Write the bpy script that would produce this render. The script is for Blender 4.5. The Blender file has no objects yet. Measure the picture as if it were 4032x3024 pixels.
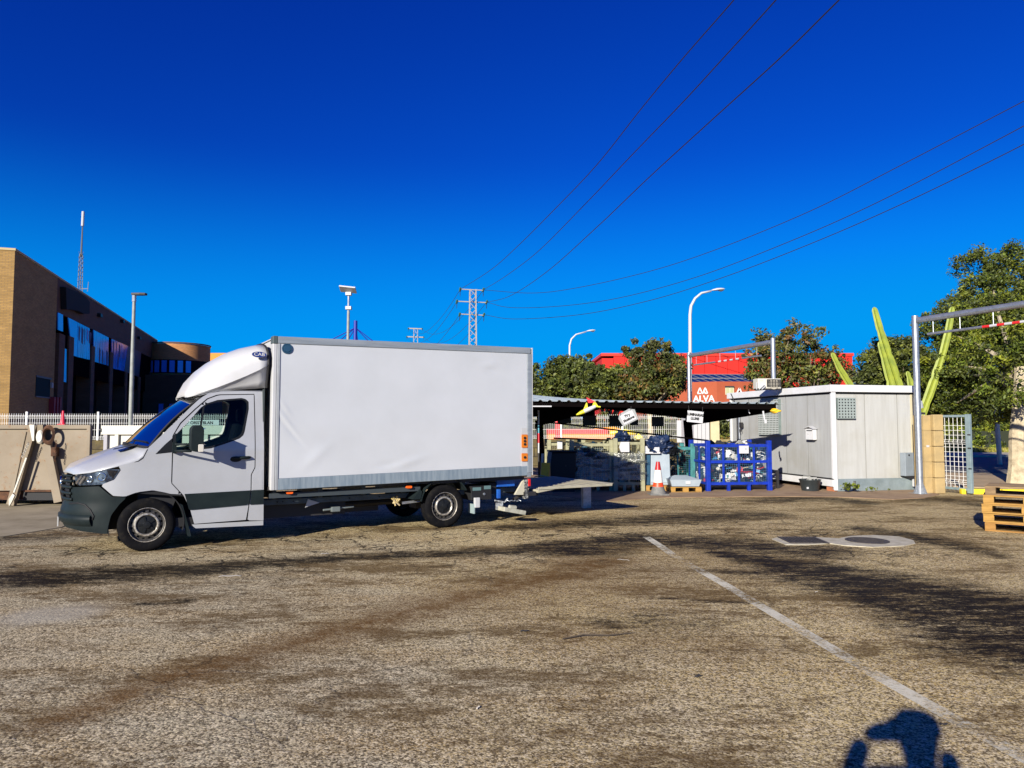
import bpy, bmesh, math, random
import numpy as np
from mathutils import Vector, Matrix
random.seed(7); rng=np.random.default_rng(7)
S=bpy.context.scene
C=S.collection
R=math.radians
# ---------------------------------------------------------------- camera
F=2840.; PITCH=R(3.2); EYE=1.72
cam=bpy.data.cameras.new('camera'); cam.sensor_width=36; cam.lens=36*F/4032; cam.clip_start=.1; cam.clip_end=3000
camo=bpy.data.objects.new('camera',cam); C.objects.link(camo)
camo.location=(0,0,EYE); camo.rotation_euler=(R(90)+PITCH,0,0); S.camera=camo
# ---------------------------------------------------------------- world and sun
SUN_EL=20.2; SUN_AZ=27.0      # shadows fall to the right and away from the viewer
w=bpy.data.worlds.new('World'); S.world=w; w.use_nodes=True
nt=w.node_tree; nt.nodes.clear()
sk=nt.nodes.new('ShaderNodeTexSky'); sk.sky_type='NISHITA'; sk.sun_disc=False
sk.sun_elevation=R(SUN_EL); sk.sun_rotation=R(180+SUN_AZ); sk.altitude=50; sk.air_density=1.0; sk.dust_density=.0; sk.ozone_density=3.0
L=nt.links.new
def wm(op,a,b):
    n=nt.nodes.new('ShaderNodeMath'); n.operation=op
    for i,v in enumerate((a,b)):
        if isinstance(v,(int,float)): n.inputs[i].default_value=v
        else: L(v,n.inputs[i])
    return n.outputs[0]
sp=nt.nodes.new('ShaderNodeSeparateColor'); L(sk.outputs[0],sp.inputs[0])
cb=nt.nodes.new('ShaderNodeCombineColor')
L(wm('MINIMUM',wm('MULTIPLY',sp.outputs[0],.006),.1),cb.inputs[0])
L(wm('MINIMUM',wm('MULTIPLY',wm('POWER',sp.outputs[1],1.6),.104),2.35),cb.inputs[1])
L(wm('MINIMUM',wm('MULTIPLY',wm('POWER',sp.outputs[2],1.1),.70),6.2),cb.inputs[2])
tcw=nt.nodes.new('ShaderNodeTexCoord'); sx=nt.nodes.new('ShaderNodeSeparateXYZ'); L(tcw.outputs['Generated'],sx.inputs[0])
mr=nt.nodes.new('ShaderNodeMapRange'); L(sx.outputs[2],mr.inputs[0]); mr.inputs[1].default_value=.02; mr.inputs[2].default_value=.36; mr.inputs[3].default_value=1; mr.inputs[4].default_value=0; mr.interpolation_type='SMOOTHSTEP'
hz=nt.nodes.new('ShaderNodeMix'); hz.data_type='RGBA'; L(mr.outputs[0],hz.inputs[0]); L(cb.outputs[0],hz.inputs[6]); hz.inputs[7].default_value=(.0,2.25,6.2,1)
bg=nt.nodes.new('ShaderNodeBackground'); bg.inputs['Strength'].default_value=.088
wo=nt.nodes.new('ShaderNodeOutputWorld')
L(hz.outputs[2],bg.inputs[0]); L(bg.outputs[0],wo.inputs[0])
sun=bpy.data.lights.new('sun','SUN'); sun.energy=5.0; sun.angle=R(.5); sun.color=(1,.94,.84)
suno=bpy.data.objects.new('sun',sun); C.objects.link(suno)
sd=Vector((math.sin(R(SUN_AZ))*math.cos(R(SUN_EL)),math.cos(R(SUN_AZ))*math.cos(R(SUN_EL)),-math.sin(R(SUN_EL))))
suno.rotation_euler=sd.to_track_quat('-Z','Y').to_euler()
S.view_settings.view_transform='Standard'; S.view_settings.look='None'; S.view_settings.exposure=.72; S.view_settings.gamma=1
S.view_settings.use_curve_mapping=False
S.render.resolution_x=1024; S.render.resolution_y=768
# ---------------------------------------------------------------- measuring helpers (photo pixel -> place)
def ray(px,py):
    x=(px-2016)/F; z=(1512-py)/F; c,s=math.cos(PITCH),math.sin(PITCH)
    return (x,c-z*s,s+z*c)
def at(px,py,Y):
    r=ray(px,py); t=Y/r[1]; return Vector((r[0]*t,Y,EYE+r[2]*t))
def gnd(px,py,z=0):
    r=ray(px,py); t=(z-EYE)/r[2]; return Vector((r[0]*t,r[1]*t,z))
def on(px,py,o,d):
    r=ray(px,py); l=math.hypot(d[0],d[1]); d=(d[0]/l,d[1]/l); n=(-d[1],d[0])
    t=(o[0]*n[0]+o[1]*n[1])/(r[0]*n[0]+r[1]*n[1]); x,y=t*r[0]-o[0],t*r[1]-o[1]
    return (x*d[0]+y*d[1], EYE+t*r[2])
# ---------------------------------------------------------------- materials
MATS={}
def newmat(name):
    m=bpy.data.materials.new(name); m.use_nodes=True; n=m.node_tree.nodes; b=n['Principled BSDF']; MATS[name]=m
    return m,m.node_tree,b
def noise(nt,scale,detail=5,rough=.6,vec=None,stretch=None,w=None):
    n=nt.nodes.new('ShaderNodeTexNoise'); n.inputs['Scale'].default_value=scale; n.inputs['Detail'].default_value=detail; n.inputs['Roughness'].default_value=rough
    if vec is None:
        tc=nt.nodes.new('ShaderNodeTexCoord'); vec=tc.outputs['Object']
    if stretch:
        mp=nt.nodes.new('ShaderNodeMapping'); mp.inputs['Scale'].default_value=stretch; nt.links.new(vec,mp.inputs[0]); vec=mp.outputs[0]
    nt.links.new(vec,n.inputs['Vector']); return n
def ramp(nt,src,stops):
    r=nt.nodes.new('ShaderNodeValToRGB'); e=r.color_ramp.elements
    while len(e)<len(stops): e.new(.5)
    for q,(p,c) in zip(e,stops):
        q.position=p; q.color=(c,c,c,1) if isinstance(c,(int,float)) else (*c,1)
    nt.links.new(src,r.inputs[0]); return r
def mixc(nt,fac,a,b,mode='MIX'):
    m=nt.nodes.new('ShaderNodeMix'); m.data_type='RGBA'; m.blend_type=mode
    for i,v in ((0,fac),(6,a),(7,b)):
        if hasattr(v,'is_linked') or hasattr(v,'links'): nt.links.new(v,m.inputs[i])
        elif i==0: m.inputs[0].default_value=v
        else: m.inputs[i].default_value=(*v,1)
    return m.outputs[2]
def bump(nt,b,h,strength=.3,dist=.01):
    n=nt.nodes.new('ShaderNodeBump'); n.inputs['Strength'].default_value=strength; n.inputs['Distance'].default_value=dist
    nt.links.new(h,n.inputs['Height']); nt.links.new(n.outputs[0],b.inputs['Normal'])
def mat(name,col,rough=.6,metal=0,col2=None,scale=6,lo=.4,hi=.65,stretch=None,bmp=0,bscale=40,bdist=.01,coat=0,spec=.5):
    if name in MATS: return MATS[name]
    m,nt,b=newmat(name)
    b.inputs['Base Color'].default_value=(*col,1); b.inputs['Roughness'].default_value=rough; b.inputs['Metallic'].default_value=metal
    b.inputs['Coat Weight'].default_value=coat; b.inputs['Specular IOR Level'].default_value=spec
    if col2 is not None:
        n=noise(nt,scale,6,.65,stretch=stretch); r=ramp(nt,n.outputs[0],[(lo,0.),(hi,1.)])
        nt.links.new(mixc(nt,r.outputs[0],col,col2),b.inputs['Base Color'])
    if bmp:
        n=noise(nt,bscale,4,.6); bump(nt,b,n.outputs[0],bmp,bdist)
    return m
def glassmat(name,tint,reflect=.12,rough=.02):
    m,nt,b=newmat(name); nt.nodes.remove(b)
    t=nt.nodes.new('ShaderNodeBsdfTransparent'); t.inputs[0].default_value=(*tint,1)
    g=nt.nodes.new('ShaderNodeBsdfGlossy'); g.inputs['Roughness'].default_value=rough
    f=nt.nodes.new('ShaderNodeFresnel'); f.inputs[0].default_value=1.5
    a=nt.nodes.new('ShaderNodeMath'); a.operation='ADD'; a.inputs[1].default_value=reflect; a.use_clamp=True
    fm=nt.nodes.new('ShaderNodeMath'); fm.operation='MULTIPLY'; fm.inputs[1].default_value=.45 if reflect<.05 else 1.; nt.links.new(f.outputs[0],fm.inputs[0]); x=nt.nodes.new('ShaderNodeMixShader'); nt.links.new(fm.outputs[0],a.inputs[0]); nt.links.new(a.outputs[0],x.inputs[0])
    nt.links.new(t.outputs[0],x.inputs[1]); nt.links.new(g.outputs[0],x.inputs[2]); nt.links.new(x.outputs[0],nt.nodes['Material Output'].inputs[0])
    return m
def attrmat(name,attr,rough=.7,spec=.4,transl=0):
    m,nt,b=newmat(name); a=nt.nodes.new('ShaderNodeAttribute'); a.attribute_name=attr
    nt.links.new(a.outputs['Color'],b.inputs['Base Color']); b.inputs['Roughness'].default_value=rough; b.inputs['Specular IOR Level'].default_value=spec
    if transl:
        t=nt.nodes.new('ShaderNodeBsdfTranslucent'); x=nt.nodes.new('ShaderNodeMixShader'); x.inputs[0].default_value=transl
        nt.links.new(a.outputs['Color'],t.inputs[0]); nt.links.new(b.outputs[0],x.inputs[1]); nt.links.new(t.outputs[0],x.inputs[2])
        nt.links.new(x.outputs[0],nt.nodes['Material Output'].inputs[0])
    return m
# ---------------------------------------------------------------- mesh helpers
class MB:
    def __init__(s): s.v=[]; s.f=[]
    def add(s,vs,fs):
        o=len(s.v); s.v+= [tuple(p) for p in vs]; s.f+=[tuple(i+o for i in f) for f in fs]; return s
    def box(s,x0,x1,y0,y1,z0,z1,M=None):
        vs=[Vector((x,y,z)) for z in (z0,z1) for y in (y0,y1) for x in (x0,x1)]
        if M is not None: vs=[M@p for p in vs]
        return s.add(vs,[(0,2,3,1),(4,5,7,6),(0,1,5,4),(2,6,7,3),(0,4,6,2),(1,3,7,5)])
    def beam(s,p,q,w,h=None,up=(0,0,1)):
        p,q=Vector(p),Vector(q); h=h or w; d=(q-p).normalized(); up=Vector(up)
        if abs(d.dot(up))>.98: up=Vector((0,1,0))
        a=d.cross(up).normalized(); b=a.cross(d)
        vs=[e+a*i*w/2+b*j*h/2 for e in (p,q) for i,j in ((-1,-1),(1,-1),(1,1),(-1,1))]
        return s.add(vs,[(0,1,2,3),(7,6,5,4),(0,4,5,1),(1,5,6,2),(2,6,7,3),(3,7,4,0)])
    def tube(s,path,r,n=8,cap=True):
        P=[Vector(p) for p in path]; rs=r if isinstance(r,(list,tuple)) else [r]*len(P)
        rings=[]; prev=None
        for i,p in enumerate(P):
            d=(P[min(i+1,len(P)-1)]-P[max(i-1,0)]).normalized()
            if prev is None:
                u=Vector((0,0,1)) if abs(d.z)<.9 else Vector((1,0,0)); a=d.cross(u).normalized()
            else: a=(prev-d*prev.dot(d)).normalized()
            prev=a; b=d.cross(a)
            rings.append([p+(a*math.cos(t)+b*math.sin(t))*rs[i] for t in [2*math.pi*k/n for k in range(n)]])
        vs=[q for rg in rings for q in rg]; fs=[]
        for i in range(len(P)-1):
            for k in range(n):
                fs.append((i*n+k,i*n+(k+1)%n,(i+1)*n+(k+1)%n,(i+1)*n+k))
        if cap: fs+= [tuple(range(n))[::-1],tuple(range((len(P)-1)*n,len(P)*n))]
        return s.add(vs,fs)
    def lathe(s,prof,n=24,M=None,cap=False):
        # prof: (radius, height) along local z
        vs=[Vector((r*math.cos(2*math.pi*k/n),r*math.sin(2*math.pi*k/n),z)) for r,z in prof for k in range(n)]
        if M is not None: vs=[M@p for p in vs]
        fs=[(i*n+k,i*n+(k+1)%n,(i+1)*n+(k+1)%n,(i+1)*n+k) for i in range(len(prof)-1) for k in range(n)]
        if cap: fs+=[tuple(range(n))[::-1],tuple(range((len(prof)-1)*n,len(prof)*n))]
        return s.add(vs,fs)
    def prism(s,poly,z0,z1,M=None):
        n=len(poly); vs=[Vector((x,y,z)) for z in (z0,z1) for x,y in poly]
        if M is not None: vs=[M@p for p in vs]
        return s.add(vs,[tuple(range(n))[::-1],tuple(range(n,2*n))]+[(i,(i+1)%n,n+(i+1)%n,n+i) for i in range(n)])
    def grid(s,rows,flip=False):
        n=len(rows[0]); vs=[p for r in rows for p in r]
        fs=[(i*n+j,i*n+j+1,(i+1)*n+j+1,(i+1)*n+j) for i in range(len(rows)-1) for j in range(n-1)]
        if flip: fs=[f[::-1] for f in fs]
        return s.add(vs,fs)
    def build(s,name,m,parent=None,smooth=False,bevel=0,kind=None,solid=0,fix=True):
        me=bpy.data.meshes.new(name); me.from_pydata(s.v,[],s.f)
        if fix:
            bm=bmesh.new(); bm.from_mesh(me); bmesh.ops.recalc_face_normals(bm,faces=bm.faces); bm.to_mesh(me); bm.free()
        me.update()
        if m: me.materials.append(m)
        o=bpy.data.objects.new(name,me); C.objects.link(o)
        if parent: o.parent=parent
        if smooth:
            me.polygons.foreach_set('use_smooth',[True]*len(me.polygons))
            if smooth!='all': me.set_sharp_from_angle(angle=R(35))
        if solid:
            md=o.modifiers.new('solid','SOLIDIFY'); md.thickness=solid; md.offset=0
        if bevel:
            md=o.modifiers.new('bevel','BEVEL'); md.width=bevel; md.segments=2; md.limit_method='ANGLE'; md.angle_limit=R(40)
            md.harden_normals=False
        if kind: o['kind']=kind
        return o
def thing(name,label,cat,loc=(0,0,0),rz=0,group=None):
    o=bpy.data.objects.new(name,None); C.objects.link(o); o.location=loc; o.rotation_euler=(0,0,rz); o.empty_display_size=.1
    o['label']=label; o['category']=cat
    if group: o['group']=group
    return o
def tag(o,label,cat,group=None):
    o['label']=label; o['category']=cat
    if group: o['group']=group
    return o
def kids(o): return [c for c in bpy.data.objects if c.parent==o]
def dup(o,loc=None,rz=None,label=None,parent=None):
    c=o.copy(); C.objects.link(c)
    if parent: c.parent=parent
    if loc is not None: c.location=loc
    if rz is not None: c.rotation_euler=(0,0,rz)
    if label: c['label']=label
    for k in kids(o): dup(k,parent=c)
    return c
def fastmesh(name,V,Fq,m,parent=None,col=None,kind=None,nv=4):
    me=bpy.data.meshes.new(name); nF=len(Fq)
    me.vertices.add(len(V)); me.vertices.foreach_set('co',np.asarray(V,dtype=np.float32).ravel())
    me.loops.add(nF*nv); me.loops.foreach_set('vertex_index',np.asarray(Fq,dtype=np.int32).ravel())
    me.polygons.add(nF); me.polygons.foreach_set('loop_start',np.arange(nF,dtype=np.int32)*nv); me.polygons.foreach_set('loop_total',np.full(nF,nv,dtype=np.int32))
    me.update(calc_edges=True)
    if col is not None:
        a=me.color_attributes.new('col','FLOAT_COLOR','CORNER'); cc=np.ones((nF,nv,4),dtype=np.float32); cc[:,:,:3]=np.asarray(col)[:,None,:]; a.data.foreach_set('color',cc.ravel())
    me.materials.append(m); o=bpy.data.objects.new(name,me); C.objects.link(o)
    if parent: o.parent=parent
    if kind: o['kind']=kind
    return o
def text(s,size,m,parent,name,M,ext=.003,bold=0,align='CENTER',sx=1.):
    cu=bpy.data.curves.new('t','FONT'); cu.body=s; cu.size=size; cu.extrude=ext; cu.offset=bold; cu.align_x=align; cu.align_y='CENTER'; cu.space_line=1.1; cu.resolution_u=3
    o=bpy.data.objects.new('t',cu); C.objects.link(o); bpy.context.view_layer.update()
    me=bpy.data.meshes.new_from_object(o.evaluated_get(bpy.context.evaluated_depsgraph_get())); bpy.data.objects.remove(o)
    me.transform(M@Matrix.Diagonal((sx,1,1,1))); me.name=name; me.materials.clear(); me.materials.append(m)
    q=bpy.data.objects.new(name,me); C.objects.link(q)
    if parent: q.parent=parent
    return q
def T(x,y,z): return Matrix.Translation((x,y,z))
def RX(a): return Matrix.Rotation(R(a),4,'X')
def RY(a): return Matrix.Rotation(R(a),4,'Y')
def RZ(a): return Matrix.Rotation(R(a),4,'Z')
# common materials
WHITE=mat('white_paint',(.47,.47,.47),.4,coat=.15,col2=(.42,.42,.40),scale=2.5,lo=.45,hi=.8)
CREAM=mat('cream_paint',(.52,.50,.42),.5,col2=(.45,.36,.22),scale=3,lo=.55,hi=.8)
BLACK=mat('black_plastic',(.010,.011,.012),.45,spec=.25)
DARK=mat('dark_metal',(.022,.02,.02),.6)
GALV=mat('galvanised_steel',(.42,.44,.46),.42,.75,col2=(.30,.32,.34),scale=14)
GREY=mat('grey_paint',(.33,.35,.36),.5,col2=(.27,.28,.29),scale=5)
CHROME=mat('chrome',(.75,.76,.78),.12,1)
RUBBER=mat('rubber',(.006,.006,.007),.85,col2=(.022,.019,.014),scale=12,lo=.5,hi=.8,spec=.08)
CONC=mat('concrete',(.42,.39,.32),.85,col2=(.30,.27,.21),scale=3,bmp=.3,bscale=30)
# ================================================================ GROUND
def axis(lo,hi,step,far):
    a=list(np.arange(lo,hi+1e-6,step)); d=step; x=a[-1]; y=a[0]; up=[];dn=[]
    while x<far: d*=1.25; x+=d; up.append(x)
    d=step
    while y>-far: d*=1.25; y-=d; dn.append(y)
    return np.array(dn[::-1]+a+up)
gx=axis(-14,14,.07,900); gy=axis(2,23,.07,900)
GX,GY=np.meshgrid(gx,gy); pts=np.stack([GX.ravel(),GY.ravel()],1)
def stroke(px,width,soft=.5):
    P=[gnd(a*1.8228,b*1.8228) for a,b in px]; d=np.full(len(pts),1e9); n=len(P)
    for i in range(n-1):
        a=np.array(P[i][:2]); b=np.array(P[i+1][:2]); ab=b-a; t=np.clip(((pts-a)@ab)/(ab@ab),0,1)
        w=width if not isinstance(width,(list,tuple)) else width[i]+(width[i+1]-width[i])*t
        d=np.minimum(d,np.hypot(*(pts-a-t[:,None]*ab).T)/(w*2.0))
    return np.clip((1-d)/soft,0,1)
dark=np.zeros(len(pts)); brown=np.zeros(len(pts))
for px,wd,k in [
  ([(0,1252),(100,1250),(250,1240),(400,1232),(520,1222)],[.30,.36,.34,.32,.26],1.2),
  ([(520,1222),(700,1208),(900,1198),(1100,1190),(1300,1190)],[.26,.2,.2,.22,.3],.9),
  ([(1150,1180),(1400,1165),(1600,1178),(1760,1190)],[.2,.45,.5,.4],.9),
  ([(1560,1196),(1700,1220),(1850,1255),(2000,1285),(2212,1335)],[.15,.35,.55,.62,.66],1.25),
  ([(1900,1290),(2050,1330),(2212,1400)],[.3,.45,.5],1.1),
  ([(1500,1232),(1650,1238),(1760,1240)],[.05,.13,.05],.8),
  ([(1400,1290),(1560,1300),(1640,1303)],[.02,.06,.02],.7),
  ([(1100,1140),(1300,1128),(1500,1118),(1650,1112)],[.2,.4,.5,.35],.85),
  ([(1650,1082),(1760,1074),(1860,1086)],[.3,.55,.3],.8),
  ([(1900,1076),(2050,1080),(2120,1092)],[.3,.55,.3],.6),
  ([(1860,1140),(2000,1165),(2150,1200)],[.2,.3,.15],.75),
  ([(1380,1340),(1450,1345)],[.3,.3],.35),
  ([(30,1165),(90,1162)],[.3,.3],.6),
  ([(1300,1340),(1340,1352)],[.12,.08],.5),
  ([(300,1305),(400,1298)],[.05,.07],.8)]:
    dark=np.maximum(dark,k*stroke(px,wd,.8))
for px,wd,k in [
  ([(120,1560),(400,1455),(620,1395),(850,1330),(1000,1290),(1150,1255),(1300,1215)],[.12,.2,.22,.3,.34,.4,.45],1.0),
  ([(1100,1310),(1400,1260),(1500,1190)],[.35,.6,.6],.5),
  ([(1250,1380),(1400,1390),(1650,1400)],[.3,.3,.2],.45)]:
    brown=np.maximum(brown,k*stroke(px,wd,.9))
pale=stroke([(80,1330),(140,1325)],[.22,.22],.6)
crack=np.clip(np.maximum(stroke([(0,1180),(500,1180),(1000,1165),(1700,1160)],[1.6,1.6,1.4,1.6],.6),0),0,1)
me=bpy.data.meshes.new('ground'); nx,ny=len(gx),len(gy)
co=np.zeros((nx*ny,3),dtype=np.float32); co[:,:2]=pts
idx=np.arange(nx*ny).reshape(ny,nx); fq=np.stack([idx[:-1,:-1],idx[:-1,1:],idx[1:,1:],idx[1:,:-1]],-1).reshape(-1,4)
me.vertices.add(len(co)); me.vertices.foreach_set('co',co.ravel()); me.loops.add(len(fq)*4); me.loops.foreach_set('vertex_index',fq.astype(np.int32).ravel())
me.polygons.add(len(fq)); me.polygons.foreach_set('loop_start',np.arange(len(fq),dtype=np.int32)*4); me.polygons.foreach_set('loop_total',np.full(len(fq),4,dtype=np.int32)); me.update(calc_edges=True)
ca=me.color_attributes.new('mask','FLOAT_COLOR','POINT'); cc=np.stack([dark,brown,pale,crack],1).astype(np.float32); ca.data.foreach_set('color',cc.ravel())
ground=bpy.data.objects.new('ground',me); C.objects.link(ground); ground['kind']='structure'
m,nt,b=newmat('old_asphalt')
at_=nt.nodes.new('ShaderNodeAttribute'); at_.attribute_name='mask'
sep=nt.nodes.new('ShaderNodeSeparateColor'); nt.links.new(at_.outputs['Color'],sep.inputs[0])
tc=nt.nodes.new('ShaderNodeTexCoord').outputs['Object']
def math_(op,a,b=None,clamp=False):
    n=nt.nodes.new('ShaderNodeMath'); n.operation=op; n.use_clamp=clamp
    for i,v in enumerate((a,b)):
        if v is None: continue
        if isinstance(v,(int,float)): n.inputs[i].default_value=v
        else: nt.links.new(v,n.inputs[i])
    return n.outputs[0]
big=noise(nt,.22,4,.6,tc); mid=noise(nt,1.3,6,.7,tc,(.6,1.3,1)); fine=noise(nt,19,6,.8,tc); grit=noise(nt,75,3,.8,tc)
sxyz=nt.nodes.new('ShaderNodeSeparateXYZ'); nt.links.new(tc,sxyz.inputs[0])
zone=math_('ADD',math_('ADD',math_('MULTIPLY',sxyz.outputs[0],.10),math_('MULTIPLY',sxyz.outputs[1],.055)),math_('MULTIPLY',math_('SUBTRACT',big.outputs[0],.5),2.2))
c0=mixc(nt,ramp(nt,zone,[(.0,0.),(.65,1.)]).outputs[0],(.46,.40,.26),(.66,.50,.21))
c0=mixc(nt,ramp(nt,mid.outputs[0],[(.42,0.),(.74,.9)]).outputs[0],c0,(.38,.24,.08))
def stones(sc,lo,hi,amt,a,b,r=1.):
    v=nt.nodes.new('ShaderNodeTexVoronoi'); v.inputs['Scale'].default_value=sc; v.inputs['Randomness'].default_value=r; nt.links.new(tc,v.inputs['Vector'])
    q=nt.nodes.new('ShaderNodeSeparateColor'); nt.links.new(v.outputs['Color'],q.inputs[0]); return v,ramp(nt,q.outputs[0],[(lo,a),(hi,b)]).outputs[0]
v1,m1=stones(60,.26,.44,0,.72,0.); v1b,m1b=stones(60,.72,.95,0,0.,.6); v2,m2=stones(115,.25,.42,0,.7,0.); v2b,m2b=stones(110,.66,.9,0,0.,.75)
c0=mixc(nt,m1,c0,(.085,.062,.036)); c0=mixc(nt,m1b,c0,(.80,.68,.45)); c0=mixc(nt,m2,c0,(.05,.038,.024)); c0=mixc(nt,m2b,c0,(.75,.62,.40))
c0=mixc(nt,ramp(nt,fine.outputs[0],[(.38,.8),(.47,0.)]).outputs[0],c0,(.08,.058,.032))
mot=noise(nt,.55,7,.78,tc,(.6,1.4,1)); mot2=noise(nt,6,6,.8,tc,(.7,1.5,1))
mf=ramp(nt,math_('ADD',math_('MULTIPLY',mot.outputs[0],.65),math_('MULTIPLY',mot2.outputs[0],.35)),[(.485,0.),(.56,.78)])
c0=mixc(nt,mf.outputs[0],c0,(.10,.06,.022))
# brown wheel marks
bn=math_('MULTIPLY',sep.outputs[1],ramp(nt,noise(nt,5,6,.7,tc).outputs[0],[(.3,.35),(.6,1.)]).outputs[0])
c0=mixc(nt,math_('MULTIPLY',bn,.85),c0,(.12,.06,.018))
c0=mixc(nt,math_('MULTIPLY',sep.outputs[2],.5),c0,(.44,.41,.33))
# small dark dashes and blotches
bl=noise(nt,3.2,5,.62,tc,(1.0,1.9,1)); blm=ramp(nt,bl.outputs[0],[(.60,0.),(.66,1.)])
bfac=math_('MULTIPLY',blm.outputs[0],math_('ADD',math_('MULTIPLY',at_.outputs['Alpha'],.85),.12))
c0=mixc(nt,bfac,c0,(.035,.028,.02))
c0=mixc(nt,math_('MULTIPLY',math_('POWER',sep.outputs[0],.7),math_('MULTIPLY',ramp(nt,noise(nt,1.5,6,.75,tc,(.6,1.5,1)).outputs[0],[(.36,.2),(.6,1.)]).outputs[0],.75)),c0,(.10,.068,.03))
# oily stains with ragged edges
sn=noise(nt,3.4,9,.82,tc,(.55,1.9,1))
sn2=noise(nt,24,6,.85,tc,(.7,1.5,1))
sq=math_('POWER',sep.outputs[0],.5)
sv=math_('ADD',math_('MULTIPLY',math_('SUBTRACT',sn.outputs[0],.5),5.0),math_('MULTIPLY',math_('SUBTRACT',sn2.outputs[0],.5),3.8))
sfac=ramp(nt,math_('ADD',math_('MULTIPLY',sep.outputs[0],.60),math_('MULTIPLY',sv,sq)),[(.10,0.),(.60,.97)])
c0=mixc(nt,math_('MULTIPLY',sfac.outputs[0],math_('GREATER_THAN',sep.outputs[0],.004)),c0,(.012,.009,.006))
# cracks
wn=noise(nt,2.2,4,.6,tc); vm=nt.nodes.new('ShaderNodeVectorMath'); vm.operation='SCALE'; vm.inputs['Scale'].default_value=.55; nt.links.new(wn.outputs['Color'],vm.inputs[0])
va=nt.nodes.new('ShaderNodeVectorMath'); va.operation='ADD'; nt.links.new(tc,va.inputs[0]); nt.links.new(vm.outputs[0],va.inputs[1])
def cracks(sc,wd):
    v=nt.nodes.new('ShaderNodeTexVoronoi'); v.feature='DISTANCE_TO_EDGE'; v.inputs['Scale'].default_value=sc; nt.links.new(va.outputs[0],v.inputs['Vector'])
    return ramp(nt,v.outputs['Distance'],[(0,1.),(wd,0.)]).outputs[0]
cm=ramp(nt,noise(nt,.8,3,.5,tc).outputs[0],[(.42,0.),(.52,1.)]).outputs[0]
ck=math_('MULTIPLY',math_('MAXIMUM',math_('MULTIPLY',cracks(1.9,.05),at_.outputs['Alpha']),math_('MULTIPLY',cracks(.30,.006),.45)),cm)
c0=mixc(nt,ck,c0,(.022,.018,.014))
nt.links.new(c0,b.inputs['Base Color'])
rr=ramp(nt,sfac.outputs[0],[(0,.92),(1,.62)]); nt.links.new(rr.outputs[0],b.inputs['Roughness']); b.inputs['Specular IOR Level'].default_value=.03
h=math_('SUBTRACT',math_('SUBTRACT',math_('MULTIPLY',fine.outputs[0],.5),math_('MULTIPLY',v1.outputs['Distance'],.6)),math_('MULTIPLY',ck,1.5))
bump(nt,b,h,.45,.008)
me.materials.append(m)
# worn painted line
m,nt,b=newmat('worn_road_paint'); b.inputs['Base Color'].default_value=(.74,.69,.52,1); b.inputs['Roughness'].default_value=.9
tcx=nt.nodes.new('ShaderNodeTexCoord').outputs['Object']
n=noise(nt,22,6,.8,tcx); n2=noise(nt,1.6,3,.6,tcx)
ad=nt.nodes.new('ShaderNodeMath'); ad.operation='ADD'; nt.links.new(n.outputs[0],ad.inputs[0]); nt.links.new(n2.outputs[0],ad.inputs[1])
r=ramp(nt,ad.outputs[0],[(.93/2+.0,0.),(1.0/2+.02,.8)]); 
hf_=nt.nodes.new('ShaderNodeMath'); hf_.operation='MULTIPLY'; hf_.inputs[1].default_value=.5; nt.links.new(ad.outputs[0],hf_.inputs[0]); nt.links.new(hf_.outputs[0],r.inputs[0])
r.color_ramp.elements[0].position=.425; r.color_ramp.elements[1].position=.555
tr=nt.nodes.new('ShaderNodeBsdfTransparent'); x=nt.nodes.new('ShaderNodeMixShader'); nt.links.new(r.outputs[0],x.inputs[0]); nt.links.new(tr.outputs[0],x.inputs[1]); nt.links.new(b.outputs[0],x.inputs[2]); nt.links.new(x.outputs[0],nt.nodes['Material Output'].inputs[0])
LINE=m
ctr=[gnd(2545,2115),gnd(2600,2150),gnd(2655,2190),gnd(2850,2300),gnd(3100,2450),gnd(3450,2660),gnd(3750,2830),gnd(4032,2985)]
ctr.append(ctr[-1]+(ctr[-1]-ctr[-2])*1.5)
mb=MB(); rows=[]
for i,p in enumerate(ctr):
    d=(ctr[min(i+1,len(ctr)-1)]-ctr[max(i-1,0)]).normalized(); nrm=Vector((-d.y,d.x,0)); wd=.060
    rows.append([Vector((p.x,p.y,.004))-nrm*wd,Vector((p.x,p.y,.004))+nrm*wd])
o=mb.grid(rows).build('painted_line',LINE); o['kind']='structure'
o=MB().prism([(lambda p:(p.x,p.y))(gnd(*q)) for q in [(-300,2150),(-300,1960),(60,1948),(420,1935),(700,1930),(620,1990),(300,2055),(240,2078),(30,2112)]],-.05,.010).build('yard_slab',mat('yard_slab_concrete',(.33,.28,.19),.9,col2=(.24,.20,.13),scale=1.5,bmp=.3,bscale=40,spec=.05)); o['kind']='structure'
# concrete apron in front of the shed, kerb edge
mb=MB(); a=gnd(2380,1990); poly=[gnd(*p) for p in [(2400,1975),(2620,1960),(3030,1956),(3300,1958),(3520,1968),(3640,1962),(3700,1948)]]
back=[Vector((11.2,20,0)),Vector((11,27,0)),Vector((-2,27,0)),Vector((-2,21,0))]
APR=mat('pinkish_concrete',(.30,.20,.11),.9,col2=(.21,.13,.07),scale=1.6,bmp=.3,bscale=40)
mb.prism([(p.x,p.y) for p in poly+back],-.1,.012); o=mb.build('pavement',APR); o['kind']='structure'
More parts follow.
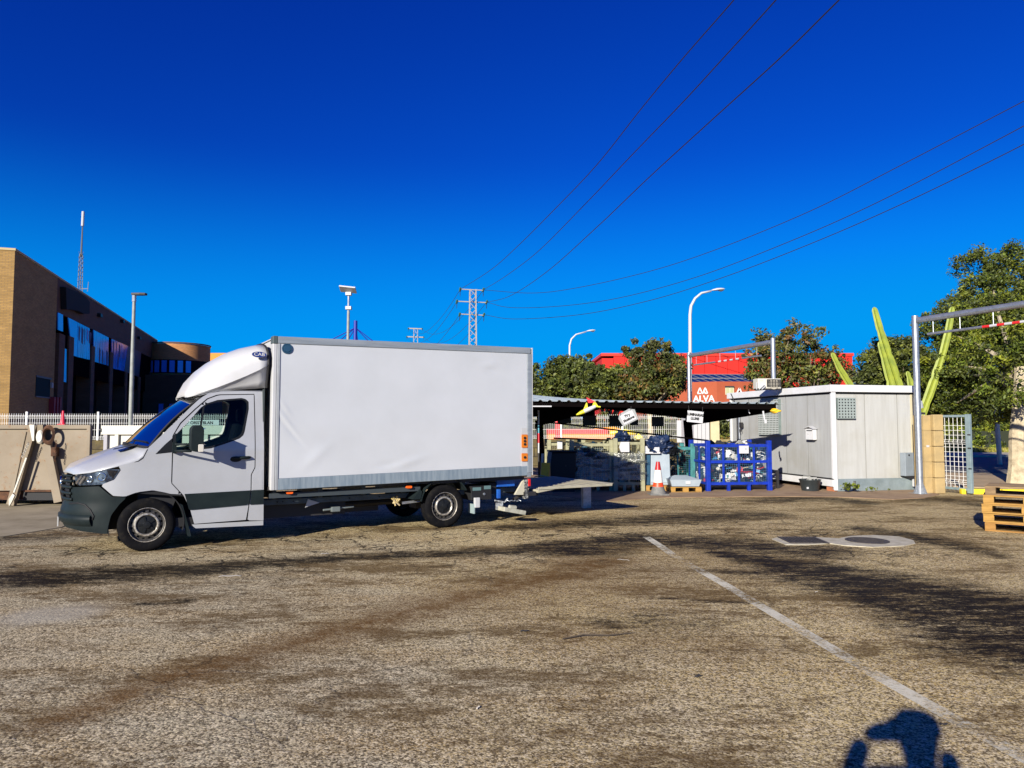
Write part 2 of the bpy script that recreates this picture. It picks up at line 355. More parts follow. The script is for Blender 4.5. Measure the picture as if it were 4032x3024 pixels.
# drain and manhole in a concrete collar
t=thing('manhole_surround','pale concrete collar in the asphalt around the square drain and round manhole','drain',gnd(3330,2135))
t.rotation_euler=(0,0,R(-2))
o0=t.location; pp=[]
for p in [(3040,2126),(3060,2118),(3200,2117),(3300,2122),(3340,2112),(3430,2108),(3530,2113),(3590,2128),(3600,2140),(3560,2150),(3440,2156),(3330,2150),(3270,2142),(3180,2148),(3100,2148)]:
    q=gnd(*p)-o0; pp.append((q.x,q.y))
MB().prism(pp,-.05,.010).build('collar',mat('pale_concrete',(.48,.44,.33),.85,col2=(.34,.30,.21),scale=6,bmp=.4,bscale=50),t)
IRON=mat('cast_iron',(.06,.052,.045),.6,.6,col2=(.12,.10,.08),scale=30)
c=gnd(3412,2131)-o0; mb=MB(); mb.lathe([(.30,.010),(.30,.018),(.27,.018),(.265,.013),(0.001,.013)],32,T(c.x,c.y,0)); o=mb.build('manhole_rim',IRON,t)
mb=MB(); mb.lathe([(.262,.013),(.262,.017),(0.001,.017)],32,T(c.x,c.y,0))
for i in range(-5,6):
    for j in range(-5,6):
        if i*i+j*j<26: mb.box(c.x+i*.045-.014,c.x+i*.045+.014,c.y+j*.045-.014,c.y+j*.045+.014,.0165,.021)
mb.build('manhole_cover',IRON,t)
c=gnd(3162,2131)-o0
MB().box(c.x-.26,c.x+.26,c.y-.26,c.y+.26,.009,.0115).build('drain_pit',mat('pit_black',(.008,.008,.008),.9),t)
for k in range(11):
    MB().box(c.x-.26+k*.05,c.x-.26+k*.05+.022,c.y-.25,c.y+.25,.012,.020).build('grate_bar',IRON,t)
mb=MB(); 
for sgn in (-1,1): mb.box(c.x-.28,c.x+.28,c.y+sgn*.265-.015,c.y+sgn*.265+.015,.0105,.022); mb.box(c.x+sgn*.265-.015+.0,c.x+sgn*.265+.015,c.y-.25,c.y+.25,.0105,.0215)
mb.build('grate_frame',IRON,t)
# bits of litter
LIT=mat('litter_pale',(.42,.38,.32),.7); LITD=mat('litter_dark',(.03,.027,.025),.8)
def litter(px,py,l,w,rz,m,lab,nm='litter'):
    p=gnd(px,py); mb=MB(); n=5
    rows=[[Vector((l*(i/n-.5),sg*w/2*(1-.5*abs(i/n-.5)),.004+.008*math.sin(i*1.9)**2)) for sg in (-1,1)] for i in range(n+1)]
    mb.grid(rows); o=mb.build(nm,m,None,solid=.003); o.location=p; o.rotation_euler=(0,0,rz); tag(o,lab,'litter','scraps lying on the asphalt')
litter(905,2270,.24,.05,.1,LIT,'long pale flattened scrap lying on the dark tyre band below the truck')
litter(1278,2182,.10,.04,.4,LIT,'small white scrap below the middle of the truck chassis')
litter(2455,2206,.16,.015,-.5,LIT,'thin white sliver left of the painted line top end','litter')
litter(2066,2487,.07,.035,.1,LITD,'small black chip on open asphalt below the rear wheel')
litter(3719,2856,.055,.02,0,LITD,'small black chip beside the photographer shadow','litter')
litter(1883,2790,.045,.012,1.2,LIT,'tiny white leaf shape in the lower middle foreground','litter')
litter(2750,2665,.06,.03,.7,LITD,'small dark scrap left of the lower painted line')
litter(3215,2333,.035,.01,.4,LIT,'small pale scrap right of the painted line below the drain')
mb=MB(); mb.tube([gnd(2215,2520)+Vector((0,0,.01)),gnd(2300,2508)+Vector((0,0,.02)),gnd(2400,2508)+Vector((0,0,.015)),gnd(2490,2496)+Vector((0,0,.01))],[.004,.008,.007,.004],5)
tag(mb.build('twig',mat('bark_dark',(.06,.045,.03),.9)),'thin dark twig lying on the asphalt in the middle foreground','twig')
# ================================================================ TRUCK  (local x = front to rear, y = near side to far side, origin at the front hub)
TRK=thing('box_truck','white box truck with silver-white cab parked across the yard, tail lift lowered','truck',(-4.95,9.87,0),R(30.25))
SILVER=mat('silver_white_paint',(.36,.37,.385),.28,coat=.5,col2=(.33,.335,.34),scale=1.5)
PLAS=mat('bumper_plastic',(.009,.014,.015),.5,col2=(.014,.021,.021),scale=3,spec=.15)
SEAL=mat('seam_black',(.006,.006,.007),.7)
N_=2.6; U0=-.1; VC=.97
def ufz(z):
    pts_=[(.2,-.9),(.35,-.98),(.55,-1.02),(.68,-.98),(.8,-1.0),(1.07,-.99)]
    if z<=.2: return -.9
    for a,b in zip(pts_,pts_[1:]):
        if z<=b[0]: return a[1]+(z-a[0])/(b[0]-a[0])*(b[1]-a[1])
    return -.99
def hwz(z): return .99-(0 if z<1.35 else .13*((z-1.35)/.85)**1.3)
def w_of(u,z):
    if u>=U0: return u
    if u<-1.2: return u
    t=min(.99999,(U0-u)/(U0-ufz(z))); return U0-.95*math.asin(t**(N_/2))
def S3(w,z,off=0):
    hw=hwz(z)
    if w>=U0: return Vector((w,VC-hw-off,z))
    a=(U0-w)/.95; a=min(a,math.pi/2); t=max(0,math.sin(a))**(2/N_); r=max(0,math.cos(a))**(2/N_)
    return Vector((U0-(U0-ufz(z)+off)*t, VC-(hw+off)*r, z))
def inside(p,poly):
    c=False; n=len(poly); x,y=p
    for i in range(n):
        x1,y1=poly[i]; x2,y2=poly[(i+1)%n]
        if (y1>y)!=(y2>y) and x<(x2-x1)*(y-y1)/(y2-y1)+x1: c=not c
    return c
def nearest(p,polys):
    best=None; x,y=p
    for poly in polys:
        n=len(poly)
        for i in range(n):
            x1,y1=poly[i]; x2,y2=poly[(i+1)%n]; dx,dy=x2-x1,y2-y1; l=dx*dx+dy*dy
            t=0 if l==0 else max(0,min(1,((x-x1)*dx+(y-y1)*dy)/l)); qx,qy=x1+t*dx,y1+t*dy; d=(qx-x)**2+(qy-y)**2
            if best is None or d<best[0]: best=(d,qx,qy)
    return best[1],best[2]
def panel(name,outer,holes,m,parent,off=0,cell=.03,thick=.02,mirror=False,fmap=None,smooth='all'):
    cv=lambda P:[(w_of(u,z),z) for u,z in P]
    P=cv(outer); H=[cv(h) for h in holes]
    x0=min(p[0] for p in P); x1=max(p[0] for p in P); y0=min(p[1] for p in P); y1=max(p[1] for p in P)
    nx=max(2,round((x1-x0)/cell)); ny=max(2,round((y1-y0)/cell)); dx=(x1-x0)/nx; dy=(y1-y0)/ny
    keep=set()
    for i in range(nx):
        for j in range(ny):
            c=(x0+(i+.5)*dx,y0+(j+.5)*dy)
            if inside(c,P) and not any(inside(c,h) for h in H): keep.add((i,j))
    vid={}; V=[]
    def vert(i,j):
        if (i,j) not in vid:
            p=(x0+i*dx,y0+j*dy)
            if not all((a,b) in keep for a in (i-1,i) for b in (j-1,j)): p=nearest(p,[P]+H)
            vid[(i,j)]=len(V); V.append(p)
        return vid[(i,j)]
    faces=[(vert(i,j),vert(i+1,j),vert(i+1,j+1),vert(i,j+1)) for i,j in sorted(keep)]
    fm=fmap or (lambda w,z,o:S3(w,z,o))
    out=[]
    for mir in ([False,True] if mirror else [False]):
        mb=MB(); A=[fm(w,z,off) for w,z in V]; B=[fm(w,z,off-thick) for w,z in V]
        if mir: A=[Vector((p.x,2*VC-p.y,p.z)) for p in A]; B=[Vector((p.x,2*VC-p.y,p.z)) for p in B]
        ec={}
        for f in faces:
            for k in range(4):
                e=(f[k],f[(k+1)%4]); ec[e]=1
        rim=[(a,b) for (a,b) in ec if (b,a) not in ec]
        n=len(A); fs=[f if not mir else f[::-1] for f in faces]+[((a,a+n,b+n,b) if not mir else (b,b+n,a+n,a)) for a,b in rim]
        mb.add(A+B,fs)
        o=mb.build(name,m,parent,smooth=True,fix=False); out.append(o)
    return out[0]
doorline=[(.86,2.145),(.73,2.09),(.57,1.94),(.38,1.74),(.285,1.56),(.283,.91),(.42,.75)]
body=[(-.36,1.155),(-.12,1.232),(-.06,1.29),(-.01,1.40),(.19,1.61),(.42,1.86),(.55,2.0),(.64,2.09),(.76,2.17),(.95,2.205),(1.5,2.225),(1.52,.32),(1.30,.335),(1.315,.5),(1.345,.77),(1.345,.99),(1.395,1.09),(1.385,2.17),(.9,2.152)]+doorline+[(.28,.765),(.2,.79),(.06,.825),(-.11,.81),(-.22,.775),(-.27,.755),(-.41,.77),(-.48,.835),(-.56,.915),(-.40,.985),(-.33,1.11),(-.34,1.13)]
CAB=panel('cab_body',body,[],SILVER,TRK,0,.028,mirror=True)
win=[(.305,1.55),(.48,1.75),(.65,1.96),(.73,2.02),(.87,2.07),(1.0,2.085),(1.2,2.105),(1.26,2.09),(1.3,2.05),(1.3,1.94),(1.24,1.61),(1.22,1.56),(1.17,1.515),(1.07,1.475),(.79,1.38),(.305,1.335)]
door=[(.872,2.132),(.744,2.08),(.584,1.93),(.395,1.73),(.30,1.56),(.297,.91),(.445,.735),(.53,.55),(.59,.335),(1.275,.345),(1.30,.5),(1.332,.77),(1.332,.995),(1.382,1.095),(1.372,2.157),(.91,2.14)]
DOOR=panel('door',door,[win],SILVER,TRK,.001,.026,mirror=True)
panel('seam_liner',[(-.3,.8),(-.3,1.1),(.0,1.37),(.2,1.58),(.6,2.0),(.8,2.15),(1.5,2.18),(1.5,.34),(.62,.34),(.46,.72)],[[(.30,1.57),(.48,1.78),(.65,1.98),(.87,2.09),(1.2,2.12),(1.31,2.09),(1.32,1.94),(1.25,1.55),(1.07,1.45),(.79,1.36),(.30,1.31)]],SEAL,TRK,-.028,.04,mirror=True)
# black frame round the side window, quarter pane bar, mirror triangle
frame_in=[(.33,1.56),(.50,1.755),(.665,1.95),(.74,2.0),(.87,2.045),(1.0,2.06),(1.2,2.08),(1.25,2.065),(1.275,2.03),(1.272,1.94),(1.21,1.62),(1.19,1.58),(1.15,1.54),(1.05,1.50),(.79,1.41),(.33,1.365)]
panel('window_frame',win,[frame_in],BLACK,DOOR,-.004,.02)
GL=glassmat('side_glass',(.55,.68,.66),.0)
panel('window_pane',frame_in,[],GL,DOOR,-.012,.06,thick=0,mirror=True)
panel('window_bar',[(.595,1.365),(.62,1.365),(.70,1.98),(.675,1.965)],[],BLACK,DOOR,-.006,.011)
panel('mirror_triangle',[(.08,1.315),(.28,1.335),(.286,1.53),(.2,1.45)],[],BLACK,CAB,.004,.02)
panel('hinge_trim',[(.296,1.335),(.296,1.56),(.33,1.60),(.33,1.335)],[],BLACK,DOOR,.003,.02)
# side moulding and sill
mold=[(.44,.755),(1.52,.765),(1.52,.56),(.50,.53)]
panel('side_moulding',[(.455,.755),(1.325,.765),(1.315,.56),(.52,.53)],[],PLAS,DOOR,.014,.05)
panel('side_moulding',[(1.345,.765),(1.515,.765),(1.515,.56),(1.33,.56)],[],PLAS,CAB,.014,.05)
panel('sill',[(.56,.325),(1.52,.315),(1.52,.25),(.60,.27)],[],SILVER,CAB,-.01,.05)
panel('fuel_flap',[(1.40,1.05),(1.485,1.05),(1.495,.77),(1.36,.77),(1.36,.98)],[],SILVER,CAB,.003,.04)
# door handle
mb=MB(); y0=VC-hwz(1.24)
mb.tube([(1.07,y0+.0,1.235),(1.09,y0-.03,1.235),(1.2,y0-.038,1.24),(1.30,y0-.03,1.242),(1.315,y0+.005,1.242)],[.02,.022,.022,.021,.018],8)
mb.build('handle',PLAS,DOOR,smooth='all')
MB().lathe([(.001,0),(.05,.004),(.06,.0)],20,T(1.12,y0-.002,1.22)@RX(90)@Matrix.Diagonal((1.3,.7,1,1))).build('handle_cup',SEAL,DOOR)
# front bumper, grille
C0=-1.585
bump_poly=[(-.57,.90),(-.83,.885),(-.885,.88),(-.88,.72),(C0,.70),(C0,.40),(-.98,.34),(-.88,.325),(-.86,.325),(-.46,.27),(-.43,.5),(-.33,.66),(-.23,.762),(-.27,.745),(-.415,.755),(-.485,.82)]
BUM=panel('bumper',bump_poly,[],PLAS,TRK,.012,.03,mirror=True)
# sculpted lower lip and fog recess
mb=MB(); rows=[]
for k in range(22):
    w_=-.62-(.94)*k/21
    rows.append([S3(w_,.52,.012),S3(w_,.50,.045),S3(w_,.455,.055),S3(w_,.40,.04),S3(w_,.37,.012)])
mb.grid(rows); mb.build('bumper_lip',PLAS,TRK,smooth='all')
mb=MB(); mb.tube([S3(w_of(u,z),z,.014) for u,z in [(-.90,.66),(-.80,.675),(-.72,.655),(-.66,.59),(-.62,.51),(-.63,.46)]],.012,8); mb.build('fog_recess_line',SEAL,BUM,smooth='all')
mb=MB(); mb.beam((-1.05,.72,.35),(-1.05,1.22,.35),.012,.0001); 
MB().box(-1.055,-1.04,.70,1.24,.33,.46).build('number_plate',WHITE,TRK)
GR=panel('grille',[(-.93,.70),(C0,.70),(C0,1.02),(-.93,1.03)],[],SEAL,TRK,-.02,.05,mirror=True)
for k,z in enumerate((.72,.80,.88,.96,1.03)):
    mb=MB(); P=[S3(-1.02-.565*i/14,z,.02) for i in range(15)]; P=P+[Vector((p.x,2*VC-p.y,p.z)) for p in P[::-1]]
    mb.tube(P,.021 if k<4 else .012,6,cap=True); mb.build('grille_slat',PLAS,GR,smooth='all')
MB().lathe([(.001,.0),(.07,.0),(.085,.012),(.10,.012),(.105,0)],28,T(-1.03,VC,.90)@RY(-90)).build('grille_badge',CHROME,GR)
# headlight
REFL=mat('lamp_reflector',(.35,.42,.50),.2,.9,col2=(.06,.10,.16),scale=9,lo=.45,hi=.55)
hl=[(-.885,1.03),(-.79,1.045),(-.48,1.122),(-.345,1.115),(-.405,.985),(-.56,.918),(-.82,.905),(-.87,.95)]
HL=panel('headlight',hl,[],REFL,TRK,-.02,.02,mirror=True)
panel('lens',hl,[],glassmat('clear_lens',(.86,.92,.96),.06),HL,.004,.03,thick=.0)
for u,z,r in ((-.56,1.02,.055),(-.70,.99,.045)):
    p=S3(w_of(u,z),z,-.015); MB().lathe([(.001,-.02),(r*.6,-.015),(r,.012),(r*1.1,.0)],20,T(*p)@RZ(-20 if u>-.6 else -38)@RX(90)).build('bulb_bowl',CHROME,HL,smooth='all')
for u in (-.80,-.84):
    mb=MB(); mb.beam(S3(w_of(u,.93),.93,.0),S3(w_of(u+.06,1.03),1.03,.0),.012,.03); mb.build('light_strip',CHROME,HL)
panel('headlight_brow',[(-.5,1.11),(-.36,1.105),(-.42,1.0),(-.47,1.04)],[],mat('lamp_blue_black',(.01,.03,.05),.15),HL,-.012,.02,thick=0)
# hood
E_=[(-.875,1.045),(-.68,1.077),(-.48,1.125),(-.30,1.175),(-.13,1.225),(-.065,1.285),(-.01,1.395)]
K_=[(-1.005,1.065),(-.925,1.165),(-.72,1.262),(-.53,1.338),(-.40,1.385),(-.34,1.405),(-.27,1.435)]
rows=[]
for (ue,ze),(uc,zc) in zip(E_,K_):
    e=S3(w_of(ue,ze),ze,0); r=[]
    for k in range(17):
        s=k/16; q=math.sin(s*math.pi/2); y=e.y+(VC-e.y)*s
        dip=-.012*max(0,math.sin((s-.45)/.55*math.pi)) if s>.45 else 0
        r.append(Vector((ue+(uc-ue)*q**1.1,y,ze+(zc-ze)*(q**.62)+dip)))
    rows.append(r+[Vector((p.x,2*VC-p.y,p.z)) for p in r[::-1][1:]])
HOOD=MB().grid(rows).build('hood',SILVER,TRK,smooth='all',solid=.012)
MB().tube([S3(w_of(u,z),z,.0) for u,z in [(-.875,1.045),(-.48,1.125),(-.13,1.222),(-.075,1.26),(-.02,1.38)]],.0055,6).build('hood_seam',SEAL,HOOD)
mb=MB(); 
for (u,y,z) in ((-.30,.42,1.378),):
    mb.prism([(-.42,.32),(-.14,.22),(-.10,.42),(-.40,.56)],0,.006)
    mb.v=[(x,y,1.372+(x+.42)*.22+.0) if True else 0 for x,y,zz in mb.v[:4]]+[(x,y,1.380+(x+.42)*.22) for x,y,zz in mb.v[4:]]
mb.build('cowl_vent',mat('vent_black',(.01,.015,.03),.3),HOOD)
# windshield
bot=[]; top=[]
for k in range(13):
    s=k/12; q=math.sin(s*math.pi/2); y0=-.005; y1=VC-hwz(2.09)
    bot.append(Vector((.0+(-.265)*q**.9,y0+(VC-y0)*s,1.402+.045*q)))
    top.append(Vector((.655-.13*q**.9,y1+(VC-y1)*s,2.10+.03*q)))
full=lambda r:r+[Vector((p.x,2*VC-p.y,p.z)) for p in r[::-1][1:]]
rows=[]
for j in range(9):
    t=j/8; r=[a.lerp(b,t)+Vector((-.035,0,.03))*math.sin(math.pi*t) for a,b in zip(bot,top)]; rows.append(full(r))
WG=glassmat('windshield_glass',(.10,.15,.17),.10)
WS=MB().grid(rows).build('windshield',WG,TRK,smooth='all',fix=False)
MB().tube([p+Vector((-.006,0,.0)) for p in rows[0]],.02,6).build('cowl_seal',SEAL,WS)
MB().tube([r[0]+Vector((-.004,.012,.004)) for r in rows],.014,6).build('pillar_seal',SEAL,WS)
mb=MB(); mb.tube([(-.27,.55,1.445),(-.15,.50,1.50),(.0,.15,1.46)],.008,6); mb.tube([(-.16,.52,1.50),(-.02,.10,1.475),],.012,6); mb.build('wiper',BLACK,TRK)
# roof and rear wall of cab
rows=[]
for u,dz in ((.60,-.02),(.72,.035),(.9,.065),(1.2,.085),(1.5,.09)):
    z0=2.12 if u<.7 else min(2.215,2.12+(u-.6)*.28); r=[]; hw=hwz(2.15)
    for k in range(13):
        s=k/12; r.append(Vector((u-(.07*math.sin(s*math.pi/2) if u<.8 else 0),VC-hw+hw*s,z0+dz*math.sin(s*math.pi/2)**.6)))
    rows.append(full(r))
MB().grid(rows).build('cab_roof',SILVER,TRK,smooth='all')
MB().box(1.495,1.515,.03,1.91,.30,2.24).build('cab_rear_wall',mat('cab_rear_dark',(.03,.04,.04),.7),TRK)
MB().box(.3,1.49,.05,1.89,.30,.42).build('cab_floor',SEAL,TRK)
# interior
INT=mat('interior_black',(.012,.012,.014),.85)
mb=MB(); mb.prism([(-.15,1.30),(.25,1.36),(.42,1.32),(.46,1.0),(.3,.5),(-.1,.5)],.10,1.84,RX(90)@T(0,0,-1.94)); mb.build('dashboard',INT,TRK)
for y in (.42,1.45):
    mb=MB(); mb.box(.72,1.25,y-.25,y+.25,.85,1.02); mb.prism([(1.17,1.0),(1.34,1.0),(1.45,1.72),(1.33,1.74)],-y-.24,-y+.24,RX(90)); mb.box(1.36,1.44,y-.12,y+.12,1.76,1.97)
    mb.build('seat',INT,TRK,bevel=.03)
mb=MB(); P=[(.62+.07*math.cos(a),.42+.2*math.sin(a),1.38+.17*math.cos(a)) for a in [2*math.pi*k/20 for k in range(21)]]; mb.tube(P,.016,6,cap=False); mb.tube([(.42,.42,1.25),(.62,.42,1.38)],.02,6); mb.build('steering_wheel',INT,TRK)
# mirror
mb=MB(); 
def rbox(mb,x0,x1,y0,y1,z0,z1,r=.03,M=None):
    P=[]; 
    for cx,cz,a0 in ((x1-r,z1-r,0),(x0+r,z1-r,90),(x0+r,z0+r,180),(x1-r,z0+r,270)):
        for k in range(5): a=R(a0+22.5*k); P.append((cx+r*math.cos(a),cz+r*math.sin(a)))
    return mb.prism(P,-y1,-y0,(M or Matrix())@RX(90))
M_=MB(); rbox(M_,.47,.64,-.42,-.24,1.35,1.71,.07); MIR=M_.build('side_mirror',PLAS,TRK,bevel=.012)
for z in (1.355,1.445):
    mb=MB(); mb.tube([(.30,-.03,z),(.34,-.13,z),(.50,-.27,z)],.017,8); mb.build('mirror_arm',PLAS,MIR,smooth='all')
mb=MB(); rbox(mb,.285,.335,-.08,.0,1.32,1.48,.02); mb.build('mirror_foot',PLAS,MIR)
mb=MB(); rbox(mb,.635,.64,-.41,-.25,1.44,1.67,.04); mb.build('mirror_glass',CHROME,MIR)
mb=MB(); rbox(mb,.57,.64,-.425,-.36,1.345,1.45,.015); mb.build('indicator_lens',mat('clear_plastic',(.55,.52,.45),.15),MIR,bevel=.006)
M_=MB(); rbox(M_,.47,.63,2.18,2.36,1.36,1.70,.06); M_.tube([(.30,1.97,1.36),(.5,2.22,1.38)],.017,8); M_.build('side_mirror',PLAS,TRK,bevel=.012)
# roof deflector
st=[(.47,2.125,.62,2.115,2.115,.60),(.50,2.22,.68,2.125,2.12,.66),(.57,2.37,.76,2.145,2.13,.72),(.70,2.53,.835,2.19,2.16,.78),(.86,2.67,.89,2.25,2.19,.82),(1.05,2.79,.94,2.335,2.215,.855),(1.25,2.875,.985,2.43,2.235,.88),(1.42,2.92,1.02,2.52,2.25,.90),(1.54,2.95,1.04,2.60,2.26,.91)]
rows=[]
for u,zt,hw,zc,zb,hb in st:
    r=[Vector((u,VC-hb,zb)),Vector((u,VC-(hb*.75+hw*.25)+.0,zb+(zc-zb)*.35)),Vector((u,VC-(hb*.45+hw*.55),zb+(zc-zb)*.72)),Vector((u,VC-hw*.985,zc-.012))]
    for k in range(15):
        a=math.pi/2*k/14; r.append(Vector((u-.02*math.sin(a),VC-hw*math.cos(a)**.55,zc+(zt-zc)*math.sin(a)**.62)))
    rows.append(full(r))
DEF=MB().grid(rows).build('roof_deflector',WHITE,TRK,smooth=True,solid=.01)
MB().tube(rows[-1],.018,6,cap=False).build('deflector_seal',SEAL,DEF)
mb=MB(); mb.add(rows[-1],[tuple(range(len(rows[-1])))]); mb.build('deflector_back',SEAL,DEF)
mb=MB()
for k in (0,1): 
    mb.tube([Vector((u-.0,VC-hw*.55+.05*k,zc+(zt-zc)*.965)) for u,zt,hw,zc,zb,hb in st[2:7]],.008,5)
mb.build('deflector_ridge',WHITE,DEF,smooth='all')
BLUE=mat('badge_blue',(.01,.03,.16),.4)
y_=VC-1.0-.075
Mb=T(1.40,y_+.0,2.735)@RX(76)
MB().lathe([(.001,.008),(.1,.008),(.108,.0)],32,Mb@Matrix.Diagonal((1,.42,1,1))).build('badge',BLUE,DEF)
MB().lathe([(.108,.004),(.105,.009),(.103,.004)],32,Mb@Matrix.Diagonal((1,.42,1,1))).build('badge_rim',WHITE,DEF)
text('CAB',.07,WHITE,DEF,'badge_lettering',Mb@T(0,0,.010),.002,.001,sx=1.15)
# ---------------------------------------------------------------- cargo box
RK=.0145
def rk(o):
    for v in o.data.vertices: v.co.z+=RK*(v.co.x-1.6)
    return o
m,nt,b=newmat('box_panel_white'); b.inputs['Roughness'].default_value=.42; b.inputs['Coat Weight'].default_value=.15
n=noise(nt,1.2,4,.6); n2=noise(nt,9,6,.7,stretch=(1,1,.25))
c=mixc(nt,ramp(nt,n.outputs[0],[(.35,0.),(.7,1.)]).outputs[0],(.50,.515,.53),(.46,.475,.485))
c=mixc(nt,ramp(nt,n2.outputs[0],[(.66,0.),(.8,.45)]).outputs[0],c,(.42,.42,.40))
nt.links.new(c,b.inputs['Base Color'])
PAN=m
ALU=mat('box_aluminium',(.30,.33,.35),.45,.25,col2=(.22,.25,.27),scale=4,stretch=(.3,1,3))
ALU2=mat('box_aluminium_sill',(.25,.30,.33),.5,.2,col2=(.16,.21,.25),scale=7,stretch=(3,1,.3))
BOX=rk(MB().box(1.62,6.04,-.085,2.02,.80,2.98).build('cargo_box',PAN,TRK))
# side panel with dents: real relief
mb=MB(); rows=[]
def dent(x,z):
    d=0
    for cx,cz,rx,rz,a,h in ((5.2,2.68,.16,.07,10,.010),(5.3,2.60,.22,.06,-15,-.008),(3.75,1.08,.30,.06,14,.014),(3.4,1.06,.2,.05,5,-.008),(2.25,1.22,.28,.09,40,.012),(1.80,1.78,.22,.03,-52,.014),(1.88,1.60,.22,.03,-50,-.012),(1.78,1.98,.15,.025,-55,.010),(4.2,1.8,.9,.5,0,.006),(2.9,2.3,.8,.5,0,-.005)):
        c_,s_=math.cos(R(a)),math.sin(R(a)); p=(x-cx)*c_+(z-cz)*s_; q=-(x-cx)*s_+(z-cz)*c_
        d+=.55*h*math.exp(-(p/rx)**2-(q/rz)**2)
    return d
for i in range(181):
    x=1.70+(5.985-1.70)*i/180
    rows.append([Vector((x,-.095-dent(x,z),z+RK*(x-1.6))) for z in [.925+(2.915-.925)*j/90 for j in range(91)]])
MB().grid(rows).build('side_panel',PAN,BOX,smooth='all')
rk(MB().box(1.66,6.06,-.108,.02,2.915,3.02).build('roof_rail',ALU,BOX,bevel=.008))
rk(MB().box(1.70,5.99,-.103,.02,.755,.922).build('sill_rail',ALU2,BOX,bevel=.006))
rk(MB().box(1.595,1.655,-.10,.05,.755,3.0).build('corner_post',WHITE,BOX,bevel=.01))
rk(MB().box(1.657,1.70,-.106,.05,.755,2.914).build('corner_trim',GREY,BOX,bevel=.006))
rk(MB().box(1.59,1.665,-.112,.06,2.91,3.025).build('corner_cap',mat('cap_dark',(.06,.08,.08),.5),BOX,bevel=.01))
rk(MB().box(5.99,6.08,-.108,.06,.80,2.912).build('rear_post',ALU,BOX,bevel=.008))
rk(MB().box(6.082,6.095,-.108,.0,.76,3.02).build('rear_trim',WHITE,BOX))
rk(MB().box(5.99,6.06,-.104,.03,.73,.80).build('post_foot',ALU,BOX))
rk(MB().box(1.6,6.06,.0,2.03,2.985,3.0).build('box_roof',WHITE,BOX))
rk(MB().box(1.60,1.66,1.95,2.04,.755,3.0).build('corner_post',WHITE,BOX))
rk(MB().box(6.045,6.075,.06,.98,.80,2.95).build('rear_door',WHITE,BOX)); rk(MB().box(6.045,6.075,.99,1.95,.80,2.95).build('rear_door',WHITE,BOX))
o=MB().lathe([(.001,.018),(.05,.018),(.055,.006),(.062,.012),(.075,.012),(.08,0)],28,T(1.80,-.098,2.845)@RX(90)).build('vent_cap',mat('vent_blue_grey',(.02,.06,.11),.35),BOX,smooth=True)
ORA=mat('reflector_orange',(.62,.17,.01),.35)
for (x0,x1,z0,z1,n) in ((5.865,5.985,1.31,1.54,3),(5.865,5.985,1.07,1.21,1)):
    mb=MB(); rbox(mb,x0,x1,-.115,-.10,z0,z1,.015); o=mb.build('reflector_plate',ORA,BOX)
    for k in range(n):
        zc=(z0+z1)/2+(k-(n-1)/2)*.055
        MB().lathe([(.001,.01),(.022,.01),(.024,0)],16,T((x0+x1)/2,-.116,zc)@RX(90)).build('reflector_hole',SEAL,o)
for z0,z1 in ((1.212,1.308),(.94,1.068),(1.542,1.66)): MB().box(5.865,5.985,-.099,-.096,z0,z1).build('white_sticker',WHITE,BOX)
# ---------------------------------------------------------------- chassis
CH=mat('chassis_blue_grey',(.075,.105,.125),.6,col2=(.05,.06,.06),scale=6)
mb=MB(); mb.box(1.5,6.0,.30,.36,.50,.585); mb.box(1.5,6.0,1.58,1.64,.50,.585)
for x in (1.7,2.4,3.1,3.8,4.9,5.7): mb.box(x,x+.07,.30,1.64,.585,.73)
CHS=mb.build('chassis_frame',CH,TRK,bevel=.006)
for x in [1.78,1.86,2.02,2.3,2.9,3.4,3.7]:
    MB().lathe([(.012,0),(.012,.012),(.001,.012)],6,T(x,.30,.545)@RX(90)).build('bolt',SEAL,CHS)
MB().box(1.58,5.98,.0,1.94,.745,.80).build('floor_crossbearer',DARK,TRK)
MB().box(1.6,4.0,.02,.06,.63,.70).build('side_beam',mat('beam_dark',(.035,.045,.05),.6),CHS)
for x in (1.89,3.79):
    mb=MB(); rbox(mb,x-.05,x+.05,-.03,.02,.685,.725,.018); mb.build('side_marker',mat('marker_orange',(.85,.12,.01),.25),TRK,bevel=.004)
mb=MB(); mb.box(1.6,2.9,.5,1.4,.28,.5); mb.tube([(1.6,.9,.35),(5.6,.9,.42)],.05,8); mb.box(2.6,3.6,.9,1.5,.25,.5); mb.build('underbody',DARK,TRK)
mb=MB(); mb.box(2.62,2.76,.30,.44,.34,.42); mb.tube([(2.5,.37,.37),(3.0,.37,.40)],.02,6); mb.build('valve_block',mat('valve_grey',(.12,.14,.14),.5),CHS,bevel=.01)
mb=MB(); mb.prism([(2.20,.44),(2.42,.50),(2.24,.565)],-.30,-.28,RX(90)); mb.build('gusset',WHITE,CHS)
mb=MB()
for k in range(9): 
    a=k*.7; mb.tube([(3.63+.06*math.sin(a*1.7),.20+.02*math.cos(a),.50+.05*math.sin(a)),(3.66+.06*math.cos(a*2.1),.20,.44+.05*math.cos(a*1.3))],.014,6)
mb.build('strap_bundle',mat('strap_yellow',(.55,.40,.08),.6,col2=(.5,.42,.3),scale=30),TRK)
mb=MB(); mb.tube([(3.75,.18,.44),(4.05,.16,.46)],.012,6); mb.tube([(3.75,.18,.42),(4.05,.16,.44)],.01,6); mb.build('brake_pipe',GALV,TRK)
# axles
mb=MB(); mb.tube([(0,.15,.355),(0,1.8,.355)],.04,8); mb.build('axle',DARK,TRK); mb=MB(); mb.tube([(4.44,.15,.355),(4.44,1.8,.355)],.06,8); mb.box(4.25,4.63,.8,1.1,.25,.48); mb.build('axle',DARK,TRK)
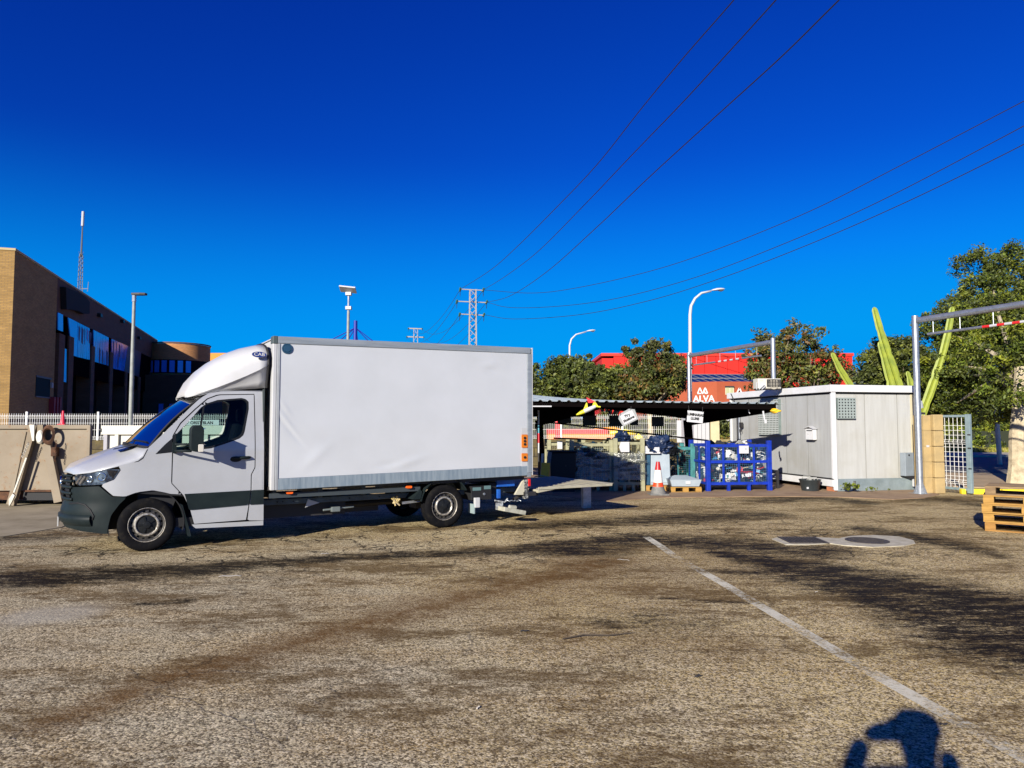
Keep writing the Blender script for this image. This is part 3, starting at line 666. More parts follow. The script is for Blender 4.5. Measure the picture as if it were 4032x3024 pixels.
# ---------------------------------------------------------------- wheels
def wheel(u,v,side,cap):
    Rr=.357; M=T(u,v,Rr)@(RX(90) if side<0 else RX(-90)); wd=.11
    prof=[(.235,-wd*.95),(.27,-wd),(.32,-wd*1.0),(.345,-wd*.85),(Rr,-wd*.66)]
    for k in range(1,6):
        z=-wd*.66+2*wd*.66*k/6; prof+=[(Rr,z-.012),(Rr-.008,z-.009),(Rr-.008,z+.004),(Rr,z+.007)]
    prof+=[(Rr,wd*.66),(.345,wd*.85),(.32,wd),(.285,wd*1.02),(.25,wd*.98),(.232,wd*.9)]
    mb=MB(); mb.lathe(prof,48,M@T(0,0,-wd)); W=mb.build('wheel',RUBBER,TRK,smooth=True)
    mb=MB()
    for k in range(72):
        a=2*math.pi*k/72; mb.box(-.004,.004,Rr-.012,Rr+.003,.045,.078,M@T(0,0,-wd)@Matrix.Rotation(a,4,'Z'))
        mb.box(-.004,.004,Rr-.012,Rr+.003,-.078,-.045,M@T(0,0,-wd)@Matrix.Rotation(a,4,'Z'))
    mb.build('tread_block',RUBBER,W,kind='stuff')
    SR=mat('rim_black',(.030,.030,.030),.45,.3,col2=(.10,.09,.075),scale=20); SL=mat('rim_edge',(.60,.56,.48),.4,.6,col2=(.2,.17,.13),scale=30)
    mb=MB(); mb.lathe([(.232,-.02),(.236,-.012),(.228,-.010),(.222,-.018),(.222,-.028)],48,M); mb.build('rim_edge',SL,W,smooth=True)
    # disc with real holes: ring of quads with gaps
    mb=MB(); mb.lathe([(.222,-.02),(.215,-.05),(.205,-.055)],48,M); n=16
    for k in range(n):
        a0=2*math.pi*(k+.28)/n; a1=2*math.pi*(k+.72)/n; am=2*math.pi*k/n
        f=lambda a,r,z:M@Vector((r*math.cos(a),r*math.sin(a),z))
        A=[a0-2*math.pi/n+2*math.pi*.44/n,a0]
        mb.add([f(A[0],.205,-.055),f(A[1],.205,-.055),f(A[1],.165,-.040),f(A[0],.165,-.040)],[(0,1,2,3)])
        mb.add([f(a0,.205,-.055),f(a1+.0,.205,-.055),f(a1,.196,-.052),f(a0,.196,-.052)],[(0,1,2,3)])
        mb.add([f(a0,.172,-.043),f(a1,.172,-.043),f(a1,.165,-.040),f(a0,.165,-.040)],[(0,1,2,3)])
    mb.lathe([(.165,-.040),(.15,-.030),(.135,-.028),(.12,-.038),(.11,-.06)],48,M); mb.build('rim',SR,W,smooth=True)
    mb=MB(); mb.lathe([(.158,-.034),(.150,-.024),(.136,-.022),(.128,-.030)],48,M); mb.build('rim_ring',SL,W,smooth=True)
    mb=MB(); mb.lathe([(.124,-.05),(.115,-.04),(.05,-.03),(.045,-.012),(.001,-.008)],32,M)
    for k in range(5):
        a=2*math.pi*k/5+.3; mb.box(-.012,.012,.05,.112,-.042,-.024,M@Matrix.Rotation(a,4,'Z'))
    mb.build('hub_cap',BLACK,W,smooth=True)
    MB().lathe([(.215,-.08),(.001,-.08)],32,M).build('brake_drum',SEAL,W)
    return W
wheel(0,.0,-1,1); wheel(4.44,.0,-1,1); wheel(0,1.94,1,1); wheel(4.44,1.94,1,1)
# wheel arch liners
def arch(cx,r,y0,y1,a0,a1,m,name,zc=.36,t=.012):
    mb=MB(); rows=[[Vector((cx+rr*math.cos(R(a)),y,zc+rr*math.sin(R(a)))) for (rr,y) in ((r,y0),(r,y1),(r+t,y1),(r+t,y0),(r,y0))] for a in np.linspace(a0,a1,25)]
    return mb.grid(rows).build(name,m,TRK,smooth=True)
arch(.0,.455,.015,.75,-15,195,SEAL,'wheel_arch',.37)
arch(4.44,.43,-.02,.34,28,172,PLAS,'rear_mudguard',.40,.02)
mb=MB(); mb.prism([(3.86,.50),(3.99,.50),(4.02,.62),(3.98,.66)],-.30,.02,RX(90)); mb.build('mudguard_stay',PLAS,TRK)
MB().box(-.45,.52,.62,.66,.25,.9).build('engine_shield',SEAL,TRK)
mb=MB(); mb.prism([(.40,.62),(.44,.60),(.56,.16),(.52,.16)],-.22,-.02,RX(90)); mb.build('mud_flap',PLAS,TRK)
MB().box(4.98,5.0,.0,.22,.20,.36).build('mud_flap',mat('flap_pale',(.25,.32,.32),.6),TRK)
# ---------------------------------------------------------------- rear end and tail lift
mb=MB(); mb.box(4.95,5.35,.05,.5,.42,.66); mb.box(5.35,5.5,.15,.5,.5,.7); T_=mb.build('rear_locker',SEAL,TRK,bevel=.01)
mb=MB(); mb.box(4.98,5.14,.042,.05,.585,.64); mb.box(5.2,5.33,.042,.05,.60,.66); mb.build('locker_vent',mat('vent_teal',(.10,.17,.17),.5),T_)
MB().box(4.99,5.09,-.02,.04,.30,.47).build('lamp_bracket',WHITE,TRK,bevel=.01)
MB().lathe([(.001,.012),(.02,.012),(.024,0)],16,T(5.20,.045,.52)@RX(90)).build('lock',GALV,T_)
mb=MB(); mb.box(5.42,5.56,.02,.03,.24,.36); mb.tube([(5.4,.03,.40),(5.6,.03,.36),(5.66,.03,.42)],.014,6); mb.build('hanging_tag',mat('tag_grey',(.45,.47,.46),.5,col2=(.1,.1,.1),scale=30),TRK)
BLS=mat('lift_blue',(.012,.10,.42),.45,col2=(.01,.06,.3),scale=3)
mb=MB(); mb.box(5.5,5.86,.12,.2,.62,.76); mb.box(5.5,5.56,.10,.2,.42,.58); mb.box(5.55,5.95,.5,1.5,.5,.62); mb.build('lift_frame',BLS,TRK,bevel=.008)
mb=MB(); mb.prism([(5.80,.48),(5.98,.74),(6.02,.47)],-.06,-.01,RX(90)); mb.build('lift_bracket',mat('lift_beige',(.45,.42,.32),.6),TRK)
mb=MB(); mb.box(5.985,6.05,-.02,.06,.40,.74); LB=mb.build('lamp_holder',mat('holder',(.3,.3,.28),.5,col2=(.05,.05,.05),scale=25,lo=.45,hi=.5),TRK)
MB().box(6.052,6.10,-.03,.07,.62,.75).build('tail_light',mat('tail_red',(.55,.01,.012),.2),TRK,bevel=.006)
mb=MB(); mb.tube([(5.62+.012*k,-.01+.02*math.sin(k*1.3),.38+.01*math.sin(k)) for k in range(24)],.008,5); mb.build('coiled_cable',GALV,TRK)
Mx=T(5.66,-.12,.235)@RY(12); mb=MB(); mb.box(-.22,.22,-.12,.12,-.045,.03,Mx); mb.tube([Mx@Vector((-.1,-.05,.04)),Mx@Vector((.04,-.05,.05))],.04,10); mb.build('lift_roller_plate',mat('plate_beige',(.40,.39,.31),.6,col2=(.25,.24,.18),scale=14),TRK,bevel=.008)
PLT=mat('platform_alu',(.40,.37,.27),.7,.0,col2=(.30,.27,.19),scale=5,stretch=(1,8,1))
PF=MB(); PF.prism([(6.22,.555),(7.85,.60),(7.93,.605),(7.85,.585),(6.6,.548),(6.22,.50)],-2.04,.08,RX(90)); PF=PF.build('lift_platform',PLT,TRK,bevel=.004)
for k in range(9):
    MB().box(6.3+k*.18,6.3+k*.18+.012,-.05,2.02,.562+k*.005,.566+k*.005+.003).build('platform_rib',PLT,PF)
mb=MB(); mb.box(6.22,7.88,-.095,-.08,.556,.602); mb.build('platform_edge',PLT,PF,bevel=.004)
mb=MB(); mb.tube([(6.0,.4,.35),(6.35,.4,.53)],.035,8); mb.tube([(6.0,1.5,.35),(6.35,1.5,.53)],.035,8); mb.box(6.0,6.3,.05,.12,.44,.50); mb.box(5.97,6.22,-.02,1.95,.45,.52); mb.build('lift_arm',DARK,TRK)
# support block under the platform
p=gnd(2308,2000); t=MB(); t.box(-.09,.09,-.06,.06,0,.46); o=t.build('support_block',mat('block_white',(.60,.59,.56),.8,col2=(.35,.34,.32),scale=9,bmp=.6,bscale=12,bdist=.02),None,bevel=.008); o.location=(p.x,p.y,0); o.rotation_euler=(0,0,R(15)); tag(o,'scuffed white upright block standing under the lowered tail lift','block')
# ================================================================ TREES
LEAF=attrmat('leaf','col',.55,.35,.22)
BARK=mat('bark',(.22,.17,.11),.9,col2=(.10,.08,.055),scale=6,bmp=.6,bscale=12,bdist=.03)
BARKL=mat('bark_light',(.50,.42,.27),.9,col2=(.30,.24,.15),scale=5,bmp=.6,bscale=12,bdist=.03)
def leaves(ells,nclump,nleaf,ls,cols,cr=.5,parent=None,name='crown',surf=.55,weights=None,flat=.0,kind=None,gaps=None):
    vols=np.array([e[3]*e[4]*e[5] for e in ells]); vols=vols/vols.sum()
    n_each=np.maximum(1,(vols*nclump*1.25).astype(int)); cen=[]
    for e,n in zip(ells,n_each):
        d=rng.normal(size=(n,3)); d/=np.linalg.norm(d,axis=1)[:,None]; r=rng.uniform(surf,1.0,n)**.6*np.where(rng.random(n)<.20,rng.uniform(1.05,1.34,n),1.)
        p=np.array(e[:3])+d*r[:,None]*np.array(e[3:6]); cen.append(p)
    cen=np.concatenate(cen); cen=cen[cen[:,2]>.15]
    if gaps: 
        for gx_,gy_,gz_,gr in gaps: cen=cen[np.hypot(np.hypot(cen[:,0]-gx_,0),cen[:,2]-gz_)>gr]
    nc=len(cen); rad=cr*rng.uniform(.3,1.1,nc)
    k=np.repeat(np.arange(nc),nleaf); N=len(k)
    d=rng.normal(size=(N,3)); d/=np.linalg.norm(d,axis=1)[:,None]; r=rng.uniform(0,1,N)**.45
    P=cen[k]+d*(r*rad[k])[:,None]*np.array([1,1,.75])
    nrm=d*.6+rng.normal(size=(N,3))*.7+np.array([-.1,-.2,.35]); nrm/=np.linalg.norm(nrm,axis=1)[:,None]
    a=np.cross(nrm,rng.normal(size=(N,3))); a/=np.linalg.norm(a,axis=1)[:,None]; b_=np.cross(nrm,a)
    s=ls*rng.uniform(.5,1.3,N); l=a*s[:,None]; w_=b_*(s*.42)[:,None]
    V=np.stack([P-l,P+w_*1.0,P+l,P-w_*1.0],1).reshape(-1,3); Fq=np.arange(N*4).reshape(N,4)
    cols=np.array(cols); cl=rng.integers(0,len(cols),nc)
    base=cols[cl][k]; alt=cols[rng.integers(0,len(cols),N)]; c=base*.6+alt*.4; c=c*rng.uniform(.5,1.7,N)[:,None]
    return fastmesh(name,V,Fq,LEAF,parent,c,kind),cen
def tree(label,base,ells,nclump,nleaf,ls,cols,cr=.5,tr=.16,lean=(0,0),group=None,bark=None,name='tree',limbs=14,surf=.55,cat='tree',gaps=None,htop=None):
    bx,by=base; t=thing(name,label,cat,(bx,by,0),0,group)
    E=[(e[0]-bx,e[1]-by,e[2],e[3],e[4],e[5]) for e in ells]
    gp=[(g_[0]-bx,0,g_[2],g_[3]) for g_ in gaps] if gaps else None
    o,cen=leaves(E,nclump,nleaf,ls,cols,cr,t,'crown',surf,gaps=gp)
    zc=np.mean([e[2] for e in E]); top=htop or zc*.55
    mb=MB(); P=[Vector((lean[0]*q,lean[1]*q,top*q)) for q in (0,.15,.4,.7,1)]; P=[p+Vector((random.uniform(-.04,.04),random.uniform(-.04,.04),0)) for p in P]; P[0]=Vector((0,0,-.1))
    mb.tube(P,[tr*1.35,tr*1.05,tr*.95,tr*.85,tr*.7],10)
    sel=cen[rng.choice(len(cen),min(limbs,len(cen)),replace=False)]
    for c in sel:
        s_=P[-1]+Vector((0,0,-top*.25*random.random())); e=Vector(c); m_=s_.lerp(e,.5)+Vector((random.uniform(-.2,.2),random.uniform(-.2,.2),random.uniform(-.1,.3)))
        mb.tube([s_,m_,e],[tr*.42,tr*.25,tr*.07],6)
    mb.build('trunk',bark or BARK,t,smooth=True)
    return t
G1=[tuple(.75*v for v in q) for q in [(.10,.13,.020),(.06,.085,.016),(.17,.19,.025),(.045,.06,.014),(.13,.15,.03)]]
G2=[tuple(.75*v for v in q) for q in [(.07,.095,.016),(.035,.05,.012),(.12,.14,.022),(.20,.22,.03),(.05,.06,.016)]]
G3=[tuple(.8*v for v in q) for q in [(.20,.24,.014),(.12,.17,.012),(.07,.10,.012),(.28,.30,.02),(.045,.065,.012)]]
G4=[tuple(.8*v for v in q) for q in [(.13,.13,.03),(.07,.075,.018),(.26,.11,.03),(.20,.18,.05),(.05,.06,.016)]]
RED=[(.55,.06,.03),(.62,.12,.05),(.45,.04,.02)]
def el(px,py,D,rx,ry,rz): # ellipsoid: centre pixel at depth D, pixel half-sizes rx, rz, depth half-size in metres ry
    p=at(px,py,D); return (p.x,p.y,p.z,rx/F*D,ry,rz/F*D)
GRP='bushy trees behind the canopy'
D=37
tree('low leafy tree just right of the truck box, behind the canopy roof',(at(2130,1671,D).x,D),[el(2120,1510,D,85,1.2,70),el(2160,1560,D,70,1.2,60)],110,70,.10,G1,.5,group=GRP)
tree('dark bushy tree under the small street lamp behind the canopy',(at(2265,1671,D).x,D),[el(2265,1500,D,100,1.5,85),el(2240,1440,D,50,1,45),el(2200,1460,D,55,1,50),el(2310,1550,D,80,1.4,60)],210,75,.10,G1,.5,group=GRP)
tree('wide bushy tree in front of the left end of the red hall',(at(2400,1671,D-1).x,D-1),[el(2400,1535,D-1,110,1.6,62),el(2330,1480,D-1,60,1,40),el(2440,1490,D-1,70,1.2,40)],220,75,.10,G2,.48,group=GRP)
tree('tallest tree before the red hall, its two tufts above the roofline',(at(2560,1671,D-2).x,D-2),[el(2580,1500,D-2,110,1.6,70),el(2590,1375,D-2,50,.9,36),el(2490,1370,D-2,36,.7,30),el(2540,1430,D-2,50,.8,40),el(2640,1480,D-2,55,1.2,80),el(2520,1540,D-2,90,1.4,50)],300,75,.10,G4+G2,.45,group=GRP,limbs=26,bark=BARKL)
D=30
tree('loose tree with thin crown left of the roof air conditioner post',(at(3060,1671,D).x,D),[el(3050,1400,D,95,1.2,80),el(3010,1340,D,45,.8,40),el(3120,1330,D,60,.9,50),el(3000,1480,D,70,1.1,70)],160,36,.085,G4+G2,.38,group='trees behind the white cabin',limbs=24,surf=.3)
tree('thin crowned tree before the right end of the red hall, behind the cabin roof',(at(3220,1671,D).x,D),[el(3210,1440,D,110,1.4,75),el(3180,1330,D,60,.9,50),el(3290,1460,D,75,1.2,60),el(3150,1500,D,110,1.3,60)],180,32,.085,G4+G2,.36,group='trees behind the white cabin',limbs=24,surf=.3)
# round bush right of the cabin roof
D=27
tree('dense round dark bush between the cabin roof and the tall cactus',(at(3520,1671,D).x,D),[el(3530,1450,D,115,1.6,120),el(3460,1500,D,60,1.1,90),el(3570,1560,D,90,1.4,120)],360,85,.075,G2,.38,group=None,limbs=16)
# big tree on the right
D=25
tree('big tall tree filling the right edge, its trunk beyond the gate',(14.72,21.1),[el(3990,1555,20.5,75,.4,50),el(3900,1600,21.5,60,.5,35),el(3860,1420,21.8,90,.6,80),el(4040,1480,21.4,110,.9,90),el(3960,1540,21.6,90,.7,45),el(4080,1330,21.4,120,1,120),el(3890,1180,D+2,120,1.2,110),el(3850,1040,D+2,90,.9,60),el(3960,1030,D+2,80,.9,60),el(3760,1180,D+2,60,.7,40),el(3990,1120,D+2,110,1.2,100),el(3780,1290,D+1,140,1.6,110),el(3930,1300,D+1,170,2,130),el(3740,1450,D,110,1.3,120),el(3900,1480,D,190,1.8,150),el(4060,1300,D,120,1.8,200),el(3790,1580,D,120,1.3,80),el(3950,1600,D,90,1.2,60)],1000,105,.062,G3+G2,.44,tr=.24,lean=(.35,.2),limbs=12,bark=BARKL,surf=.35,htop=3.4)
D=46
t=thing('hedge','low clipped green hedge along the far side of the street','hedge',(at(3850,1700,D).x,D,0)); o0=t.location
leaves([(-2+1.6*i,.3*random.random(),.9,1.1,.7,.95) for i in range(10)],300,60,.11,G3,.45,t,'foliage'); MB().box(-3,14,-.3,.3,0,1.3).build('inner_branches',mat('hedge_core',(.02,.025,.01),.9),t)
D=52
for i,(px,lab) in enumerate([(3720,'dark shaded tree far across the street, seen just right of the gate leaf'),(3880,'dark shaded tree far across the street, left of the thick leaning trunk'),(4040,'dark shaded tree far across the street, at the right picture edge')]):
    tree(lab,(at(px,1671,D).x,D),[el(px,1570,D,110,2,110),el(px+30,1650,D,90,2,60)],150,60,.16,G2,.8,group='trees across the street')
# grass verge
V=[];Fc=[]
N=9000; x=rng.uniform(26,48,N); y=rng.uniform(42,45.2,N); h=rng.uniform(.08,.25,N); a=rng.uniform(0,6.28,N)
V=np.stack([np.stack([x-.05*np.cos(a),y-.05*np.sin(a),np.full(N,.1)],1),np.stack([x+.05*np.cos(a),y+.05*np.sin(a),np.full(N,.1)],1),np.stack([x+.1*np.sin(a),y,h+.1],1)],1).reshape(-1,3)
o=fastmesh('grass',V,np.arange(N*3).reshape(N,3),LEAF,None,np.array([(.30,.27,.03),(.2,.22,.02),(.36,.30,.08)])[rng.integers(0,3,N)],'stuff',3); tag(o,'yellow green grass verge in front of the far hedge','grass')
o=MB().box(22,60,41.6,47,0,.12).build('verge',mat('verge_soil',(.30,.26,.08),.95,col2=(.16,.17,.04),scale=.8)); o['kind']='structure'
o=MB().prism([(20,38.5),(60,33),(60,41.55),(20,41.55)],.0,.11).build('far_pavement',mat('far_pavement_pale',(.42,.38,.29),.9,col2=(.35,.30,.22),scale=.7)); o['kind']='structure'
RD=mat('road_asphalt',(.13,.125,.12),.9,col2=(.09,.085,.08),scale=3,bmp=.3,bscale=60)
o=MB().prism([(12.5,26.5),(60,18),(60,33),(20,38.5),(10,39)],-.05,.006).build('road',RD); o['kind']='structure'
o=MB().prism([(11.5,20.2),(13.2,19.5),(40,14),(42,18.6),(12.5,26.4),(11.5,26.5)],-.05,.018).build('near_pavement',mat('near_pavement_tan',(.42,.30,.17),.9,col2=(.30,.22,.13),scale=1.2)); o['kind']='structure'
YEL=mat('kerb_yellow',(.85,.66,.01),.6,col2=(.75,.55,.02),scale=5)
for i in range(5): 
    a=gnd(3788,1946)+Vector((.92*i,-.13*i,0)); o=MB().box(.0,.9,0,.14,0,.13).build('kerb_stone',YEL,None,bevel=.015); o.location=a; o.rotation_euler=(0,0,R(-8)); tag(o,['yellow painted kerb stone beside the foot of the open gate','second yellow painted kerb stone right of the gate foot','third yellow kerb stone from the gate, behind the pallet stack','fourth yellow kerb stone from the gate','fifth yellow kerb stone from the gate'][i],'kerb stone','yellow kerb stones')
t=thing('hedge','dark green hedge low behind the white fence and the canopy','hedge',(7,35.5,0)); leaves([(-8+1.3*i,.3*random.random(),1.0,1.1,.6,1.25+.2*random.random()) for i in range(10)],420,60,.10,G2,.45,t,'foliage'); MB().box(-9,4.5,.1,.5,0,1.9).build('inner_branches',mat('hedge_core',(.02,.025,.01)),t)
# cacti
CAC=mat('cactus_green',(.27,.31,.035),.6,col2=(.17,.22,.03),scale=3)
def cactus(lab,D,stems):
    b0=at(stems[0][0][0],stems[0][0][1],D); t=thing('cactus',lab,'cactus',(b0.x,b0.y,0),0,'tall columnar cacti')
    for st_ in stems:
        P=[at(px,py,D) for px,py,r in st_]; rs=[r/F*D for _,_,r in st_]
        if st_ is stems[0]: P=[Vector((P[0].x,D,0))]+P; rs=[rs[0]]+rs
        # densify with pinches
        Q=[];Rr=[]; seg=0; total=sum((b-a).length for a,b in zip(P,P[1:]))
        L_=0
        for (a,b),(ra,rb) in zip(zip(P,P[1:]),zip(rs,rs[1:])):
            n=max(3,int((b-a).length/.12))
            for k in range(n):
                q=k/n; l=L_+(b-a).length*q; pin=1-.22*math.exp(-((l%.85)-.0)**2/.004)-.22*math.exp(-((l%.85)-.85)**2/.004)
                Q.append(a.lerp(b,q)+Vector((0,0,0))); Rr.append((ra+(rb-ra)*q)*pin)
            L_+=(b-a).length
        Q.append(P[-1]); Rr.append(rs[-1]); d=(P[-1]-P[-2]).normalized(); Q.append(P[-1]+d*rs[-1]*.8); Rr.append(rs[-1]*.7); Q.append(P[-1]+d*rs[-1]*1.2); Rr.append(rs[-1]*.15)
        mb=MB(); n=14; prev=None
        rings=[]
        for i,p in enumerate(Q):
            d=(Q[min(i+1,len(Q)-1)]-Q[max(i-1,0)]).normalized(); a=d.cross(Vector((0,1,0))).normalized(); b=d.cross(a)
            rings.append([p-Vector((b0.x,b0.y,0))+(a*math.cos(w)+b*math.sin(w))*Rr[i]*(1 if k%2==0 else .6) for k,w in enumerate([2*math.pi*j/n for j in range(n)])])
        for r_ in rings: r_.append(r_[0])
        mb.grid(rings); mb.build('stem',CAC,t,smooth=True)
cactus('tallest pair of leaning green cactus columns above the cabin roof',25.5,[[(3560,1600,19),(3530,1500,19),(3495,1395,17),(3462,1290,14),(3444,1222,11)],[(3520,1590,18),(3505,1500,17),(3482,1410,15),(3467,1358,12)]])
cactus('lone cactus column leaning left above the middle of the cabin roof',26.5,[[(3370,1560,15),(3340,1505,14),(3305,1450,12),(3280,1398,9)]])
cactus('cactus forked beside the gate post, one long arm rising right past the beam',24.5,[[(3612,1700,18),(3624,1640,18),(3655,1560,17),(3690,1460,17),(3712,1390,14),(3732,1310,14),(3748,1220,11)],[(3612,1680,16),(3598,1570,15),(3585,1510,13),(3575,1472,9)]])
# weeds at the cabin foot
def weed(px,py,s,lab):
    p=gnd(px,py); t=thing('weed',lab,'weed',p,0,'weeds along the cabin foot'); leaves([(0,0,.2*s,.22*s,.12*s,.08*s)],10,14,.05*s,G3,.1*s,t,'leaf_tuft')
    t.children and t.children[0].location.__setitem__(2,-.05)
for a in [(3350,1942,1.0,'largest green weed tuft at the foot of the cabin plinth'),(3395,1943,.4,'tiny weed tuft right of the largest one by the plinth'),(3435,1943,.7,'spreading weed tuft below the middle of the plinth'),(3505,1943,.6,'dark weed tuft below the right part of the plinth'),(3550,1943,.5,'weed tuft nearest the plinth right end')]: weed(*a)
# ================================================================ FENCE AND RETAINING WALL
FA=Vector((-24,27.4,0)); FB=Vector((9.6,31.0,0)); fd=(FB-FA).normalized(); fl=(FB-FA).length
FW=mat('fence_white',(.72,.71,.66),.5)
BLK=mat('mossy_block',(.13,.10,.035),.95,col2=(.07,.055,.03),scale=3,bmp=.6,bscale=14,bdist=.03)
wl=thing('retaining_wall','mossy brown concrete block wall carrying the white mesh fence','wall',FA,math.atan2(fd.y,fd.x))
bl0=MB().box(.01,1.29,-.16,.16,.01,.36).build('block',BLK,wl,bevel=.02)
nb=int(fl/1.3)
for r_ in range(3):
    for i in range(nb):
        if r_==0 and i==0: continue
        o=bl0.copy(); C.objects.link(o); o.location=(i*1.3+(.65 if r_%2 else 0)-.3,random.uniform(-.015,.015),r_*.37); o.rotation_euler=(0,0,R(random.uniform(-.6,.6)))
MB().box(-.5,fl+.5,-.12,.12,0,1.07).build('mortar_core',mat('core',(.05,.04,.025),.9),wl)
fz=1.11
fn=thing('mesh_fence','long white welded mesh fence on top of the block wall','fence',FA+Vector((0,0,fz)),math.atan2(fd.y,fd.x))
def wiremesh(L_,H_,pitch,r=.0032,vb=(.06,.92),M=None,hz=None):
    mb=MB(); n=int(L_/pitch)
    for i in range(n+1):
        x=i*L_/n; zs=[0,vb[0]-.03,vb[0]+.02,vb[0]+.07,vb[1]-.07,vb[1]-.02,vb[1]+.03,H_] ; ys=[0,0,-.03,0,0,-.03,0,0]
        for (za,ya),(zb,yb) in zip(list(zip(zs,ys)),list(zip(zs,ys))[1:]): mb.beam((x,ya,za),(x,yb,zb),r*2)
    for z,y in ([(vb[0]-.03,0),(vb[0]+.02,-.03),(vb[0]+.07,0),(vb[1]-.07,0),(vb[1]-.02,-.03),(vb[1]+.03,0)]+[(q,0) for q in (hz or [.3,.5,.7])]): mb.beam((0,y-.004,z),(L_,y-.004,z),r*2)
    return mb
pp0=2.62; np_=int(fl/pp0)
src=wiremesh(pp0-.08,1.03,.082,.0050,hz=[.40,.66]).build('mesh_panel',FW,fn,kind='stuff'); src.location=(.04,0,0)
post=MB().box(-.035,.035,-.03,.03,-.05,1.10).build('post',FW,fn); post.location=(0,0,0)
for i in range(1,np_):
    a=src.copy(); C.objects.link(a); a.location=(i*pp0+.04,0,0); b_=post.copy(); C.objects.link(b_); b_.location=(i*pp0,0,0)
# raised land behind the fence
mb=MB(); n_=Vector((-fd.y,fd.x,0)); q=[FA+n_*.2-fd*20,FB+n_*.2,FB+n_*5,FA+n_*5-fd*20]; mb.prism([(p.x,p.y) for p in q],-.1,.35); 
# ================================================================ LEFT BRICK BUILDING
def brickmat(name,c1,c2,mort,sc=1.,ax='XZ'):
    m,nt,b=newmat(name); tc=nt.nodes.new('ShaderNodeTexCoord').outputs['Object']; s=nt.nodes.new('ShaderNodeSeparateXYZ'); nt.links.new(tc,s.inputs[0]); c=nt.nodes.new('ShaderNodeCombineXYZ')
    ad=nt.nodes.new('ShaderNodeMath'); ad.operation='ADD'; nt.links.new(s.outputs[0],ad.inputs[0]); nt.links.new(s.outputs[1],ad.inputs[1]); nt.links.new(ad.outputs[0],c.inputs[0]); nt.links.new(s.outputs[2],c.inputs[1])
    k=nt.nodes.new('ShaderNodeTexBrick'); nt.links.new(c.outputs[0],k.inputs['Vector']); k.inputs['Scale'].default_value=sc; k.inputs['Brick Width'].default_value=.28; k.inputs['Row Height'].default_value=.085; k.inputs['Mortar Size'].default_value=.010; k.inputs['Bias'].default_value=-.2
    k.inputs['Color1'].default_value=(*c1,1); k.inputs['Color2'].default_value=(*c2,1); k.inputs['Mortar'].default_value=(*mort,1)
    n=noise(nt,.6,5,.6,tc,(1,1,3)); nt.links.new(mixc(nt,ramp(nt,n.outputs[0],[(.35,.0),(.75,.6)]).outputs[0],k.outputs[0],(c2[0]*.6,c2[1]*.6,c2[2]*.6)),b.inputs['Base Color']); b.inputs['Roughness'].default_value=.9
    bump(nt,b,k.outputs['Fac'],-.6,.01); return m
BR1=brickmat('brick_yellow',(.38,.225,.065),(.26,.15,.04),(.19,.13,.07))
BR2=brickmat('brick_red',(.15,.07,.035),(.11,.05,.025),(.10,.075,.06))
o_=Vector((-26.5,38,0)); fdir=Vector((-.296,.955,0)).normalized(); ft=math.atan2(fdir.y,fdir.x)
fs=lambda px,py:on(px,py,(o_.x,o_.y),(fdir.x,fdir.y))
def r1(x,y): return (x*.5544,780+y*.5546)
BB=thing('brick_building','long three storey brick building on the left with blue glazed band and tall dark bays','building',o_,ft)
# local: x along facade, facade faces -y (towards the right in the picture); y>0 is inside
top=fs(91,1007)[1]; Lf=44
def fbox(name,s0,s1,z0,z1,y0=0.,y1=.5,m=None,par=BB): return MB().box(s0,s1,y0,y1,z0,z1).build(name,m,par)
s_blk=fs(227,1100)[0]
MB().box(0,s_blk,0,11,0,top).build('corner_block',BR1,BB)
MB().box(-.04,s_blk+.02,-.04,11.04,top,top+.12).build('parapet',mat('parapet',(.45,.35,.18),.8),BB)
MB().box(s_blk,Lf,1.2,11,0,top-.05).build('rear_wall',mat('recess_painted_shade',(.006,.006,.006),.95,col2=(.01,.009,.008),scale=.5,spec=0),BB)  # near-black colour stands in for the deep shade inside the bays
zt=fs(*r1(480,845))[1]
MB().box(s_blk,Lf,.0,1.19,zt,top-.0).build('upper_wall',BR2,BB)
MB().box(s_blk,Lf,-.03,1.25,top,top+.12).build('parapet',mat('parapet',(.45,.35,.18)),BB)
# window in the corner block
def hole(name,pa,pb,m,pr=.02,par=BB,d=.1):
    (sa,za),(sb,zb)=fs(*pa),fs(*pb); return MB().box(min(sa,sb),max(sa,sb),-pr,d,min(za,zb),max(za,zb)).build(name,m,par)
DW=mat('dark_window',(.006,.006,.007),.65,spec=.1)
w_=hole('window',r1(255,1270),r1(352,1415),DW,.015)
(sa,za),(sb,zb)=fs(*r1(255,1270)),fs(*r1(352,1415))
FR=mat('window_frame_grey',(.10,.10,.10),.6)
MB().box(sa-.06,sb+.06,-.06,-.016,za,za+.1).build('lintel',FR,w_); MB().box(sa-.05,sb+.05,-.08,-.016,zb-.08,zb).build('sill',FR,w_)
hole('vent_box',r1(357,1310),r1(366,1348),mat('vent_pale',(.4,.4,.38),.6),.1)
# long dark torn awning high on the wall
p=[fs(*r1(*q)) for q in [(425,630),(470,650),(520,670),(575,705),(598,735),(598,820),(560,822),(520,800),(470,790),(430,790)]]
MB().prism(p,.0,.35,Matrix(((1,0,0,0),(0,0,-1,0),(0,1,0,0),(0,0,0,1)))).build('torn_awning',mat('awning_black',(.008,.008,.008),.9),BB)
for q in [(697,832),(860,875),(980,992)]:
    s,z=fs(*r1(*q)); MB().box(s-.3,s+.3,-.25,0,z-.12,z+.12).build('floodlight',BLACK,BB)
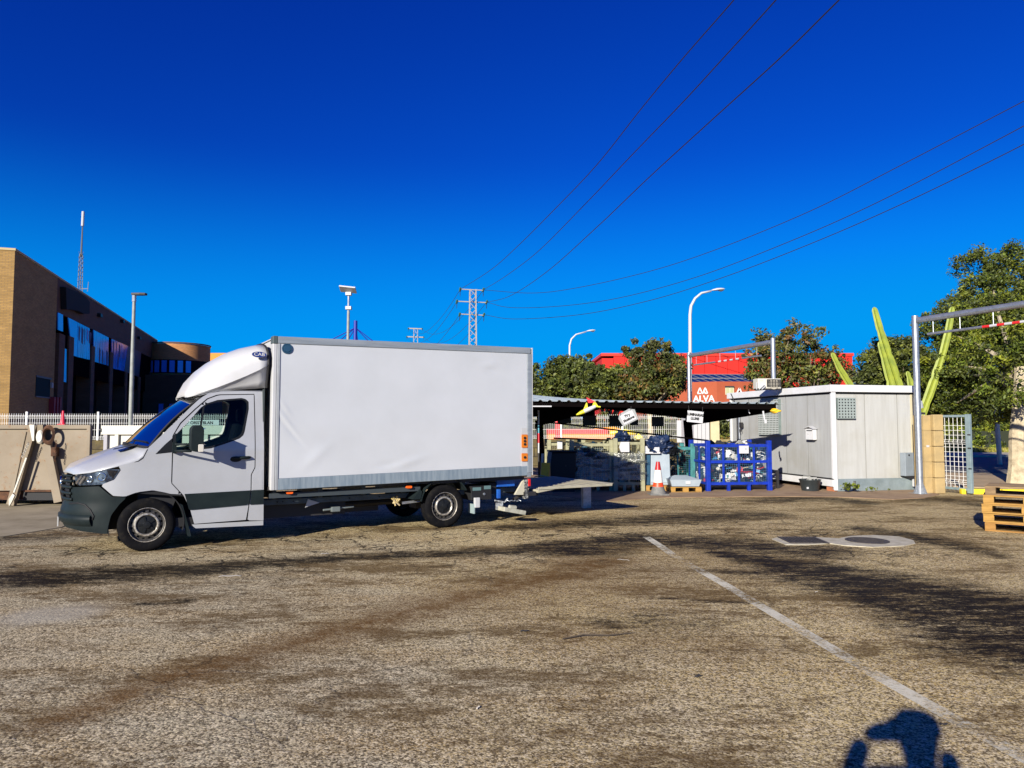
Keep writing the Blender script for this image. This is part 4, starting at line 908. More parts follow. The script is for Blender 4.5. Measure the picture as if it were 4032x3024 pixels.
# glazing band: separate panes, the mirrored sky painted into their blue
m,nt,b=newmat('glazing_painted_sky'); b.inputs['Roughness'].default_value=.14; b.inputs['Specular IOR Level'].default_value=1.0
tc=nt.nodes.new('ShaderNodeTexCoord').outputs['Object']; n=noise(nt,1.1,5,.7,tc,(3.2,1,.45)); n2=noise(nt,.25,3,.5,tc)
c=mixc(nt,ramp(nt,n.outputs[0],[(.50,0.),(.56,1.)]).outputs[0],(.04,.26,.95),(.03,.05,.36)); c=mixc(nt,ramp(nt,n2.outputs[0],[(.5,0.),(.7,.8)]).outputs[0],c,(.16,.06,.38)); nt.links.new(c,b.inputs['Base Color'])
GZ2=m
GZ=mat('pane_painted_sky',(.04,.28,.95),.16,spec=.9)  # sky reflection as plain blue, shared by tower and wing windows
def pane(a,b_,c_,d_,m,off=.02,name='glass_panel'):
    P=[fs(*r1(*q)) for q in (a,b_,c_,d_)]; return MB().prism(P,-off,.06-off,Matrix(((1,0,0,0),(0,0,-1,0),(0,1,0,0),(0,0,0,1)))).build(name,m,BB)
pane((408,812),(443,828),(443,948),(408,935),GZ)
pane((437,1062),(468,1072),(466,1308),(430,1300),GZ)
pane((480,848),(545,880),(545,1127),(510,1115),GZ)
pane((547,881),(633,925),(633,1148),(547,1128),GZ2)
pane((660,935),(768,990),(766,1190),(664,1160),GZ2)
pane((790,1000),(905,1050),(878,1228),(792,1208),GZ2)
PU=mat('purple_panel',(.05,.010,.07),.5,col2=(.02,.008,.03),scale=.8)
pane((906,1050),(1000,1095),(985,1270),(880,1230),PU)
MB().box(fs(*r1(480,960))[0],Lf,.05,.1,zt-3.7,zt).build('panel_backing',mat('backing',(.005,.004,.006),1,spec=0),BB)
# brush strokes of worn lettering over the glazing
LP=mat('worn_letter_purple',(.07,.02,.12),.6); LB_=mat('worn_letter_pale',(.22,.30,.62),.6)
for i,(q,h,mm) in enumerate([((555,905),110,LP),((575,915),120,LP),((597,925),115,LP),((612,925),90,LB_),((628,940),95,LP),((642,945),100,LP),((700,1060),110,LP),((720,1075),100,LP),((735,1090),95,LB_),((752,1080),110,LP),((800,1010),100,LP),((822,1022),90,LP),((842,1035),95,LP),((860,1040),95,LB_),((832,1130),70,LP)]):
    s,z=fs(*r1(*q)); s2,z2=fs(*r1(q[0],q[1]+h)); wv=.35+.2*math.sin(i*2.2)
    MB().prism([(s,z),(s+wv,z-.15),(s+wv*.8,z2),(s+.08,z2+.1)],.045,.055,Matrix(((1,0,0,0),(0,0,-1,0),(0,1,0,0),(0,0,0,1)))).build('worn_letter',mm,BB)
# piers
for a,b_,zt_ in [((398,800),(440,1500),None),((470,970),(505,1500),970),((632,925),(657,1500),1040),((768,990),(790,1500),1085),((880,1230),(895,1500),1230),((975,1265),(990,1500),1265),((1057,1230),(1072,1500),1230)]:
    s0=fs(*r1(a[0],1490))[0]; s1=fs(*r1(b_[0],1490))[0]; z_=fs(*r1(a[0],zt_ or 950))[1]
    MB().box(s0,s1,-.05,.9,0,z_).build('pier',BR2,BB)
for s0 in (8,14,22,30): MB().box(s0,s0+.12,.95,1.19,0,zt-3.7).build('mullion',DARK,BB)
mb=MB()
for k in range(3): 
    s,z=fs(*r1(350+k*22,1470)); MB().box(s-.12,s+.12,-.3,0,z-.8,z+.5).build('red_column',mat('dull_red',(.30,.02,.03),.6),BB)
# mast on the roof
p=at(315,1144,52); t=thing('antenna_mast','thin lattice radio mast with white aerial on the brick roof','antenna',(p.x,p.y,top),0)
z1=at(315,1000,52).z-top; z2=at(320,890,52).z-top; z3=at(322,833,52).z-top
MST=mat('mast_grey',(.10,.11,.12),.6)
for k in range(3):
    a=2*math.pi*k/3; MB().beam((.22*math.cos(a),.22*math.sin(a),-1),(.10*math.cos(a),.10*math.sin(a),z1),.035).build('mast_leg',MST,t)
mb=MB()
for i in range(12):
    z=-1+(z1+1)*i/12; 
    for k in range(3):
        a=2*math.pi*k/3; b2=2*math.pi*(k+1)/3; mb.beam((.2*math.cos(a),.2*math.sin(a),z),(.18*math.cos(b2),.18*math.sin(b2),z+.5),.018)
mb.build('lattice',MST,t,kind='stuff')
MB().tube([(0,0,z1-.2),(.03,0,z2)],[.07,.04],6).build('upper_pole',MST,t); MB().tube([(.03,0,z2),(.04,0,z3)],.10,8).build('aerial',WHITE,t)
mb=MB(); mb.beam((0,0,.6),(.6,0,.6),.04); mb.beam((.55,0,.4),(.6,0,1.1),.03); mb.build('side_arm',MST,t)
# curved brick tower and orange block beyond
c0=at(700,1400,80); t=thing('brick_tower','curved brick stair tower beyond the long building with a strip of square windows','building',(c0.x,80,0),0)
zt_=at(700,1352,77).z; BR3=brickmat('brick_orange',(.55,.24,.07),(.42,.17,.05),(.40,.25,.14))
mb=MB(); mb.lathe([(3.35,0),(3.35,zt_)],40,cap=True); mb.build('wall',BR3,t,smooth=True)
MB().lathe([(3.42,zt_),(3.42,zt_+.15),(3.3,zt_+.15)],40).build('coping',BR2,t)
zs=at(700,1420,77).z; ze=at(700,1466,77).z
MB().lathe([(3.38,ze-.1),(3.38,zs+.1)],40).build('window_strip',DW,t)
for k in range(7):
    a=R(-128+k*13.5); M=T(3.40*math.cos(a),3.40*math.sin(a),0)@Matrix.Rotation(a,4,'Z')
    MB().box(-.02,.03,-.26,.26,ze,zs,M).build('window_pane',GZ,t)
t=thing('lower_block','plain orange rendered block behind the curved tower','building',(at(850,1400,92).x,92,0)); MB().box(-1.3,1.5,0,6,0,at(850,1390,92).z).build('wall',mat('orange_render',(.62,.25,.03),.8,col2=(.5,.2,.03),scale=.5),t)
# a lower building wing in shade right of the long building
t=thing('rear_wing','dark low wing between the long building and the curved tower','building',(at(660,1600,74).x,74,0),0); MB().box(-2.6,3.6,0,5,0,at(660,1475,74).z).build('wall',BR2,t)
for k in range(3): 
    x=-.9+k*1.1; z0=at(660,1625,74).z; z1_=at(660,1590,74).z; MB().box(x,x+.45,-.05,.02,z0,z1_).build('window_pane',GZ,t)
# ================================================================ FLAT LAMP POST left
def poly_lamp(px,pytop,D,lab):
    b_=at(px,1671,D); zt_=at(px,pytop,D).z; t=thing('lamp_post',lab,'lamp post',(b_.x,D,0),0,'street lamps')
    return t,zt_
t,z=poly_lamp(522,1152,27,'straight grey lamp post with flat head before the brick building')
t.location.x=at(514,1671,27).x
POLE=mat('pole_grey_green',(.27,.285,.26),.55,col2=(.20,.21,.19),scale=4)
lx=at(529,1160,27).x-t.location.x
MB().tube([(0,0,0),(lx*.5,0,z*.5),(lx,0,z-.15)],[.085,.075,.055],12).build('pole',POLE,t,smooth=True)
MB().tube([(lx,0,z-.35),(lx,0,z-.1)],.075,10).build('collar',GALV,t); MB().prism([(lx-.08,-.09),(lx+.25,-.13),(lx+.45,-.09),(lx+.45,.09),(lx+.25,.13),(lx-.08,.09)],z-.10,z-.02).build('lamp_head',DARK,t,bevel=.01)
# curved street lamps
LW=mat('lamp_white',(.48,.48,.48),.45)
def curved_lamp(px,pyb,path,D,lab,hd=1.,r=.07):
    b_=at(path[0][0],1671,D); t=thing('street_lamp',lab,'street lamp',(b_.x,D,0),0,'curved white street lamps')
    P=[Vector((0,0,0))]+[at(x,y,D)-Vector((b_.x,D,0)) for x,y in path]; n=len(P)
    MB().tube(P,[r*1.25]+[r*(1-.55*i/(n-1)) for i in range(n-1)],10).build('pole',LW,t,smooth='all')
    e=P[-1]; s=hd; mb=MB(); prof=[(.0,.02,.02),(.12,.10,.07),(.35,.16,.11),(.60,.15,.10),(.78,.08,.06),(.85,.02,.02)]
    rows=[[e+Vector((u*s,0,.03+u*.10))+Vector((0,w*s*math.cos(a),w2*s*math.sin(a)*(1 if math.sin(a)>0 else .35))) for a in [2*math.pi*k/14 for k in range(15)]] for u,w,w2 in prof]
    mb.grid(rows); mb.build('lamp_head',LW,t,smooth='all')
    rows=[[e+Vector(((.42+.36*q)*s,0,.03+.06))+Vector((0,.11*s*math.cos(a),-.13*s*abs(math.sin(a))*math.sin(math.pi*(.15+.7*q)))) for a in [math.pi*k/8 for k in range(9)]] for q in [i/6 for i in range(7)]]
    MB().grid(rows).build('lamp_bowl',mat('bowl_grey',(.12,.12,.11),.2),t,smooth='all')
curved_lamp(2717,1570,[(2718,1560),(2717,1240),(2721,1205),(2737,1175),(2762,1154),(2800,1146)],40,'tallest curved white street lamp, standing behind the canopy signs',.9,.10)
curved_lamp(2243,1415,[(2243,1560),(2243,1360),(2250,1335),(2268,1317),(2308,1306)],56,'shorter curved street lamp left of the red hall',.85,.085)
curved_lamp(2783,1560,[(2784,1560),(2783,1424),(2779,1410),(2769,1400),(2752,1398)],76,'thin far street lamp in front of the red wall beside the lettering',.7,.14)
# pole with solar camera panel
D=30; b_=at(1370,1671,D); t=thing('solar_camera_pole','white pole topped by a tilted solar panel behind the truck box','pole',(b_.x-.05,D,0),0); o0=t.location
f=lambda x,y:at(x,y,D)-Vector((o0.x,D,0))
MB().tube([Vector((0,0,0)),f(1370,1335),f(1372,1225)],[.075,.06,.055],12).build('lower_pole',POLE,t,smooth=True); MB().tube([f(1372,1225),f(1373,1160)],.042,10).build('upper_pole',GALV,t,smooth=True)
for y in (1157,1213): 
    q=f(1373,y); mb=MB(); mb.box(q.x-.12,q.x+.12,-.1,.1,q.z-.07,q.z+.07); mb.build('clamp_box',LW,t,bevel=.015)
a,b2=f(1338,1130),f(1402,1149)
M=T(*(a.lerp(b2,.5)))@RY(6)@RX(-22); mb=MB(); mb.box(-.34,.34,-.22,.22,-.03,.03,M); SP=mb.build('solar_panel',LW,t,bevel=.01)
MB().box(-.29,.27,-.17,.17,.031,.035,M).build('solar_cells',mat('cells',(.015,.05,.07),.15),SP)
# blue mast with stays
D=64; b_=at(1395,1671,D); t=thing('blue_mast','stout blue tent mast with stay rods rising behind the truck box','mast',(b_.x,D,0),0); zt_=at(1395,1263,D).z
BM=mat('mast_blue',(.008,.02,.26),.5); MB().tube([(0,0,0),(0,0,zt_)],.17,14).build('pole',BM,t,smooth=True)
zj=at(1395,1290,D).z
for i,(px,py) in enumerate([(1316,1332),(1342,1334),(1408,1336),(1445,1338),(1465,1340),(1370,1335)]):
    e=at(px,py,D)-Vector((b_.x,D,0)); d=e-Vector((0,0,zj)); e=Vector((0,0,zj))+d*2.2; MB().tube([Vector((0,0,zj)),e+Vector((0,(i%2)*.5,0))],.045,6).build('stay_rod',BM,t)
# ================================================================ PYLONS AND POWER LINES
PY=mat('pylon_steel',(.30,.26,.20),.6,.2,col2=(.34,.30,.26),scale=3); INS=mat('insulator_glass',(.03,.10,.07),.3); WIRE=mat('wire_dark',(.012,.014,.03),.6)
def pylon(px,D,arms,pyb,w,lab,n=16,arm_t=.10):
    b_=at(px,1671,D); t=thing('pylon',lab,'pylon',(b_.x,D,0),R(6),'lattice power pylons'); zt_=at(px,arms[0][0],D).z
    wb=w*1.5
    for sx,sy in ((-1,-1),(1,-1),(1,1),(-1,1)): MB().beam((sx*wb/2,sy*wb/2,0),(sx*w/2,sy*w/2,zt_),.12).build('pylon_leg',PY,t)
    for side in range(4):
        mb=MB()
        for i in range(n):
            z0=zt_*i/n; z1=zt_*(i+1)/n; wa=wb+(w-wb)*i/n; wc=wb+(w-wb)*(i+1)/n; s=1 if i%2 else -1
            p,q=Vector((s*wa/2,-wa/2,z0)),Vector((-s*wc/2,-wc/2,z1)); Mz=Matrix.Rotation(side*math.pi/2,4,'Z'); mb.beam(Mz@p,Mz@q,.07)
        mb.build('lattice',PY,t,kind='stuff')
    tips=[]
    for (py,pl,pr) in arms:
        z=at(px,py,D).z; xl=at(pl,py,D).x-b_.x; xr=at(pr,py,D).x-b_.x
        a=MB(); a.beam((xl,0,z+.05),(xr,0,z-.05),arm_t*1.5,arm_t); A=a.build('cross_arm',PY,t)
        for x in (xl,xr):
            for s in (-1,1):
                M=T(x,s*.25,z)@RX(90 if s<0 else -90); mb=MB(); prof=[(.03,0)]
                for k in range(5): prof+=[(.14,.08+k*.13),(.04,.14+k*.13)]
                mb.lathe(prof,10,M); mb.build('insulator',INS,A)
            mb=MB(); mb.tube([(x,-.8,z),(x,-.5,z-.6),(x,.3,z-.8),(x,.8,z)],.02,4); mb.build('jumper_wire',WIRE,A)
        tips.append((t.matrix_basis@Vector((xl,0,z)),t.matrix_basis@Vector((xr,0,z))))
    return t,tips
_,tp=pylon(1860,90,[(1141,1812,1903),(1189,1799,1916),(1239,1810,1905)],1345,.75,'tall near lattice pylon with three cross arms above the truck box',22)
_,tq=pylon(1634,190,[(1294,1608,1662),(1327,1602,1668)],1345,1.0,'small far lattice pylon with two cross arms left of the tall one',16,.25)
def wire(name,a,b_,sag,lab,grp,n=40,r=.02):
    P=[a.lerp(b_,i/n)-Vector((0,0,sag*4*(i/n)*(1-i/n))) for i in range(n+1)]
    mb=MB(); mb.tube(P,r,5); o=mb.build(name,WIRE,None); tag(o,lab,'wire',grp); return o
def wire_px(name,tip,PX,hz,lab,grp,r=.026):
    # wire from a pylon tip through measured points; heights relative to a level span end
    P=[tip]+[at(px,py,D) for px,py,D in PX]
    mb=MB(); 
    # Catmull resample
    Q=[]
    K=[P[0]+(P[0]-P[1])]+P+[P[-1]+(P[-1]-P[-2])]
    for i in range(1,len(K)-2):
        for s in range(10):
            t=s/10; p0,p1,p2,p3=K[i-1],K[i],K[i+1],K[i+2]
            Q.append(.5*((2*p1)+(p2-p0)*t+(2*p0-5*p1+4*p2-p3)*t*t+(3*p1-p0-3*p2+p3)*t**3))
    Q.append(P[-1]); mb.tube(Q,r,5); tag(mb.build(name,WIRE,None),lab,'wire',grp)
GW='overhead power line wires'
# near span, group 1 (towards the upper edge) : overview pixels * 1.8228
def span(tip,pts_,dep):
    # depth along a straight plan line from the tip to the end, solved per pixel column
    (ex,ey)=dep; x0,y0=tip.x,tip.y; out=[]
    for px,py in pts_:
        k=(px-2016)/F; 
        # x = k*Y*(cos..) approx using ray
        r=ray(px,py); kx=r[0]/r[1]; t=(kx*y0-x0)/((ex-x0)-kx*(ey-y0)); Y=y0+(ey-y0)*t; out.append((px,py,Y))
    return out
ov=lambda L_:[(a*1.8228,b*1.8228) for a,b in L_]
for tip,pts_,e,lab in [
  (tp[0][0],[(1060,583),(1120,530),(1205,445),(1290,355),(1385,235),(1470,132),(1560,29),(1590,-6)],(8.9,28),'steepest wire, leaving the top edge furthest left'),
  (tp[0][1],[(1090,598),(1160,545),(1260,445),(1360,340),(1470,226),(1560,128),(1650,29),(1690,-16)],(9.7,25.5),'steep wire leaving the top edge in the middle of three'),
  (tp[1][1],[(1100,640),(1180,588),(1290,490),(1400,385),(1540,257),(1680,130),(1783,29),(1840,-28)],(10.8,23),'steep wire leaving the top edge furthest right')]:
    wire_px('power_wire',tip,span(tip,ov(pts_),e),0,lab,GW)
for tip,pts_,e,lab in [
  (tp[0][1]+Vector((.1,0,0)),[(1150,633),(1250,621),(1400,587),(1550,538),(1750,456),(1950,355),(2182,234),(2290,178)],(28,37),'upper of three wires sweeping to the right edge'),
  (tp[1][1]+Vector((.1,0,0)),[(1100,664),(1200,662),(1330,645),(1500,600),(1700,524),(1900,435),(2182,288),(2290,228)],(28,36.5),'middle of three wires sweeping to the right edge'),
  (tp[2][1]+Vector((.1,0,0)),[(1110,689),(1250,680),(1400,650),(1560,600),(1750,527),(1950,440),(2182,327),(2290,268)],(28,35),'lowest of three wires sweeping to the right edge')]:
    wire_px('power_wire',tip,span(tip,ov(pts_),e),0,lab,GW)
q0=[tq[0][0],tq[0][1],tq[1][0],tq[1][1],tq[1][0]+Vector((0,0,-3)),tq[1][1]+Vector((0,0,-3))]
for a,b_,l in zip([tp[0][0],tp[0][1],tp[1][0],tp[1][1],tp[2][0],tp[2][1]],q0,['highest far wire, left tip of the near pylon to the far pylon','far wire from the top right tip to the far pylon','far wire from the middle left tip to the far pylon','far wire from the middle right tip to the far pylon','far wire from the lowest left tip running behind the truck box','far wire from the lowest right tip running behind the truck box']):
    wire('power_wire',a,b_,3.2,l,GW,24,.028)
# ================================================================ RED HALL AND TERRACOTTA BUILDING
RH=mat('red_cladding',(.56,.010,.002),.75,col2=(.46,.007,.0015),scale=.4,stretch=(1,1,.2))
D=72; x0=at(2372,1671,D).x; x1=at(3362,1671,D).x; z0=at(2500,1391,D).z
t=thing('red_hall','large bright red industrial hall behind the trees','building',(x0,D,0),R(0))
MB().box(0,x1-x0,.0,16,0,z0-.5).build('hall_body',RH,t)
n=22
for k in range(n):
    L_=(x1-x0)/n; MB().box(k*L_+.02,(k+1)*L_-.02,-.08,-.005,0,z0-.28+(.0 if k else -.3)).build('wall_panel',RH,t)
MB().box(-.1,x1-x0+.1,-.18,16,z0-.28,z0).build('roof_edge',mat('red_trim',(.55,.03,.01),.5),t); MB().box(3,24,-.05,.0,z0-2.4,z0-2.3).build('trim_line',mat('red_trim',(.55,.03,.01),.5),t) if False else None
o=MB().box(5,30,-.11,-.082,z0-2.5,z0-2.38).build('trim_line',mat('red_trim_dark',(.42,.02,.01),.5),t)
TE=mat('terracotta_render',(.33,.070,.024),.85,col2=(.28,.058,.020),scale=.5)
D=54; X=lambda px:at(px,1671,D).x
t=thing('terracotta_building','terracotta rendered office block with white ALVA lettering before the red hall','building',(X(2825),D,0),0)
zt_=at(2825,1502,D).z; zl=at(2700,1514,D).z
# two faces meeting at an obtuse corner at px 2825
Lx=X(2620)-X(2825); Rx=X(3120)-X(2825)
MB().prism([(0,0),(Rx,.3),(Rx,9),(Lx,9),(Lx,2.2)],0,zt_).build('wall',TE,t)
SOL=mat('solar_cells',(.01,.02,.03),.12,spec=.8); FRM=mat('solar_frame',(.3,.3,.3),.4,.5)
# sloping solar array on the roof
pa=thing('solar_array','row of dark solar panels on the slope between the terracotta block and the red hall','solar panel',(X(2730),D+3,0),0)
zb=at(2750,1506,D+3).z; zz=at(2750,1473,D+6).z
for k in range(9):
    xa=k*1.42*.5*.9; w_=.60
    for r_ in range(2):
        P=[]; 
        for u,v_ in ((xa,r_*.5),(xa+w_,r_*.5),(xa+w_,r_*.5+.47),(xa,r_*.5+.47)):
            P.append(Vector((u*1.0-.9*v_*1.0+.9,v_*3.0,zb+(zz-zb)*v_)))
        o=MB().add(P+[p-Vector((0,0,.05)) for p in P],[(0,1,2,3),(7,6,5,4),(0,4,5,1),(1,5,6,2),(2,6,7,3),(3,7,4,0)]).build('panel',SOL,pa)
        e=MB(); [e.beam(P[i]+Vector((0,0,.01)),P[(i+1)%4]+Vector((0,0,.01)),.022) for i in range(4)]; e.build('panel_frame',FRM,o)
pa=thing('solar_array','dark tilted solar panels at the right end of the red hall','solar panel',(at(3350,1500,62).x,62,0),0)
for k in range(6):
    P=[Vector((k*.62+.9*(1-v_),v_*3,at(3350,1510,62).z+(at(3350,1452,62).z-at(3350,1510,62).z)*v_)) for v_ in (0,1)]; P=[P[0],P[0]+Vector((.56,0,0)),P[1]+Vector((.56,0,0)),P[1]]
    o=MB().add(P+[p-Vector((0,0,.05)) for p in P],[(0,1,2,3),(7,6,5,4),(0,4,5,1),(1,5,6,2),(2,6,7,3),(3,7,4,0)]).build('panel',SOL,pa); e=MB(); [e.beam(P[i]+Vector((0,0,.01)),P[(i+1)%4]+Vector((0,0,.01)),.022) for i in range(4)]; e.build('panel_frame',FRM,o)
MB().box(0,4.5,-.2,3.2,0,at(3350,1512,62).z-.05).build('roof_base',mat('roof_grey',(.08,.09,.1),.7),pa)
# window with pale shutter panes
xa=X(2858)-X(2825); xb=X(2892)-X(2825); za=at(2858,1554,D).z; zb_=at(2858,1521,D).z
wn=MB().box(xa,xb,-.02,.02,za,zb_).build('window',mat('window_surround',(.50,.47,.32),.6),t); 
MB().box(xa+.05,(xa+xb)/2-.05,-.05,-.021,za+.07,zb_-.09).build('pane',mat('shutter_green',(.36,.38,.20),.6),wn); MB().box((xa+xb)/2+.05,xb-.08,-.05,-.021,za+.07,zb_-.09).build('pane',mat('shutter_green',(.3,.3,.2)),wn)
MB().box(xa-.03,xb,-.10,-.02,zb_-.08,zb_+.02).build('lintel',DARK,wn)
LT=mat('letter_white',(.60,.59,.56),.5)
an=math.atan2(-2.2,-Lx) # left face runs back to the left
Mf=lambda px,py:(lambda s:T(*(Vector((0,0,0))+Vector((Lx,2.2,0)).normalized()*s[0]+Vector((0,0,s[1]))))@Matrix.Rotation(an,4,'Z')@RX(90))(on(px,py,(X(2825),D),(Lx,2.2)))
M=Mf(2772,1571)@T(0,0,.04); text('ALVA',.66,LT,t,'wall_letter',M,.03,.015,sx=1.0)
# logo: two linked A shaped peaks
M=Mf(2767,1539)@T(0,0,.03)
def bar(mb,a,b_,w): mb.beam(M@Vector((a[0],a[1],0)),M@Vector((b_[0],b_[1],0)),w,.06,up=tuple((M.to_3x3()@Vector((0,0,1)))))
mb=MB()
for a,b_ in [((-.38,-.20),(-.20,.24)),((-.20,.24),(.0,-.24)),((-.38,-.20),(-.12,-.20)),((.0,-.24),(.20,.24)),((.20,.24),(.38,-.20)),((.12,-.02),(.2,-.2)),((.2,-.2),(.38,-.20))]: bar(mb,a,b_,.085)
mb.build('wall_logo',LT,t)
mb=MB(); M=T(X(2912)-X(2825),-.1,at(2912,1541,D).z)@RX(90)
for a,b_ in [((-.25,-.24),(.0,.24)),((.0,.24),(.22,-.24))]: bar(mb,a,b_,.1)
mb.build('wall_logo',LT,t)
MB().box(X(2575)-X(2825)-.0,Lx-.01,1.5,8,0,at(2640,1560,D).z).build('side_wing',TE,t)
# ================================================================ HEIGHT LIMIT GANTRIES
def gantry(A,B,h,lab,bars=True):
    d=(B-A).normalized(); L_=(B-A).length; t=thing('height_gantry',lab,'gantry',(A.x,A.y,0),math.atan2(d.y,d.x),'height limit gantries')
    for x in (0,L_):
        MB().tube([(x,0,.0),(x,0,h+.02)],.075,14).build('post',GALV,t,smooth=True)
        mb=MB(); 
        for k in range(4): a=math.pi/2*k; mb.prism([(.07,0),(.20,0),(.07,.3)],-.008,.008,T(x,0,0)@Matrix.Rotation(a,4,'Z')@RX(90))
        mb.box(x-.2,x+.2,-.2,.2,.0,.014); mb.build('base_plate',GALV,t)
    MB().tube([(.08,0,h-.1),(L_-.08,0,h-.1)],.075,12).build('top_beam',GALV,t,smooth=True)
    seg=[(.35,1.75,GALV)]+[(1.75+.17*k,1.75+.17*(k+1),(mat('stripe_red',(.60,.02,.02),.5) if k%2==0 else LW)) for k in range(9)]+[(3.28,L_-.6,GALV)]
    for a,b_,m in seg: MB().tube([(a,0,h-.48),(b_,0,h-.48)],.032,8).build('limit_bar',m,t)
    for x in (.5,1.2,2.0,2.9,L_-.8): MB().tube([(x,0,h-.17),(x,0,h-.46)],.008,5).build('hanger_rod',GALV,t)
    return t
gantry(Vector((10.12,18.0,0)),Vector((12.0,13.1,0)),4.42,'near galvanised height gantry cutting the right edge beside the cabin')
gantry(Vector((6.72,27.3,0)),Vector((8.25,22.7,0)),4.42,'far galvanised height gantry behind the canopy and air conditioner')
# ================================================================ WHITE SITE CABIN (local x along the right face, y along the left face)
CA=R(12.5); CO=Vector((8.21,18.5,0)); EXd=(math.cos(CA),math.sin(CA)); EYd=(-EXd[1],EXd[0])
JT=mat('joint_grey',(.24,.24,.22),.8); CFR=mat('cabin_frame_white',(.62,.62,.62),.4,col2=(.56,.56,.54),scale=3)
CB=thing('site_cabin','white portable cabin of sandwich panels with white frame beside the gantry','cabin',CO,CA)
def panelmat(name,c1,c2):
    m,nt,b=newmat(name); b.inputs['Roughness'].default_value=.5; tc=nt.nodes.new('ShaderNodeTexCoord').outputs['Object']
    n=noise(nt,3,5,.7,tc,(4,4,.25)); n2=noise(nt,.9,4,.6,tc); c=mixc(nt,ramp(nt,n.outputs[0],[(.4,0.),(.75,1.)]).outputs[0],c1,c2)
    c=mixc(nt,ramp(nt,n2.outputs[0],[(.5,0.),(.75,.5)]).outputs[0],c,(c2[0]*.82,c2[1]*.78,c2[2]*.68)); nt.links.new(c,b.inputs['Base Color'])
    return m
PN=panelmat('sandwich_panel',(.41,.41,.385),(.35,.345,.315)); PN2=panelmat('sandwich_panel_dim',(.31,.315,.31),(.26,.26,.245))  # left wall gets a darker copy, its weaker sunlight painted into the colour
W_=2.52; LN=5.15; H0=.30; H1=2.54
def ribbed(name,x0,x1,z0,z1,m,M):
    n=int((x1-x0)/.032); prof=[]
    for i in range(n): 
        a=x0+(x1-x0)*i/n; d=(x1-x0)/n; prof+=[(a,0),(a+d*.62,0),(a+d*.68,.0025),(a+d*.95,.0025)]
    prof.append((x1,0)); rows=[[M@Vector((x,y,z)) for x,y in prof] for z in (z0,z1)]
    return MB().grid(rows).build(name,m,CB,fix=False)
MB().box(.05,W_-.05,.05,LN-.05,.16,H1+.1).build('core',JT,CB)
Mr=Matrix(); 
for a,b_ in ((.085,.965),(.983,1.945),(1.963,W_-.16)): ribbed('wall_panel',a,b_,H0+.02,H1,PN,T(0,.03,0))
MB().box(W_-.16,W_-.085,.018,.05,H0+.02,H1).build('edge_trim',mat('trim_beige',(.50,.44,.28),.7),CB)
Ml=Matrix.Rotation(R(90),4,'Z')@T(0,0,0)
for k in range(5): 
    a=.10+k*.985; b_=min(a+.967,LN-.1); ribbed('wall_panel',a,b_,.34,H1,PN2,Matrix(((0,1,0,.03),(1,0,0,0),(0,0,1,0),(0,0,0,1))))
for x,y in ((0,0),(W_-.08,0),(0,LN-.08),(W_-.08,LN-.08)): MB().box(x-.0,x+.085,y-.0,y+.085,.05,H1+.0).build('corner_post',CFR,CB,bevel=.008)
RB=MB().box(-.06,W_+.03,-.07,-.0,H1+.01,2.735).build('roof_beam',CFR,CB,bevel=.012)
MB().box(-.07,-.0,-.06,LN+.05,H1+.01,2.735).build('roof_beam',CFR,CB,bevel=.012)
MB().box(-.0,W_,-.0,LN,H1+.03,2.70).build('roof',WHITE,CB)
MB().box(.01,W_-.01,.012,.03,H1-.035,H1+.01).build('shadow_gap',SEAL,CB); MB().box(.012,.03,.01,LN,H1-.035,H1+.01).build('shadow_gap',SEAL,CB)
MB().box(-.035,.0,-.01,LN,.13,.31).build('floor_beam',CFR,CB,bevel=.008)
MB().box(-.05,.0,-.01,LN,.315,.335).build('beam_lip',DARK,CB)
MB().box(.0,.09,-.03,.0,.04,.33).build('corner_foot',CFR,CB)
MB().box(.0,.35,.02,.3,.0,.13).build('brick_support',mat('brick_block',(.45,.16,.07),.8,col2=(.36,.12,.05),scale=10),CB)
MB().box(.0,.35,3.2,3.5,.0,.13).build('brick_support',mat('brick_block',(.45,.16,.07)),CB)
PLG=mat('plinth_galvanised',(.30,.36,.37),.5,.4,col2=(.22,.27,.27),scale=2.5)
MB().box(.095,W_-.12,-.012,.012,.015,.325).build('plinth_plate',PLG,CB)
MB().box(.54,.60,-.05,-.012,.03,.27).build('plinth_strap',mat('strap_black',(.03,.03,.03),.5,col2=(.3,.3,.28),scale=9),CB)
MB().box(W_-.085,W_+.03,-.035,-.002,.05,H1+.008).build('front_post',CFR,CB,bevel=.006); MB().box(-.035,.085,-.035,-.002,.33,H1+.008).build('front_post',CFR,CB,bevel=.006)
# perforated shutters: real holes
def perforated(name,x0,x1,z0,z1,nx,nz,m,M,hole=.42,par=None):
    mb=MB(); dx=(x1-x0)/nx; dz=(z1-z0)/nz
    for i in range(nx):
        for j in range(nz):
            cx,cz=x0+(i+.5)*dx,z0+(j+.5)*dz; hx,hz_=dx*hole/2,dz*hole/2
            o=[(cx-dx/2,cz-dz/2),(cx+dx/2,cz-dz/2),(cx+dx/2,cz+dz/2),(cx-dx/2,cz+dz/2)]; q=[(cx-hx,cz-hz_),(cx+hx,cz-hz_),(cx+hx,cz+hz_),(cx-hx,cz+hz_)]
            mb.add([M@Vector((a,0,b)) for a,b in o+q],[(0,1,5,4),(1,2,6,5),(2,3,7,6),(3,0,4,7)])
    return mb.build(name,m,par or CB,solid=.004)
SH=mat('shutter_grey',(.16,.20,.19),.55,col2=(.12,.15,.14),scale=4)
f_=MB().box(.12,.66,-.045,.03,1.86,2.40).build('window_frame',SH,CB)
MB().box(.14,.64,-.049,-.046,1.88,2.38).build('window_pane',DW,f_)
perforated('perforated_shutter',.13,.65,1.87,2.39,6,7,mat('shutter_mid',(.26,.30,.28),.5),T(0,-.055,0),.46,f_)
